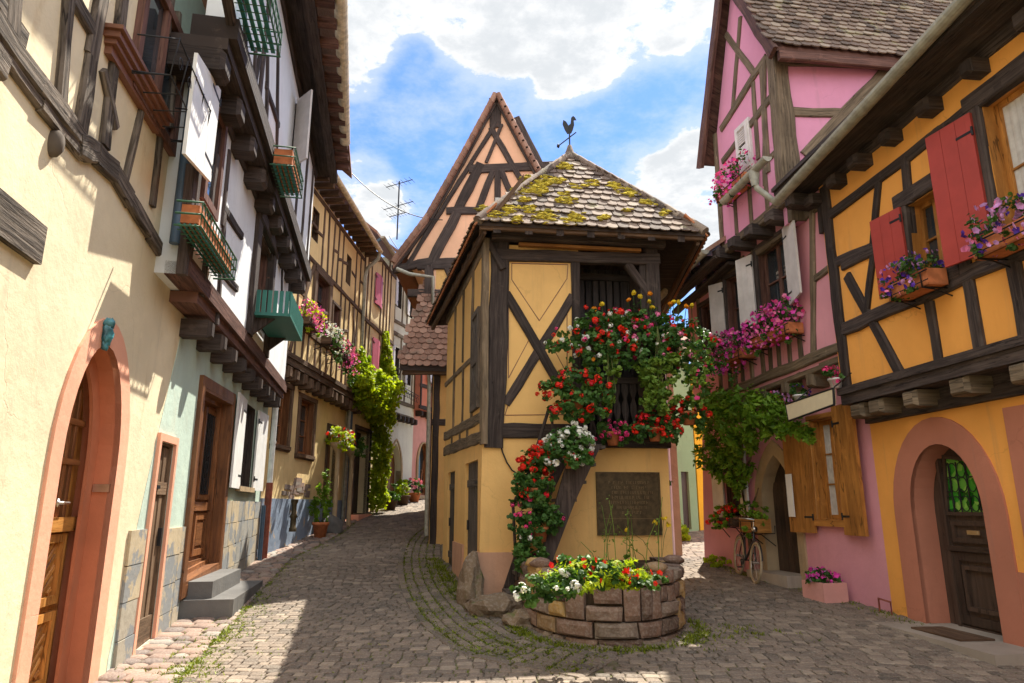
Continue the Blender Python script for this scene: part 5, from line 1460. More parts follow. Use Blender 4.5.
# timbers of the lane side
mb = MB()
for a, b, w_ in (((-.05, 2.62), (4.6, 2.74), .20), ((.0, 2.92), (4.6, 3.06), .18), ((-.02, 2.5), (-.02, 5.8), .22), ((-.05, 5.7), (4.6, 5.7), .2), ((1.0, 3.0), (1.0, 5.6), .12), ((1.05, 4.05), (4.6, 4.2), .1), ((2.1, 4.2), (2.1, 5.6), .07), ((3.2, 3.0), (3.2, 5.6), .07), ((1.4, 2.6), (1.4, 3.0), .06), ((2.3, 2.6), (2.3, 3.0), .06), ((3.4, 2.6), (3.4, 3.0), .06), ((2.0, 3.0), (2.0, 4.1), .05)):
    PL.tuz(mb, a, b, w_, 0, .035)
mb.build('side_frame', 'timber_grey', h)
# shutter in the side, two plank doors
sq = rect(.22, .92, 3.10, 4.75); mb = MB(); mb.plate(PL, sq, .0, .03); ring(mb, PL, sq, .09, .03, .06); PL.box(mb, .25, .9, 3.85, 3.97, .03, .055); mb.beam(PL.p(.3, 3.2, .03), PL.p(.85, 3.85, .03), .07, PL.n, .02, -.01, .03); mb.beam(PL.p(.3, 4.0, .03), PL.p(.85, 4.65, .03), .07, PL.n, .02, -.01, .03)
mb.build('loft_shutter', 'plank_grey', h)
for dq in (PLD, PLD2):
    mb = MB(); u0, u1 = dq[0][0], dq[1][0]; n_ = 6
    for i in range(n_): PL.box(mb, u0 + (u1 - u0) * i / n_ + .004, u0 + (u1 - u0) * (i + 1) / n_ - .004, dq[0][1], dq[2][1], -.10, -.06 + rnd.random() * .01)
    for z in (.6, 1.9): PL.box(mb, u0, u1, z, z + .12, -.058, -.03)
    d_ = mb.build('door', 'plank_grey', h)
    hb = MB(); [PL.box(hb, u0 + .02, u0 + .5, z, z + .04, -.03, -.02) for z in (.64, 1.94)]; PL.box(hb, u1 - .14, u1 - .08, 1.2, 1.36, -.05, -.02); hb.build('hinge', 'iron', d_)
# loggia: back wall of slats, floor, railing with cut balusters
mb = MB(); a = PF.p(1.5, 2.6, -1.0)
for i in range(12):
    u = 1.45 + i * .125; PF.box(mb, u, u + (.115 if rnd.random() < .3 else .09), 2.6, 5.6, -.62, -.58)
PF.box(mb, 1.4, 2.9, 2.6, 5.65, -.72, -.70); PF.box(mb, 1.4, 2.9, 5.40, 5.52, -.58, -.53); PF.box(mb, 1.4, 2.9, 4.70, 4.80, -.58, -.54)
PF.box(mb, 1.40, 1.44, 2.62, 5.6, -.7, -.05); PF.box(mb, 2.88, 2.92, 2.62, 5.6, -.7, -.05)
mb.build('slat_wall', 'plank_slat', h)
mb = MB(); PF.box(mb, 2.60, 2.91, 2.6, 5.60, -.7, .015); mb.build('loggia_cheek', 'timber', h)
mb = MB(); PF.box(mb, 1.40, 2.93, 2.47, 2.60, -.7, .16); mb.build('loggia_floor', 'timber', h)
mb = MB(); PF.box(mb, 1.56, 2.75, 3.48, 3.58, -.02, .08)
for i in range(9):
    u = 1.58 + i * .135; prof = [(-.055, 2.6), (.055, 2.6), (.055, 2.78), (.02, 2.88), (.055, 3.02), (.055, 3.12), (.02, 3.24), (.055, 3.36), (.055, 3.48), (-.055, 3.48), (-.055, 3.36), (-.02, 3.24), (-.055, 3.12), (-.055, 3.02), (-.02, 2.88), (-.055, 2.78)]
    mb.plate(PF, [(u + a, z) for a, z in prof], .01, .045)
mb.build('railing', 'timber', h)
# roof
E1_, E2_, E3_, E4_ = V((-.53, 9.88, 5.88)), V((3.14, 10.39, 5.90)), V((3.42, 14.9, 5.80)), V((-1.95, 15.4, 5.72)); AP, AP2 = V((1.12, 12.0, 8.15)), V((.85, 13.6, 8.15))
mb = MB()
for q in ((E1_, E2_, AP), (E2_, E3_, AP2, AP), (E4_, E1_, AP, AP2), (E3_, E4_, AP2)): slab(mb, q, .05)
mb.build('roof_boarding', 'timber', h)
mb = MB()
def slope(a, b, top, topb, expo, tw, seed, m=0):
    al = (b - a); L = al.length; al.normalize(); v = top - a; ups = v - al * v.dot(al); Lr = ups.length; ups.normalize(); up = al.cross(ups)
    if up.z < 0: up = -up
    sa = (top - a).dot(al); sb = (topb - a).dot(al)
    tiles(mb, a + up * .005 - ups * .05, al, ups, up, ((0, L), Lr), expo, tw, lambda s, r: sa * r / Lr - .02 < s < L + (sb - L) * r / Lr + .02 and r < Lr, .02, m, .5, seed)
    return al, ups, up, L, Lr, sa, sb
slf = slope(E1_, E2_, AP, AP, .205, .172, 3); slope(E2_, E3_, AP, AP2, .2, .172, 4, 1); slope(E4_, E1_, AP2, AP, .2, .172, 5, 1)
tr = mb.build('roof_tiles', ['tile', 'tile'], h)
# red ends of the side tiles seen from below
for a, b in ((E1_, E4_), (E2_, E3_)):
    mb = MB(); d = (b - a); n_ = int(d.length / .172); d.normalize(); ou = V((d.y, -d.x, 0)); ou = -ou if ou.x * (-1 if a is E1_ else 1) < 0 else ou
    for i in range(n_):
        p = a + d * (.172 * (i + .5)) + V((0, 0, -.05)); inw = -ou * .35 + V((0, 0, .40))
        mb.hexa([p - d * .08 + ou * .04, p + d * .08 + ou * .04, p + d * .08 + ou * .04 + inw, p - d * .08 + ou * .04 + inw] + [q + V((0, 0, .02)) + ou * .02 for q in (p - d * .08 + ou * .04, p + d * .08 + ou * .04, p + d * .08 + ou * .04 + inw, p - d * .08 + ou * .04 + inw)])
    mb.build('eaves_tile', 'tile_edge', h)
mb = MB()
for a, b in ((E1_, AP), (E2_, AP)):
    d = b - a; n_ = 12
    for i in range(n_):
        p, q = a + d * (i / n_), a + d * ((i + 1.15) / n_); mb.tube([p + V((0, -.02, .02)), q + V((0, -.02, .055))], [.085, .07], 8, 0, rnd.random())
mb.lathe(AP + V((0, 0, -.12)), [(.20, 0), (.16, .08), (.09, .2), (.04, .36), (.0, .38)], 10, 0, .2)
mb.build('hip_tile', 'tile', h)
mb = MB(); al, ups, up, L, Lr, sa, sb = slf
fr = Fac(E1_.x, E1_.y, E2_.x, E2_.y, 1)
def on_slope(x, y):
    r = px_dir(x, y); t = (E1_ - CAM_POS).dot(up) / r.dot(up); return CAM_POS + r * t
for x, y, n_, sp in ((450, 320, 16, 22), (490, 325, 14, 16), (440, 345, 14, 22), (465, 355, 8, 14), (545, 378, 10, 20), (478, 432, 16, 22), (565, 437, 12, 20), (730, 350, 10, 20), (690, 335, 6, 10), (365, 412, 8, 20), (330, 425, 8, 22), (545, 280, 8, 14), (655, 440, 5, 10), (430, 410, 7, 12), (395, 352, 8, 14), (520, 322, 6, 16), (570, 340, 5, 14), (735, 412, 4, 8), (800, 390, 4, 14), (415, 380, 6, 10), (300, 410, 6, 12), (850, 420, 3, 12), (760, 360, 5, 14), (395, 440, 5, 12), (620, 330, 4, 14)):
    mb = MB()
    for _ in range(int(n_ * 3.6)):
        p = on_slope(*PG(x + rnd.gauss(0, sp * .75), y + rnd.gauss(0, sp * .42))) + up * .048; s_ = rnd.uniform(.015, .058)
        mb.blob(p, (s_ * 1.4, s_ * 1.1, s_ * .5), 2, .9, 0, rnd.random(), 2.5)
    mb.build('moss_patch', 'moss', h)
for i in range(11):
    mb = MB(); k = (i + .5) / 11; p = E1_.lerp(E4_, k) + V((.08, 0, -.07)); q = p + (AP - E1_).dot(V((1, 0, 0))) * V((.42, .12 * 0, 0)) + V((0, 0, .95)); d = (E4_ - E1_).normalized() * .05
    w_ = V((0, 0, .05)); mb.hexa([p - d - w_, p + d - w_, q + d - w_, q - d - w_, p - d + w_, p + d + w_, q + d + w_, q - d + w_]); mb.build('rafter', 'timber_brown', h)
for i in range(7):
    mb = MB(); k = (i + .6) / 7.4; p = E1_.lerp(E2_, k) + V((0, .03, -.09)); q = p + V((0, 1.0, .95)); d = (E2_ - E1_).normalized() * .06; w_ = V((0, 0, .06))
    mb.hexa([p - d - w_, p + d - w_, q + d - w_, q - d - w_, p - d + w_, p + d + w_, q + d + w_, q - d + w_]); mb.build('rafter', 'timber', h)
mb = MB(); mb.beam(E1_ + V((.02, .06, -.06)), E2_ + V((-.02, .06, -.06)), .08, V((.136, -.99, 0)), .03, -.03); mb.beam(E1_ + V((.1, .1, -.1)), E4_ + V((.1, 0, -.1)), .12, V((-1, -.2, 0)), .03, -.03); mb.beam(E2_ + V((-.1, .1, -.1)), E3_ + V((-.1, 0, -.1)), .12, V((1, 0, 0)), .03, -.03)
mb.build('eaves_board', 'timber_brown', h)

# weather vane on the tip
wv = thing('weather_vane', 'black rooster weather vane with arrow on the tip of the dovecote roof', 'weather vane', AP + V((0, 0, .2)))
mb = MB(); mb.tube([AP + V((0, 0, .1)), AP + V((0, 0, .68))], .014, 6); c = AP + V((0, 0, .42)); d = V((.78, -.4, .45)).normalized()
mb.tube([c - d * .27, c + d * .16], .012, 5); mb.blob(c - d * .27, (.035, .035, .05), 1, 0); mb.build('rod', 'iron', wv)
FW = Fac(AP.x - .3, AP.y + .1, AP.x + .3, AP.y - .1, 1); zb = AP.z + .50
mb = MB(); mb.plate(FW, [(.26, zb), (.36, zb), (.40, zb + .08), (.44, zb + .22), (.43, zb + .34), (.50, zb + .33), (.46, zb + .42), (.42, zb + .46), (.37, zb + .42), (.35, zb + .26), (.30, zb + .22), (.24, zb + .34), (.17, zb + .40), (.15, zb + .28), (.20, zb + .12)], -.008, .008)
mb.v = [tuple(V((AP.x, AP.y, zb)) + (V(p) - V((AP.x, AP.y, zb))) * .8) for p in mb.v]; mb.build('rooster', 'iron', wv)

# bronze plaque
pq = thing('wall_plaque', 'dark bronze relief plaque fixed to the yellow dovecote wall above the planter', 'plaque', PF.p(2.25, 1.15, .02))
mb = MB(); q_ = rect(1.75, 2.76, 1.16, 2.10); mb.plate(PF, q_, .005, .035); ring(mb, PF, q_, .03, .035, .048); pq_o = mb.build('plate', 'bronze', pq)
mb = MB()
for r_ in range(7):   # rows of raised, weathered letter-like relief
    z = 1.92 - r_ * .075; u = 1.93 + rnd.random() * .08; ue = 2.62 - rnd.random() * .1
    if r_ > 5: u += .15; ue -= .1
    while u < ue:
        w_ = rnd.uniform(.016, .03)
        if rnd.random() < .85:
            PF.box(mb, u, u + .007, z, z + .045, .035, .042)
            if rnd.random() < .7: zz = z + rnd.choice((0, .019, .038)); PF.box(mb, u + .007, u + w_, zz, zz + .007, .035, .041)
            if rnd.random() < .5: PF.box(mb, u + w_, u + w_ + .007, z + rnd.choice((0, .02)), z + .045, .035, .042)
        u += w_ + .016
PF.box(mb, 1.85, 2.66, 1.40, 1.408, .035, .041); mb.build('raised_lettering', 'bronze_hi', pq)

# cable looping down the wall
mb = MB(); mb.tube([PF.uz(*P2(*p), .03) and PF.p(*PF.uz(*P2(*p), .03), .03) for p in ((305, 395), (315, 430), (330, 465), (350, 495), (375, 510), (392, 512))], .012, 6)
o = mb.build('wall_cable', 'iron', None, PF.p(.3, 2.2, .03)); tag(o, 'dark cable looping down the yellow dovecote wall beside the stair', 'cable')

# ------------------------------------------------------------------ stair with its pots
st = thing('wooden_stair', 'steep dark wooden stair climbing the dovecote front to the loggia', 'stair', PF.p(.6, .3, .5))
SO0, SO1 = .10, .78
pb, pt = PF.uz(545, 590, SO1), PF.uz(592, 440, SO1)
sb = [(PF.uz(*p, SO1)) for p in ((518, 602), (546, 596), (554, 557), (575, 502), (596, 456), (602, 444), (574, 444), (567, 462), (555, 505), (541, 552), (527, 580))]
mb = MB(); mb.plate(PF, sb, SO1 - .06, SO1); mb.build('stringer', 'timber', st)
s2 = [PF.uz(*p, SO1) for p in ((505, 618), (514, 618), (540, 545), (596, 425), (588, 420), (534, 530))]
mb = MB(); mb.plate(PF, [(u - .05, z) for u, z in s2], SO0, SO0 + .06); mb.build('stringer', 'timber', st)
zb_ = .25
for i in range(9):
    k = (i + .6) / 9; u = .30 + (1.62 - .30) * k; z = zb_ + (2.5 - zb_) * k
    mb = MB(); PF.box(mb, u - .10, u + .16, z, z + .045, SO0 + .062, SO1 - .062); mb.build('tread', 'plank_grey', st)
hr = [PF.uz(*p, SO1 - .1) for p in ((513, 505), (530, 470), (551, 405))]
mb = MB(); mb.tube([PF.p(*hr[0], SO1 - .1), PF.p(*hr[1], SO1 - .1), PF.p(*hr[2], SO1 - .2)], .025, 7)
for k in (.0, .5, 1): 
    p = PF.p(*lerp2(hr[0], hr[2], k), SO1 - .1); mb.tube([p, PF.p(lerp2(hr[0], hr[2], k)[0] + .05, max(.3, p.z - 1.0), SO1 - .08)], .022, 6)
mb.build('handrail', 'timber', st)
grp = 'geranium pots along the dovecote stair'
def on(F, x, y, o): return F.p(*F.uz(x, y, o), o)
def geranium(label, x, y, o, pr, blobs, n, flowers, potless=False, leafm='leaf_deep', size=.075):
    b = on(PF, x, y, o); b.z -= pr * 1.7
    return potted('potted_geranium', label, 'potted plant', tuple(b), pr, pr * 1.7, [((dx, dy, dz + pr * 1.7), r_) for (dx, dy, dz), r_ in blobs], n, size, leafm, flowers, grp)
GB = [((0, 0, .16), (.26, .22, .20)), ((-.16, -.08, .05), (.18, .15, .15)), ((.15, -.05, .10), (.18, .16, .16))]
geranium('terracotta pot of scarlet geraniums, second highest on the dovecote stair', 533, 488, .85, .115, GB + [((.05, 0, .38), (.26, .2, .16)), ((.14, -.02, .5), (.2, .16, .14)), ((-.02, -.1, -.12), (.22, .12, .14))], 760, [('scarlet', 32, 'umbel', .055), ('red', 6, 'umbel', .05)])
geranium('terracotta pot of hot pink geraniums in the middle of the dovecote stair', 540, 527, .85, .115, [((-.10, 0, .20), (.34, .22, .20)), ((-.22, -.08, .05), (.2, .16, .16)), ((.12, 0, .1), (.22, .2, .18)), ((-.05, -.1, -.12), (.22, .12, .16)), ((.0, -.05, .36), (.2, .14, .12))], 760, [('hotpink', 10, 'umbel', .05)])
geranium('lowest terracotta pot on the dovecote stair with a few pink blooms', 529, 566, .9, .115, [((0, 0, .22), (.22, .2, .24)), ((.05, 0, .05), (.25, .2, .15)), ((-.03, 0, .45), (.12, .12, .12))], 380, [('hotpink', 5, 'umbel', .05), ('white', 3, 'umbel', .04)])
for u_, z_, r_ in (): pass
geranium('pot of white geraniums halfway up the dovecote stair', 571, 455, .95, .11, [((0, 0, .15), (.34, .24, .22)), ((-.22, -.05, .10), (.22, .2, .16)), ((.14, -.1, -.08), (.16, .15, .2)), ((-.12, -.1, -.12), (.28, .14, .16)), ((.05, 0, .32), (.2, .15, .12))], 700, [('white', 34, 'umbel', .06), ('red', 2, 'umbel', .05)])
geranium('topmost pot of red geraniums where the dovecote stair meets the loggia', 576, 400, .75, .12, [((0, 0, .22), (.42, .26, .24)), ((-.32, -.05, .1), (.28, .2, .16)), ((.30, -.05, .1), (.25, .2, .2)), ((.02, -.1, -.1), (.32, .18, .18)), ((-.2, -.08, -.2), (.25, .14, .14)), ((.3, -.05, -.25), (.25, .15, .18))], 1050, [('scarlet', 30, 'umbel', .062), ('red', 8, 'umbel', .055)])

# loggia flower boxes, hanging plants
bx = 'flower boxes on the dovecote loggia'
ctr = []
FBs = [('left-hand box of red and white geraniums spilling over the dovecote loggia rail', 1.50, 2.25, [('scarlet', 26, 'umbel', .06), ('white', 22, 'umbel', .055), ('hotpink', 12, 'umbel', .055), ('orangeflower', 6, 'petal', .04)]),
       ('right-hand box of pink and red geraniums at the corner of the dovecote loggia', 2.28, 3.05, [('scarlet', 16, 'umbel', .06), ('hotpink', 18, 'umbel', .06), ('rosepink', 14, 'umbel', .055), ('white', 6, 'umbel', .05)])]
for k_, (lab, u0, u1, fl) in enumerate(FBs):
    bl = []
    for i in range(4):
        u = u0 + (u1 - u0) * (i + .5) / 4
        bl += [(PF.p(u, 4.22 + rnd.gauss(0, .05), .42), (.27, .26, .24)), (PF.p(u, 3.88, .55), (.24, .20, .26)), (PF.p(u, 4.45, .38), (.2, .2, .16))]
    if k_ == 0: bl += [(PF.p(1.22, 4.08, .52), (.30, .2, .18)), (PF.p(1.05, 3.92, .6), (.22, .16, .14)), (PF.p(1.4, 3.8, .55), (.22, .16, .2))]
    else: bl += [(PF.p(3.3, 3.5, .45), (.24, .18, .3)), (PF.p(3.2, 4.2, .5), (.30, .24, .26)), (PF.p(3.45, 4.05, .45), (.26, .22, .22)), (PF.p(3.15, 3.75, .5), (.3, .2, .25)), (PF.p(3.6, 3.8, .4), (.2, .2, .25))]
    window_box(lab, PF, u0, u1, 3.88, .12, .28, .2, 'timber_brown', fl, 1500, .075, 'leaf_deep', bx, .3, .2, True, 'flower_box', bl)
mg = thing('flower_box', 'clump of tall orange and yellow marigolds standing behind the loggia geraniums', 'flower box', PF.p(2.6, 4.3, .2), bx)
mb = MB(); PF.box(mb, 1.8, 3.2, 4.1, 4.25, .0, .12); mb.build('box', 'timber_brown', mg)
mb = MB(); hd = MB(); hd2 = MB()
for i, (x, y) in enumerate(((335, 265), (355, 238), (380, 252), (418, 242), (415, 270), (425, 292), (495, 280), (525, 275), (575, 287), (205, 300), (235, 282), (505, 272), (555, 290))):
    p = on(PF, *P3(x, y), .22); mb.tube([PF.p(PF.uz(*P3(x, y), .22)[0] + rnd.gauss(0, .05), 4.25, .18), p], .006, 4); t_ = hd if i % 3 else hd2
    t_.blob(p, (.045, .045, .03), 1, .4); [bloom(t_, p + rdir() * .02, 'petal', .035) for _ in range(6)]
fb = []
for _ in range(14): fb.append((PF.p(rnd.uniform(1.8, 3.2), 4.5 + rnd.random() * .2, .2), (.12, .1, .2)))
foliage(mb, fb, 160, .06, 'long'); mb.build('foliage', 'leaf', mg); hd.build('blossom', 'f_yellow', mg); hd2.build('blossom', 'f_orangeflower', mg)
hp = 'plants hanging below the dovecote loggia'
def hanger(label, x, y, o, rad, top, lens, flowers=(), n=500, leafm='leaf_ivy', sz=.07):
    b = on(PF, x, y, o); t = thing('hanging_plant', label, 'hanging plant', b, hp)
    mb = MB(); [mb.tube([b + V((0, 0, top)), b + V((rnd.gauss(0, rad * .4), -.06, -lens * .6))], .006, 4) for _ in range(5)]; mb.build('stem', 'stem', t)
    bl = [(b + V((rnd.gauss(0, rad * .55), rnd.gauss(-.05, .05), -lens * k / 6 + rnd.gauss(0, .05))), (rad * (.75 - .08 * k), .14, lens * .17)) for k in range(7) for _ in range(2)]
    fill_plant(t, bl, n, sz, leafm, flowers)
hanger('broad curtain of trailing pale green creeper below the middle of the loggia', 659, 358, .62, .32, .5, .85, (), 1300)
hanger('thin strand of trailing creeper below the left loggia box', 609, 365, .6, .12, .5, .68, (), 320)
hanger('trailing olive green creeper with pink blooms at the loggia corner', 695, 362, .5, .20, .5, .7, [('hotpink', 8, 'petal', .05)], 480)
def basket(label, x, y, o, r_, fl, n=420):
    b = on(PF, x, y, o); b.z -= .2; potted('hanging_basket', label, 'hanging plant', tuple(b), .12, .2, [((0, 0, .24), (r_, r_ * .8, r_ * .7)), ((-r_ * .6, -.05, .12), (r_ * .6, r_ * .5, r_ * .5)), ((r_ * .6, -.05, .12), (r_ * .6, r_ * .5, r_ * .6))], n, .075, 'leaf_deep', fl, hp)
basket('hanging pot of red geraniums under the right corner of the loggia', 655, 428, .45, .34, [('scarlet', 24, 'umbel', .06), ('red', 10, 'umbel', .055)])
basket('small hanging pot of pink geraniums under the left end of the loggia', 613, 432, .4, .22, [('hotpink', 14, 'umbel', .05)], 240)
basket('pot of red geraniums hanging out beyond the dovecote corner', 688, 412, .35, .26, [('scarlet', 16, 'umbel', .06)], 300)

# ------------------------------------------------------------------ stone planter
pl = thing('stone_planter', 'rounded dry-stone planter of red and yellow sandstone at the dovecote foot', 'planter', (1.3, 9.2, .1))
PC = V((1.16, 10.3)); RA, RB = 1.02, 2.36


def rim(a, k=1.0): return PC.x + math.cos(a) * RA * k * (1 + .10 * abs(math.cos(a)) * abs(math.sin(a))), PC.y - (abs(math.sin(a)) ** .72) * RB * k


pl_top = gp(600, 652).z + .72
mb = MB(); rows_ = 5; z0_ = gp(600, 652).z - .12; arc = []
NA = 240; pts_ = [V(rim(math.pi * i / NA)) for i in range(NA + 1)]; cum = [0]
for a, b in zip(pts_, pts_[1:]): cum.append(cum[-1] + (b - a).length)
def at_len(s):
    s = max(0, min(cum[-1] - 1e-4, s)); i = next(k for k in range(NA) if cum[k + 1] > s); k = (s - cum[i]) / (cum[i + 1] - cum[i]); p = pts_[i].lerp(pts_[i + 1], k); t = (pts_[i + 1] - pts_[i]).normalized(); return p, t, V((-t.y, t.x))
zz = z0_; blocked = []
heights = [.20, .18, .175, .185, .16]
for r_ in range(rows_):
    s = -rnd.random() * .2; hh0 = heights[r_]; busy, blocked = blocked, []
    while s < cum[-1]:
        w_ = rnd.choice((.14, .2, .26, .33, .42, .5)); nxt = [q for q in busy if q[1] > s + .02]
        if nxt and s >= nxt[0][0] - .06: s = nxt[0][1] + .012; continue
        if nxt and s + w_ > nxt[0][0] - .1: w_ = nxt[0][0] - s - .012
        a, b = max(0, s), min(cum[-1], s + w_); hh = hh0 * rnd.uniform(.93, 1.0)
        if r_ < rows_ - 1 and w_ < .27 and rnd.random() < .4: hh = hh0 + heights[r_ + 1] * .97; blocked.append((a, b))
        if b - a > .08:
            tt = rnd.random(); ii = 4; vs = []; dep = .20
            jt = rnd.gauss(0, .014); sk0, sk1 = rnd.gauss(0, .02), rnd.gauss(0, .02); bulge = .012 + rnd.random() * .035
            # rounded block: grid over its face
            nu, nv = 7, 5; idx = []
            for j in range(nv + 1):
                for i in range(nu + 1):
                    p, t_, nn = at_len(a + (b - a) * (.02 + .96 * i / nu) + (sk0 if i < nu / 2 else sk1) * (j / nv - .5) * 1.2); fu, fv = i / nu * 2 - 1, j / nv * 2 - 1
                    e = (1 - abs(fu) ** 8) * (1 - abs(fv) ** 6); q = p - nn * 0
                    out = bulge * e + .026 * e * mn.noise(V((p.x * 9, p.y * 9, (zz + hh * j / nv) * 9 + r_)))
                    vs.append((p.x + nn.x * (-out if False else out) , p.y + nn.y * out, zz + .008 + (hh - .016) * j / nv + jt * (1 if 0 < j < nv else .3)))
            fs = [(j * (nu + 1) + i, j * (nu + 1) + i + 1, (j + 1) * (nu + 1) + i + 1, (j + 1) * (nu + 1) + i) for j in range(nv) for i in range(nu)]
            # top and back
            k0 = len(vs); pa, _, na = at_len(a); pb_, _, nb = at_len(b)
            vs += [(pa.x - na.x * dep, pa.y - na.y * dep, zz + hh), (pb_.x - nb.x * dep, pb_.y - nb.y * dep, zz + hh)]
            tp = nv * (nu + 1); fs.append(tuple([k0] + [tp + i for i in range(nu + 1)] + [k0 + 1])); 
            pa2 = len(vs); vs += [(pa.x - na.x * dep, pa.y - na.y * dep, zz), (pb_.x - nb.x * dep, pb_.y - nb.y * dep, zz)]
            fs += [(0, tp, k0, pa2), (nu, pa2 + 1, k0 + 1, tp + nu)]
            mb.faces(vs, fs, 0, tt, None, False)
        s += w_ + .012
    zz += hh0
rimtop = zz
for _ in range(5):
    s = rnd.uniform(.1, cum[-1] - .1); p, t_, nn = at_len(s); mb.blob(V((p.x - nn.x * .06, p.y - nn.y * .06, rimtop + .03)), (.14, .12, .06), 2, .4)
mb.build('stonework', 'rubble', pl)
mb = MB(); inner_ = [V((p.x, p.y)) for p in pts_]; c2 = V((PC.x, PC.y)); poly = [(c2 + (p - c2) * .93) for p in inner_]
mb.face([(p.x, p.y, rimtop - .05) for p in poly]); mb.build('soil', 'soil', pl)
mb = MB(); poly = [(c2 + (p - c2) * .97) for p in inner_]
for a, b in zip(poly, poly[1:]): mb.face([(a.x, a.y, z0_), (b.x, b.y, z0_), (b.x, b.y, rimtop - .03), (a.x, a.y, rimtop - .03)])
mb.build('mortar', 'soil', pl)
bp_ = 'plants bedded in the stone planter'
def bed(label, x, y, blobs, n, size, lm, fl=(), kind_='round', nm='bedding_plant'):
    r = px_dir(x, y); t = (rimtop - CAM_POS.z) / r.z; b = CAM_POS + r * t + V((0, .28, -.03))
    o = thing(nm, label, 'plant', b, bp_); fill_plant(o, [(b + V(c), s_) for c, s_ in blobs], n, size, lm, fl, kind_); return b
bed('white geraniums spilling over the corner of the stone planter by the stair', 553, 592, [((0, 0, .06), (.26, .2, .11)), ((-.15, -.1, .0), (.18, .16, .10)), ((.14, 0, .1), (.18, .16, .10))], 330, .07, 'leaf', [('white', 12, 'umbel', .05)])
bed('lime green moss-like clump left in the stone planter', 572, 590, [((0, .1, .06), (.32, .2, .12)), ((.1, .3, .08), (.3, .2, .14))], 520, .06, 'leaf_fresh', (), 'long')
bed('dark leaved red begonias in the middle of the stone planter', 596, 586, [((0, .1, .10), (.26, .2, .14)), ((.2, .15, .09), (.2, .2, .13)), ((-.22, .2, .1), (.2, .2, .15))], 420, .085, 'leaf_deep', [('scarlet', 22, 'petal', .035), ('white', 8, 'petal', .03), ('red', 10, 'petal', .035)])
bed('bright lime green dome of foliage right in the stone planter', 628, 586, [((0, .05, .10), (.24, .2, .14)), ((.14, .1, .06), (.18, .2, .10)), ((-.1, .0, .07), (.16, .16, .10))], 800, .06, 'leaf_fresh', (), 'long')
bed('small red blooms at the right end of the stone planter', 655, 586, [((0, 0, .06), (.2, .18, .09)), ((-.2, .2, .08), (.15, .2, .12))], 160, .06, 'leaf', [('scarlet', 14, 'petal', .035)])
b = bed('wispy tall grass stalks against the dovecote wall', 640, 580, [((0, .9, .1), (.2, .1, .1))], 40, .07, 'leaf_ivy', (), 'long')
tg = thing('grass_stalks', 'thin curved stalks with seed heads growing up before the bronze plaque', 'plant', b, bp_)
mb = MB()
for _ in range(13):
    q = b + V((rnd.gauss(0, .22), .7 + rnd.gauss(0, .2), 0)); l = V((rnd.gauss(0, .22), rnd.gauss(0, .1), 0)); hgt = rnd.uniform(.3, .85)
    mb.tube([q, q + l * .3 + V((0, 0, hgt * .6)), q + l + V((0, 0, hgt))], [.005, .004, .003], 4)
    if rnd.random() < .5: foliage(mb, [(q + l + V((0, 0, hgt)), (.04, .04, .06))], 5, .035, 'long')
    foliage(mb, [(q + l * .3 + V((0, 0, hgt * .5)), (.06, .06, .12))], 5, .05, 'long')
mb.build('foliage', 'leaf_ivy', tg)
yl = thing('flower_stalk', 'pale yellow blooms on a bent stem at the dovecote corner', 'plant', PF.p(2.9, .9, .3), bp_)
mb = MB(); fb2 = MB()
for x, y in ((655, 522), (664, 518), (668, 524), (626, 529)):
    p = on(PF, x, y, .3); mb.tube([PF.p(2.6, .7, .35), (PF.p(2.6, .7, .35) + p) / 2 + V((0, 0, .12)), p], .004, 4); [bloom(fb2, p + rdir() * .03, 'petal', .028) for _ in range(5)]
mb.build('stem', 'stem', yl); fb2.build('blossom', 'f_yellow', yl)

# guard stones at the corner
for lab, (x, y), r_, dz in (('tall leaning guard stone at the dovecote corner', (470, 606), (.17, .22, .42), .22), ('squat block of sandstone beside the stair foot', (497, 618), (.30, .24, .20), .10), ('low mossy stone between the guard stone and the stair', (482, 615), (.22, .22, .16), .06), ('long flat stone at the lane side of the dovecote', (455, 552), (.18, .42, .3), .1), ('flat sandstone under the planter edge by the stair', (520, 628), (.22, .2, .14), .04)):
    c = gp(x, y); mb = MB(); mb.blob(c + V((0, .15, dz)), r_, 3, .5, 0, rnd.random(), 1.7, False); o = mb.build('boulder', 'boulder', None, c); tag(o, lab, 'stone', 'guard stones around the dovecote')

# ------------------------------------------------------------------ houses closing the right-hand lane
SX = Fac(2.78, 15.6, 3.73, 15.6, 1)
h = thing('stone_house', 'narrow grey stone house corner with white downpipe behind the dovecote', 'house', SX.p(.5, .4, -.5))
mb = MB(); wall(mb, SX, rect(0, .95, 0, 5.4), [], 0, .2, 0, 1.8); mb.build('wall', 'limestone', h)
mb = MB(); slab(mb, [SX.p(-.2, 5.4, .2), SX.p(1.1, 5.4, .2), SX.p(1.1, 6.2, -1.8), SX.p(-.2, 6.2, -1.8)], .1); mb.build('roof', 'tile_red', h)
mb = MB(); mb.tube([SX.p(.72, .4, .09), SX.p(.72, 5.4, .09)], .055, 8); mb.build('downpipe', 'offwhite_paint', h)
GX = Fac(4.4, 20.5, 5.72, 21.5, 1); OX = Fac(5.72, 21.5, 8.0, 22.3, 1)
h = thing('plaster_house', 'sage green plastered house at the end of the right-hand lane', 'house', GX.p(.6, .8, -.5))
mb = MB(); wall(mb, GX, rect(-.5, 1.6, 0, 6.5), [rect(.9, 1.25, .9, 2.6)], 0, .2, 0, 3); mb.build('wall', 'grey_green', h)
mb = MB(); mb.plate(GX, rect(.9, 1.25, .9, 2.6), -.12, -.08); mb.build('door', 'door_dark', h)
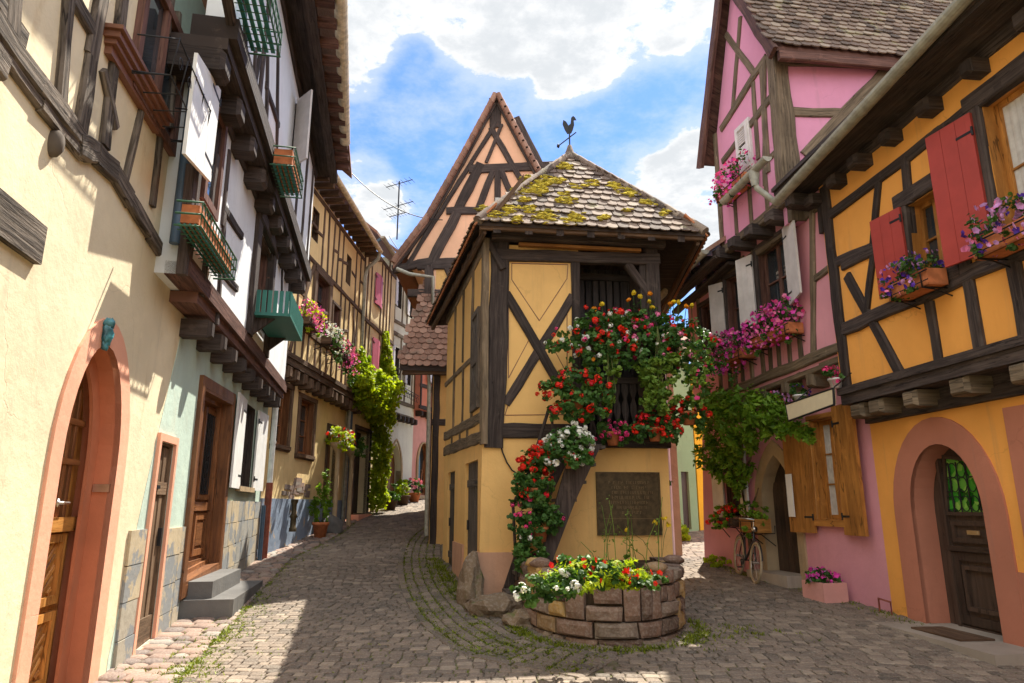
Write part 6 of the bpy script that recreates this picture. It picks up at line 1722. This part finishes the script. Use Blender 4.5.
mb = MB(); slab(mb, [GX.p(-.6, 6.5, .4), GX.p(1.7, 6.5, .4), GX.p(1.7, 8.5, -3), GX.p(-.6, 8.5, -3)], .1); mb.build('roof', 'tile_red', h)
h = thing('plaster_house', 'amber yellow plastered house at the end of the right-hand lane', 'house', OX.p(.6, .8, -.5))
mb = MB(); wall(mb, OX, rect(0, 4, 0, 6.0), [rect(.6, 1.5, .85, 2.65)], 0, .2, 0, 3); mb.build('wall', 'amber', h)
mb = MB(); mb.plate(OX, rect(.6, 1.5, .85, 2.65), -.12, -.08); mb.build('door', 'walnut', h)
mb = MB(); ring(mb, OX, rect(.5, 1.6, .8, 2.75), .1, .0, .04); mb.build('door_frame', 'walnut', h)
mb = MB(); slab(mb, [OX.p(-.1, 6, .4), OX.p(4, 6, .4), OX.p(4, 8, -3), OX.p(-.1, 8, -3)], .1); mb.build('roof', 'tile_red', h)
for lab, x, y, r_, lm in (('dark rounded bush before the amber house', 692, 528, .42, 'leaf_deep'), ('bright low bush at the stone house corner', 676, 541, .3, 'leaf_fresh'), ('dark hanging greenery on the stone house corner', 666, 505, .3, 'leaf_deep')):
    c = gp(x, y) if y > 520 else SX.p(.35, 1.9, .2); o = thing('shrub', lab, 'shrub', c)
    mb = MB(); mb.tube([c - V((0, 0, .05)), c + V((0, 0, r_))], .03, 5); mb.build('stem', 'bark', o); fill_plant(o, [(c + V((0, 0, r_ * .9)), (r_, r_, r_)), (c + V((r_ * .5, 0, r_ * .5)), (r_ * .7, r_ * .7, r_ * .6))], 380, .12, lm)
# ------------------------------------------------------------------ orange house
R1 = Fac(6.25, -2, 5.08, 9.7, -1); R7 = zc(820, 60, 3.348); R8 = zc(820, 230, 3.348); D8 = zc(800, 400, 2.413); R5 = zc(690, 180, 4.018); R6 = zc(690, 330, 4.018); RT = zc(690, 0, 3.066)
LR = R1.L
h = thing('timber_house', 'orange house with ox-red shutters above a terracotta arched doorway', 'house', R1.p(9, 0, -.5), 'timber-framed houses lining the lane')
AI = arch(9.88, 11.08, .05, 1.55, 2.33, 18); AO = arch(9.56, 11.42, .0, 1.5, 2.66, 18)
GW = rect(7.9, 9.02, 1.0, 2.3)
mb = MB(); wall(mb, R1, rect(-2, LR, -.4, 3.0), [arch(9.86, 11.10, .0, 1.55, 2.35, 18), GW], 0, .05); mass(mb, R1, -2, LR, -.4, 6.3, 0, 7); mb.build('wall', 'orange', h)
mb = MB(); mb.plate(R1, AO, -.03, .025, 0, None, [AI])
for a, b in zip(AI, AI[1:] + AI[:1]): mb.face([R1.p(*a, .025), R1.p(*b, .025), R1.p(*b, -.36), R1.p(*a, -.36)])
mb.plate(R1, rect(-2, 9.56, -.2, .92), -.02, .02); mb.build('portal_surround', 'terracotta', h)
mb = MB(); mb.plate(R1, arch(9.80, 11.16, .02, 1.55, 2.42, 18), -.36, -.30)
dl = 10.86; d0 = 9.99
R1.box(mb, d0, dl, .1, .20, -.30, -.26)
ring(mb, R1, rect(d0 + .02, dl - .02, .22, 1.05), .10, -.30, -.265); ring(mb, R1, rect(d0 + .16, dl - .16, .38, .90), .05, -.30, -.255)
R1.box(mb, d0, dl, 1.06, 1.12, -.30, -.235); ring(mb, R1, rect(d0 + .1, dl - .06, 1.16, 1.42), .06, -.30, -.265)
ring(mb, R1, [(d0 + .08, 1.48), (dl - .02, 1.48), (dl - .10, 2.22), (d0 + .10, 2.12)], .05, -.30, -.255)
R1.box(mb, d0 - .015, d0 + .03, .1, 2.1, -.30, -.24); R1.box(mb, dl - .03, dl + .02, .1, 2.2, -.30, -.245)
d_ = mb.build('door', 'door_dark', h)
mb = MB(); mb.plate(R1, [(d0 + .12, 1.52), (dl - .06, 1.52), (dl - .13, 2.17), (d0 + .13, 2.08)], -.29, -.282); mb.build('stained_glass', 'green_glass', d_)
mb = MB()
for u in (d0 + .27, d0 + .42, d0 + .57, d0 + .70): mb.tube([R1.p(u, 1.5, -.265), R1.p(u, 2.12, -.265)], .009, 5)
for u in (d0 + .2, d0 + .345, d0 + .495, d0 + .635, dl - .13):
    for z in (1.62, 1.85, 2.02): mb.tube([R1.p(u + .07 * math.cos(a), z + .09 * math.sin(a), -.262) for a in [i * .5 for i in range(14)]], .006, 5)
mb.build('grille', 'iron', d_)
mb = MB(); R1.box(mb, d0 + .33, d0 + .53, 1.26, 1.31, -.262, -.25); R1.box(mb, d0 + .36, d0 + .5, 1.275, 1.3, -.25, -.247); mb.build('letter_slot', 'steel', d_)
mb = MB(); mb.lathe(R1.p(d0 + .07, 1.18, -.26), [(.012, 0), (.012, .04), (.035, .05), (.035, .07), (0, .08)], 10, 0, None, R1.n); mb.build('handle', 'iron', d_)
# stoop slab and boot scraper
mb = MB(); gz = gf(R1, 10.4, .3); R1.box(mb, 9.3, 11.55, -.3, gz + .05, -.35, .62); mb.build('door_step', 'concrete', h)
o = thing('boot_scraper', 'small rusty iron boot scraper at the foot of the arched doorway', 'boot scraper', R1.p(11.7, gz, .1)); mb = MB(); z = gf(R1, 11.6)
mb.tube([R1.p(11.6, z, .12), R1.p(11.6, z + .17, .12), R1.p(11.82, z + .19, .14), R1.p(11.82, z, .14)], .014, 6); mb.build('bar', 'pipe_red', o)
mb = MB(); R1.box(mb, 9.95, 10.75, gz + .052, gz + .072, .06, .46); o = mb.build('doormat', 'timber_brown', None, R1.p(10.3, gz, .3)); tag(o, 'thin brown doormat on the stone step of the arched door', 'doormat')
# ground-floor window at the right edge, red shutter closed, terracotta surround
mb = MB(); ring(mb, R1, rect(7.76, 9.38, .90, 2.62), .30, -.02, .03); mb.build('window_surround', 'terracotta', h)
window(R1, h, GW, 0, .12, .06, 2, 3, 'timber')
shutter(R1, h, 8.9, .06, 8.35, .09, 1.05, 2.28, 'red_paint', planks=3)
# jetty
mb = MB(); R1.box(mb, -2, LR - .02, 2.98, 3.12, .0, .40); R1.box(mb, -2, LR, 3.12, 3.22, .2, .44); R1.box(mb, -2, LR - .05, 2.72, 2.84, -.02, .10); mb.build('jetty_beam', 'timber', h)
joists(R1, h, [11.45, 11.05, 10.35, 9.55, 8.7, 7.9, 7.1], 2.88, .26, .20, -.05, .40, 'timber_grey')
mb = MB(); R1.box(mb, -2, LR, 2.84, 2.98, -.1, .06); mb.build('jetty_lining', 'timber', h)
w1 = [(9.42, 4.25), (9.98, 4.25), (9.94, 5.22), (9.40, 5.22)]; w2 = [(7.75, 4.2), (8.62, 4.2), (8.62, 5.78), (7.75, 5.78)]; w0 = [(5.8, 4.2), (6.7, 4.2), (6.7, 5.78), (5.8, 5.78)]
mb = MB(); wall(mb, R1, rect(-2, LR + .02, 3.1, 6.55), [w1, w2, w0], .35, .25); mb.build('upper_wall', 'orange', h)
mb = MB()
R1.tuz(mb, (11.62, 3.15), (11.60, 6.3), .20, .35, .05); R1.tuz(mb, (-2, 4.10), (11.55, 4.04), .19, .35, .05); R1.tuz(mb, (-2, 5.92), (11.55, 5.80), .15, .35, .045); R1.tuz(mb, (-2, 6.3), (11.6, 6.3), .16, .35, .04)
for pts, w_, cv in ((((90, 160), (270, 500)), .15, R8), (((180, 0), (150, 265)), .11, R8), (((75, 115), (200, 55)), .16, R8), (((360, 255), (392, 460)), .13, R8), (((480, 120), (530, 415)), .17, R8), (((640, 110), (690, 380)), .19, R8), (((-5, -70), (0, 0)), .1, R8),
                     (((190, 410), (172, 600)), .10, R7), (((280, 340), (290, 470)), .13, R7), (((385, 240), (410, 420)), .12, R7), (((50, 675), (200, 615)), .15, R7)):
    R1.tim(mb, pts, w_, .35, .045, cv)
for u in (8.0, 7.2, 6.4): R1.tuz(mb, (u, 3.2), (u - .05, 4.05), .16, .35, .045)
mb.build('timber_frame', 'timber', h)
joists(R1, h, [11.75, 11.15, 10.55, 9.92, 9.22, 8.5, 7.75, 7.0, 6.2], 6.14, .17, .17, .2, .60, 'timber')
for w_ in (w1, w2, w0):
    window(R1, h, w_, .35, .16, .07, 2, 2, 'pine', trim='timber', tw=.2, curtain=w_ is not w1)
shutter(R1, h, 9.98, .42, 10.46, .50, 4.16, 5.22, 'red_paint', planks=3); shutter(R1, h, 8.70, .42, 9.26, .52, 4.16, 5.74, 'red_paint', planks=3)
mb = MB(); R1.box(mb, -2, LR + .25, 6.36, 6.42, .3, 1.0); R1.box(mb, -2, LR + .25, 6.30, 6.46, .86, .96)
mb.build('soffit', 'timber', h)
mb = MB(); slab(mb, [R1.p(-2, 6.50, .9), R1.p(LR + .25, 6.46, .9), R1.p(LR + .25, 9.3, -2.6), R1.p(-2, 9.3, -2.6)], .10); slab(mb, [R1.p(-2, 9.3, -2.6), R1.p(LR + .25, 9.3, -2.6), R1.p(LR + .25, 6.5, -6.5), R1.p(-2, 6.5, -6.5)], .1); mb.build('roof', 'tile_red', h)
ga, gb_ = R1.uz(781, 198, 1.03), R1.uz(958, -2, 1.03)
gutter(R1, h, 3, gb_[1] + (gb_[1] - ga[1]) * .8, ga[0] + .1, ga[1], 1.05, .085, 'zinc')
# flower boxes
fb1 = 'flower boxes of the orange house'
a = R1.uz(*R8(310, 240), .6)
window_box('terracotta box of violet and pink petunias below the smaller orange house window', R1, 9.36, 10.05, 4.0, .44, .24, .20, 'terra', [('purple', 40, 'petal', .038), ('lilac', 22, 'petal', .038), ('rosepink', 8, 'petal', .034)], 360, .05, 'leaf', fb1, .2, .1)
window_box('terracotta box of pink-rimmed petunias below the larger orange house window', R1, 7.7, 8.66, 4.02, .44, .26, .20, 'terra', [('lilac', 46, 'petal', .045), ('rosepink', 26, 'petal', .042), ('purple', 20, 'petal', .04)], 360, .05, 'leaf', fb1, .24, .12)

# ------------------------------------------------------------------ pink house
R2 = Fac(5.08, 9.7, 4.0, 14.8, -1)
h = thing('timber_house', 'pink house with a tall mauve gabled loft and whitewashed shutters', 'house', R2.p(2.5, 0, -.5), 'timber-framed houses lining the lane')
L2_ = R2.L; O2 = .30
KW = [(.72, 1.38), (1.32, 1.38), (1.30, 2.92), (.70, 2.92)]; KA = arch(1.92, 2.86, .2, 1.75, 2.45, 14, .45); KV = rect(3.55, 4.15, 1.35, 2.7)
mb = MB(); wall(mb, R2, [(0, -.2), (5.3, -.2), (5.15, 1.5), (5.0, 3.0), (4.3, 3.75), (0, 3.75)], [KW, KA, KV], 0, .28); mass(mb, R2, .0, 5.0, -.2, 6.2, 0, 5); mb.build('wall', 'pink', h)
UW1 = [(1.02, 4.72), (1.93, 4.72), (1.90, 6.02), (1.05, 6.02)]; UW2 = [(2.45, 4.65), (3.06, 4.65), (3.04, 5.86), (2.45, 5.80)]; UW3 = [(3.6, 4.6), (4.1, 4.6), (4.1, 5.6), (3.6, 5.6)]
mb = MB(); wall(mb, R2, [(-.02, 3.7), (4.7, 3.5), (4.7, 6.0), (2.7, 6.25), (-.02, 6.5)], [UW1, UW2, UW3], O2, .2); mb.build('upper_wall', 'pink', h)
# sandstone arch
mb = MB(); mb.plate(R2, arch(1.74, 3.08, .2, 1.75, 2.72, 14, .4), -.02, .035, 0, None, [KA]); mb.build('door_surround', 'limestone', h)
mb = MB(); [mb.face([R2.p(*a, .03), R2.p(*b, .03), R2.p(*b, -.24), R2.p(*a, -.24)]) for a, b in zip(inset(KA, .004), inset(KA, .004)[1:])]; mb.build('door_reveal', 'limestone', h)
mb = MB(); mb.plate(R2, KA, -.26, -.2)
for i in range(6): R2.box(mb, 1.95 + i * .15, 2.09 + i * .15, .3, 2.0, -.2, -.185)
mb.build('door', 'door_dark', h)
window(R2, h, KW, 0, .14, .08, 2, 3, 'pine', trim='pine', tw=.08, sill='pine', curtain=True)
shutter(R2, h, .68, .06, .14, .14, 1.18, 3.06, 'pine', planks=3, t=.05); shutter(R2, h, 1.36, .07, 1.92, .12, 1.18, 2.9, 'pine', planks=3, t=.05)
window(R2, h, KV, 0, .12, .06, 2, 3, 'timber_red'); shutter(R2, h, 4.16, .05, 4.5, .1, 1.35, 2.72, 'offwhite_paint'); shutter(R2, h, 3.54, .05, 3.2, .1, 1.35, 2.72, 'offwhite_paint')
mb = MB(); R2.box(mb, 1.9, 3.1, -.2, gf(R2, 2.5) + .16, -.28, .3); mb.build('door_step', 'concrete', h)
# jetty and frame
mb = MB(); R2.tuz(mb, (-.02, 3.84), (4.4, 3.62), .16, O2, .06); R2.tuz(mb, (-.02, 3.68), (4.4, 3.47), .12, O2 - .06, .06); mb.build('jetty_beam', 'timber_grey', h)
joists(R2, h, [.22, .85, 1.5, 2.15, 2.8, 3.4], 3.50, .17, .24, -.05, .30, 'timber_grey')
mb = MB()
for pts, w_, cv in ((((545, 120), (620, 640)), .15, R5), (((485, 70), (490, 683)), .12, R5), (((490, 400), (555, 350)), .11, R5), (((-60, 700), (430, 100)), .01, R5)):
    if w_ > .02: R2.tim(mb, pts, w_, O2, .04, cv)
for u in (.95, 1.0 + 1.02, 2.38, 3.15, 3.5, 4.2): R2.tuz(mb, (u, 3.85 - u * .05), (u, 6.1), .11, O2, .035)
for u in (1.25, 1.55, 1.8, 2.7, 2.95): R2.tuz(mb, (u, 3.8), (u - .04, 4.6), .10, O2, .03)
R2.tuz(mb, (.9, 4.62), (4.3, 4.52), .13, O2, .045); R2.tuz(mb, (-.02, 6.12), (4.6, 5.85), .14, O2, .04)
mb.build('timber_frame', 'timber_grey', h)
for w_ in (UW1, UW2, UW3): window(R2, h, w_, O2, .12, .07, 2, 2, 'timber_red', trim='timber', tw=.1)
shutter(R2, h, 1.0, .38, .50, .52, 4.74, 6.06, 'offwhite_paint', 4.8, 6.12, planks=3); shutter(R2, h, 1.98, .38, 2.34, .48, 4.70, 5.98, 'offwhite_paint', planks=3)
shutter(R2, h, 3.08, .36, 3.36, .50, 4.62, 5.82, 'offwhite_paint', planks=2)
# gabled loft: street gable, side wall facing down the lane
OG = .55; GU0, GU1 = .55, 2.62
GA = (1.55, 11.7)
mb = MB(); wall(mb, R2, [(GU0, 6.35), (GU1 + .05, 6.2), (GU1 - .05, 8.6), (GA[0], GA[1] - .3), (GU0 + .0, 9.1)], [], OG, .2, 0, 5.5); mb.build('loft_wall', 'mauve', h)
c0 = R2.p(GU0, 0, OG); SD = Fac(c0.x, c0.y, c0.x + 6, c0.y + .35, 1)
mb = MB(); wall(mb, SD, rect(-.0, 6, 6.0, 9.05), [], .006, .2, 0, .2); mb.build('side_wall', 'mauve', h)
mb = MB(); gt_ = RT
for pts, w_ in ((((95, 390), (225, 180)), .16), (((100, 490), (250, 290)), .14), (((150, 60), (128, 330)), .10), (((215, 200), (235, 520)), .13), (((190, 260), (205, 480)), .10), (((110, 110), (190, 220)), .12), (((225, 180), (225, 560)), .09)):
    R2.tim(mb, pts, w_, OG, .035, RT)
R2.tuz(mb, (GU1, 6.3), (GU1 - .04, 8.7), .12, OG, .04)
for u in (1.1, 1.6, 2.1): R2.tuz(mb, (u, 6.4), (u - .03, 7.3), .10, OG, .03)
R2.tuz(mb, (GU0, 6.38), (GU1 + .1, 6.24), .18, OG, .07); R2.tuz(mb, (GU0, 7.32), (GU1, 7.22), .12, OG, .035); R2.tuz(mb, (GU0 + .1, 6.3), (GU0 + .04, 9.1), .22, OG, .05)
SD.tuz(mb, (.12, 6.0), (.10, 9.0), .26, 0, .05); SD.tuz(mb, (0, 8.92), (6, 8.98), .22, 0, .06); SD.tuz(mb, (0.2, 7.95), (4, 7.95), .17, 0, .035); SD.tuz(mb, (.35, 7.15), (2.0, 8.85), .22, 0, .045); SD.tuz(mb, (0, 6.6), (5, 6.6), .2, 0, .04); SD.tuz(mb, (2.6, 6.5), (2.6, 8.9), .16, 0, .04)
mb.build('timber_frame', 'timber_grey', h)
# loft joists under the gable, continuing as eaves joists
joists(R2, h, [.25, .85, 1.42, 2.0, 2.55, 3.05, 3.55, 4.05], 6.18, .20, .20, .1, .78, 'timber')
# loft roof
mb = MB(); vo = OG + .22
ex, ez = .25, 8.95; fx, fz = GU1 + .28, 8.25
ridge0 = R2.p(GA[0], GA[1], vo); back = V((6.5, .9, 0)); near0 = R2.p(ex, ez, vo); far0 = R2.p(fx, fz, vo)
slab(mb, [near0, near0 + back, ridge0 + back, ridge0], .08); slab(mb, [far0 + back, far0, ridge0, ridge0 + back], .08)
al = back.normalized(); v_ = ridge0 - near0; ups = v_ - al * v_.dot(al); Lr = ups.length; ups.normalize(); up = al.cross(ups)
if up.z < 0: up = -up
tiles(mb, near0 + up * .01, al, ups, up, ((0, 6.5), Lr), .15, .17, lambda s, r: s > v_.dot(al) * r / Lr - .05, .02, 1, .5, 8)
mb.build('loft_roof', ['timber_red', 'tile'], h)
mb = MB(); mb.beam(near0 + V((0, 0, -.14)), ridge0 + V((0, 0, -.14)), .20, R2.n, .03, -.04); mb.beam(far0 + V((0, 0, -.14)), ridge0 + V((0, 0, -.14)), .20, R2.n, .03, -.04)
mb.build('bargeboard', 'timber_red', h)
mb = MB(); mb.beam(near0 + V((.1, 0, -.16)), near0 + back + V((0, 0, -.16)), .16, V((.1, -1, 0)), .03, -.05); mb.build('eaves_board', 'timber_red', h)
# chimney edge of blue steel at the ridge end of the orange house roof
# gable window with white louvred shutter
gq = [R2.uz(*RT(*p), OG) for p in ((150, 490), (195, 470), (180, 285), (135, 330))]
gw = [(gq[1][0], 7.38), (gq[0][0], 7.38), (gq[0][0], 8.35), (gq[1][0], 8.35)]
mb = MB(); ring(mb, R2, gw, .06, OG - .02, OG + .05); mb.plate(R2, inset(gw, .05), OG + .003, OG + .012, 1); wf = mb.build('window', ['offwhite_paint', 'glass'], h)
mb = MB(); sq = inset(gw, .04); mb.plate(R2, rect(sq[0][0], sq[1][0], 7.44, 7.9), OG + .03, OG + .055); ring(mb, R2, sq, .07, OG + .03, OG + .075)
for i in range(8): R2.box(mb, sq[0][0] + .05, sq[1][0] - .05, 7.95 + i * .045, 7.975 + i * .045, OG + .03, OG + .06)
mb.build('louvred_shutter', 'offwhite_paint', wf)
# lower roof further down the lane with its gutter
mb = MB(); a_, b_ = R2.p(2.5, 6.25, .98), R2.p(5.0, 5.95, .98); slab(mb, [a_, b_, R2.p(5.0, 9.0, -3), R2.p(2.5, 9.0, -3)], .09); mb.build('roof', 'tile_red', h)
mb = MB(); mb.beam(R2.p(2.5, 6.1, .7), R2.p(5.0, 5.82, .7), .25, V((0, 0, -1)), .03, -.03); mb.beam(R2.p(2.5, 6.0, .45), R2.p(5.0, 5.74, .45), .2, V((0, 0, -1)), .03, -.03); mb.build('soffit', 'timber', h)
gutter(R2, h, 2.45, 6.2, 5.0, 5.86, 1.02, .085, 'zinc')
gutter(R2, h, .35, 6.98, 1.75, 6.86, .98, .08, 'zinc')
mb = MB(); p = R2.p(.75, 6.88, .98); mb.tube([p, p + V((.02, 0, -.25)), p + V((.3, 0, -.5))], .05, 8); mb.lathe(p + V((0, 0, -.12)), [(.055, -.1), (.09, .1), (.09, .16)], 10); mb.build('downpipe', 'zinc', h)

# flower boxes of the pink house
fb2_ = 'flower boxes of the pink house'
window_box('lush box of bright pink petunias at the pink house window with two shutters', R2, .75, 1.95, 4.22, .36, .26, .18, 'terra', [('magenta', 150, 'petal', .042), ('rosepink', 90, 'petal', .042), ('hotpink', 20, 'petal', .04)], 420, .06, 'leaf', fb2_, .34, .22)
window_box('trailing box of magenta petunias at the farther pink house window', R2, 2.15, 3.15, 4.12, .36, .26, .18, 'terra', [('magenta', 170, 'petal', .042), ('rosepink', 50, 'petal', .042)], 380, .06, 'leaf', fb2_, .36, .38)
window_box('box of deep pink flowers high under the louvred loft shutter', R2, gq[1][0] - .15, gq[0][0] + .35, 7.02, OG + .06, .26, .16, 'terra', [('hotpink', 70, 'petal', .042), ('magenta', 60, 'petal', .042), ('rosepink', 20, 'petal', .04)], 300, .06, 'leaf', fb2_, .34, .28)

# blank sign board
sg = thing('sign_board', 'blank beige signboard hung above the pink house window', 'sign', R2.p(.6, 2.95, .8))
sq = [R2.uz(*R6(*p), .80) for p in ((400, 365), (582, 300), (578, 235), (388, 300))]
FS = R2
mb = MB(); mb.plate(FS, sq, .78, .82); mb.build('board', 'sign_board', sg)
mb = MB(); [mb.tube([FS.p(*sq[k], .81), FS.p(*sq[(k + 1) % 4], .81)], .018, 5) for k in range(4)]
for k in (2, 3): mb.tube([FS.p(*sq[k], .80), FS.p(sq[k][0] + (.1 if k == 2 else -.1), sq[k][1] + .05, .70), FS.p(sq[k][0] + (.1 if k == 2 else -.1), sq[k][1] + .25, .42)], .010, 5)
mb.build('frame', 'iron', sg)
hp2 = 'small pots hung under the pink house jetty'
for lab, x, y, o, fl in (('small white pot of hot pink geraniums hanging by the signboard end nearest the orange house', 836, 384, .45, [('hotpink', 12, 'umbel', .06)]), ('lilac pot with one pink bloom hanging at the far end of the signboard', 779, 406, .45, [('hotpink', 5, 'umbel', .06), ('lilac', 10, 'petal', .04)]), ('hanging pot of dark trailing leaves behind the middle of the signboard', 800, 400, .3, [('purple', 6, 'petal', .035)])):
    b = on(R2, x, y, o); potted('hanging_pot', lab, 'hanging plant', tuple(b - V((0, 0, .06))), .10, .14, [((0, 0, .2), (.17, .16, .12)), ((.08, -.05, .1), (.12, .1, .1))], 150, .06, 'leaf_deep', fl, hp2, 'whitepot')
# climbing wisteria between door and far window
v = thing('climbing_vine', 'dense green wisteria hanging over the sandstone doorway of the pink house', 'vine', R2.p(3.3, .4, .1))
mb = MB(); bp = [R2.p(3.30, .3, .08), R2.p(3.25, 1.2, .10), R2.p(3.4, 2.1, .12), R2.p(3.1, 2.9, .18), R2.p(2.4, 3.2, .3)]; mb.tube(bp, [.05, .045, .04, .03, .02], 7); mb.tube([bp[2], R2.p(3.0, 2.4, .12), R2.p(2.75, 2.6, .2)], [.03, .02, .015], 6); mb.tube([R2.p(3.25, 1.3, .1), R2.p(2.95, 1.7, .12), R2.p(2.8, 1.9, .12)], [.025, .02, .01], 6); mb.build('trunk', 'bark', v)
blobs = []
for x, y, o, r_ in ((712, 395, .55, .3), (725, 405, .7, .36), (745, 400, .75, .36), (765, 408, .75, .34), (782, 418, .65, .26), (795, 425, .6, .2), (715, 430, .55, .38), (735, 425, .7, .36), (755, 425, .65, .3), (712, 455, .5, .34), (728, 450, .5, .32), (745, 440, .5, .26), (725, 470, .3, .24), (738, 476, .3, .22), (742, 462, .3, .2), (770, 425, .6, .24), (735, 490, .28, .13), (810, 432, .5, .12)):
    blobs.append((on(R2, x, y, o), (r_, r_ * .7, r_ * .8)))
fill_plant(v, blobs, 5200, .13, 'leaf_vine', (), 'long', .12)
# tubs and pots by the pink house
gpr = 'pots beside the pink house door'
b = on(R2, 732, 523, .28); bxo = window_box('box of red geraniums on the sill of the far pink house window', R2, 3.5, 4.2, 1.22, .06, .22, .16, 'timber_brown', [('scarlet', 14, 'umbel', .06)], 220, .075, 'leaf_vine', gpr, .18, .1)
c = R2.p(2.95, 1.02, .25); wb = window_box('square wooden planter box of trailing green fixed beside the arched door', R2, 2.50, 3.02, 1.14, .12, .30, .24, 'oak', [], 200, .07, 'leaf_vine', gpr, .2, .12)
q_ = gp(779, 573); potted('potted_plant', 'terracotta pot of broad green leaves on the step by the arched door', 'potted plant', (q_.x + .18, q_.y + .1, gf(R2, 2.5) + .165), .14, .24, [((0, 0, .42), (.22, .22, .22)), ((.05, -.05, .62), (.14, .14, .16))], 220, .13, 'leaf_deep', [('white', 4, 'petal', .04)], gpr)
o = thing('stone_trough', 'square pink stone tub of purple pansies on the cobbles by the pink wall', 'planter', R2.p(.55, .2, .4))
q_ = gp(822, 603); mb = MB(); a = R2.uz(822, 600, .32)
uc = .95; zg = gf(R2, uc, .3) - .04
for o0, o1, u0, u1 in ((.12, .16, uc - .25, uc + .25), (.46, .51, uc - .25, uc + .25), (.16, .46, uc - .25, uc - .20), (.16, .46, uc + .20, uc + .25)): R2.box(mb, u0, u1, zg, zg + .30, o0, o1)
R2.box(mb, uc - .20, uc + .20, zg, zg + .24, .16, .46, 1); mb.build('trough', ['rose', 'soil'], o)
fill_plant(o, [(R2.p(uc, zg + .35, .31), (.25, .17, .11)), (R2.p(uc + .12, zg + .39, .31), (.14, .14, .10))], 260, .06, 'leaf_deep', [('magenta', 40, 'petal', .04), ('lilac', 8, 'petal', .035)])
mb = MB(); R2.box(mb, 1.72, 1.88, 1.42, 2.1, .162, .175); o = mb.build('notice_card', 'white_paint', None, R2.p(1.8, 1.42, .16)); tag(o, 'narrow white notice card fixed to the orange pine shutter', 'notice')
c = R2.p(4.3, .4, .25); o = thing('shrub', 'low green plant at the foot of the pink wall behind the bicycle', 'shrub', c); mb = MB(); mb.tube([c, c + V((0, 0, .2))], .02, 5); mb.build('stem', 'bark', o); fill_plant(o, [(R2.p(4.3, .56, .2), (.22, .2, .12))], 120, .09, 'leaf_fresh')

# ------------------------------------------------------------------ bicycle
fw, rw = gp(758, 588), gp(741, 580); fw = V((4.04, 11.95, g(4.04, 11.95))); rw = V((4.10, 12.98, g(4.10, 12.98)))
bc = thing('bicycle', 'black city bicycle with cream tyres leaning by the pink house wall', 'bicycle', (fw + rw) / 2)
d = (fw - rw); d.z = 0; d.normalize(); lean = .10; side = V((-d.y, d.x, 0)); side = side if side.x > 0 else -side; UP = (V((0, 0, 1)) + side * lean).normalized(); WR = .335
def bp2(base, f, z): return base + d * f + UP * z
fc, rc = fw + UP * WR, rw + UP * WR; L_ = (fw - rw).length
def wheel(c, nm):
    axn = d.cross(UP).normalized()
    t = MB(); n = 28
    t.tube([c + d * (math.cos(2 * math.pi * i / n) * (WR - .02)) + UP * (math.sin(2 * math.pi * i / n) * (WR - .02)) for i in range(n + 1)], .024, 8, 0, .5, False); wo_ = t.build('wheel', 'rubber', bc)
    r = MB(); r.tube([c + d * (math.cos(2 * math.pi * i / n) * (WR - .05)) + UP * (math.sin(2 * math.pi * i / n) * (WR - .05)) for i in range(n + 1)], .012, 6, 0, .5, False); r.build('rim', 'steel', wo_)
    s = MB()
    for i in range(16): a = 2 * math.pi * i / 16; s.tube([c + axn * .03 * (1 if i % 2 else -1), c + d * math.cos(a) * (WR - .05) + UP * math.sin(a) * (WR - .05)], .0025, 4)
    s.tube([c - axn * .05, c + axn * .05], .022, 8); s.build('spoke', 'steel', wo_)
    m_ = MB(); m_.tube([c + d * (math.cos(a) * (WR + .03)) + UP * (math.sin(a) * (WR + .03)) for a in [(.15 + .12 * i) for i in range(22)]], .012, 6); m_.build('mudguard', 'black', bc)
wheel(fc, 'f'); wheel(rc, 'r')
mb = MB(); bb_ = rc + d * .44 + UP * -.05; stp = rc + d * .27 + UP * .46; hd_ = rc + d * (L_ - .17) + UP * .47; hdb = rc + d * (L_ - .13) + UP * .32
for a, b, r_ in ((bb_, stp, .017), (bb_, hdb, .02), (stp + UP * -.12, hd_ + UP * -.03, .016), (hdb, hd_, .02), (rc, bb_, .012), (rc, stp, .011), (hdb, fc, .014)): mb.tube([a, b], r_, 7)
mb.build('frame', 'black', bc)
axn = d.cross(UP).normalized(); mb = MB(); mb.tube([stp, stp + UP * .14], .013, 6); mb.build('seat_post', 'steel', bc)
mb = MB(); sc_ = stp + UP * .17 + d * .0; mb.tube([sc_ - d * .13, sc_ - d * .05, sc_ + d * .06, sc_ + d * .15], [.06, .075, .04, .018], 8); mb.build('saddle', 'leather', bc)
mb = MB(); hs = hd_ + UP * .18; mb.tube([hd_, hs], .012, 6); mb.tube([hs - d * .16 + axn * .28, hs - d * .02 + axn * .2, hs + d * .03, hs - d * .02 - axn * .2, hs - d * .16 - axn * .28], .012, 7); mb.build('handlebar', 'steel', bc)
for s_ in (1, -1): mb = MB(); mb.tube([hs - d * .17 + axn * .285 * s_, hs - d * .06 + axn * .235 * s_], .018, 7); mb.build('grip', 'leather', bc)
mb = MB(); mb.lathe(hd_ + d * .06 + UP * .02, [(.02, -.05), (.05, 0), (.05, .02), (0, .03)], 10, 0, None, d); mb.build('headlight', 'steel', bc)
mb = MB(); mb.tube([bb_ - axn * .08, bb_ + axn * .08], .012, 6); mb.lathe(bb_ + axn * .05, [(.0, 0), (.085, 0), (.085, .008), (0, .008)], 16, 0, None, axn)
for s_ in (1, -1): e = bb_ + axn * .09 * s_ + (d * .1 - UP * .12) * s_; mb.tube([bb_ + axn * .09 * s_, e], .01, 5); mb.cbox(e + axn * .04 * s_, .09, .06, .02, 0)
mb.build('crankset', 'black', bc)
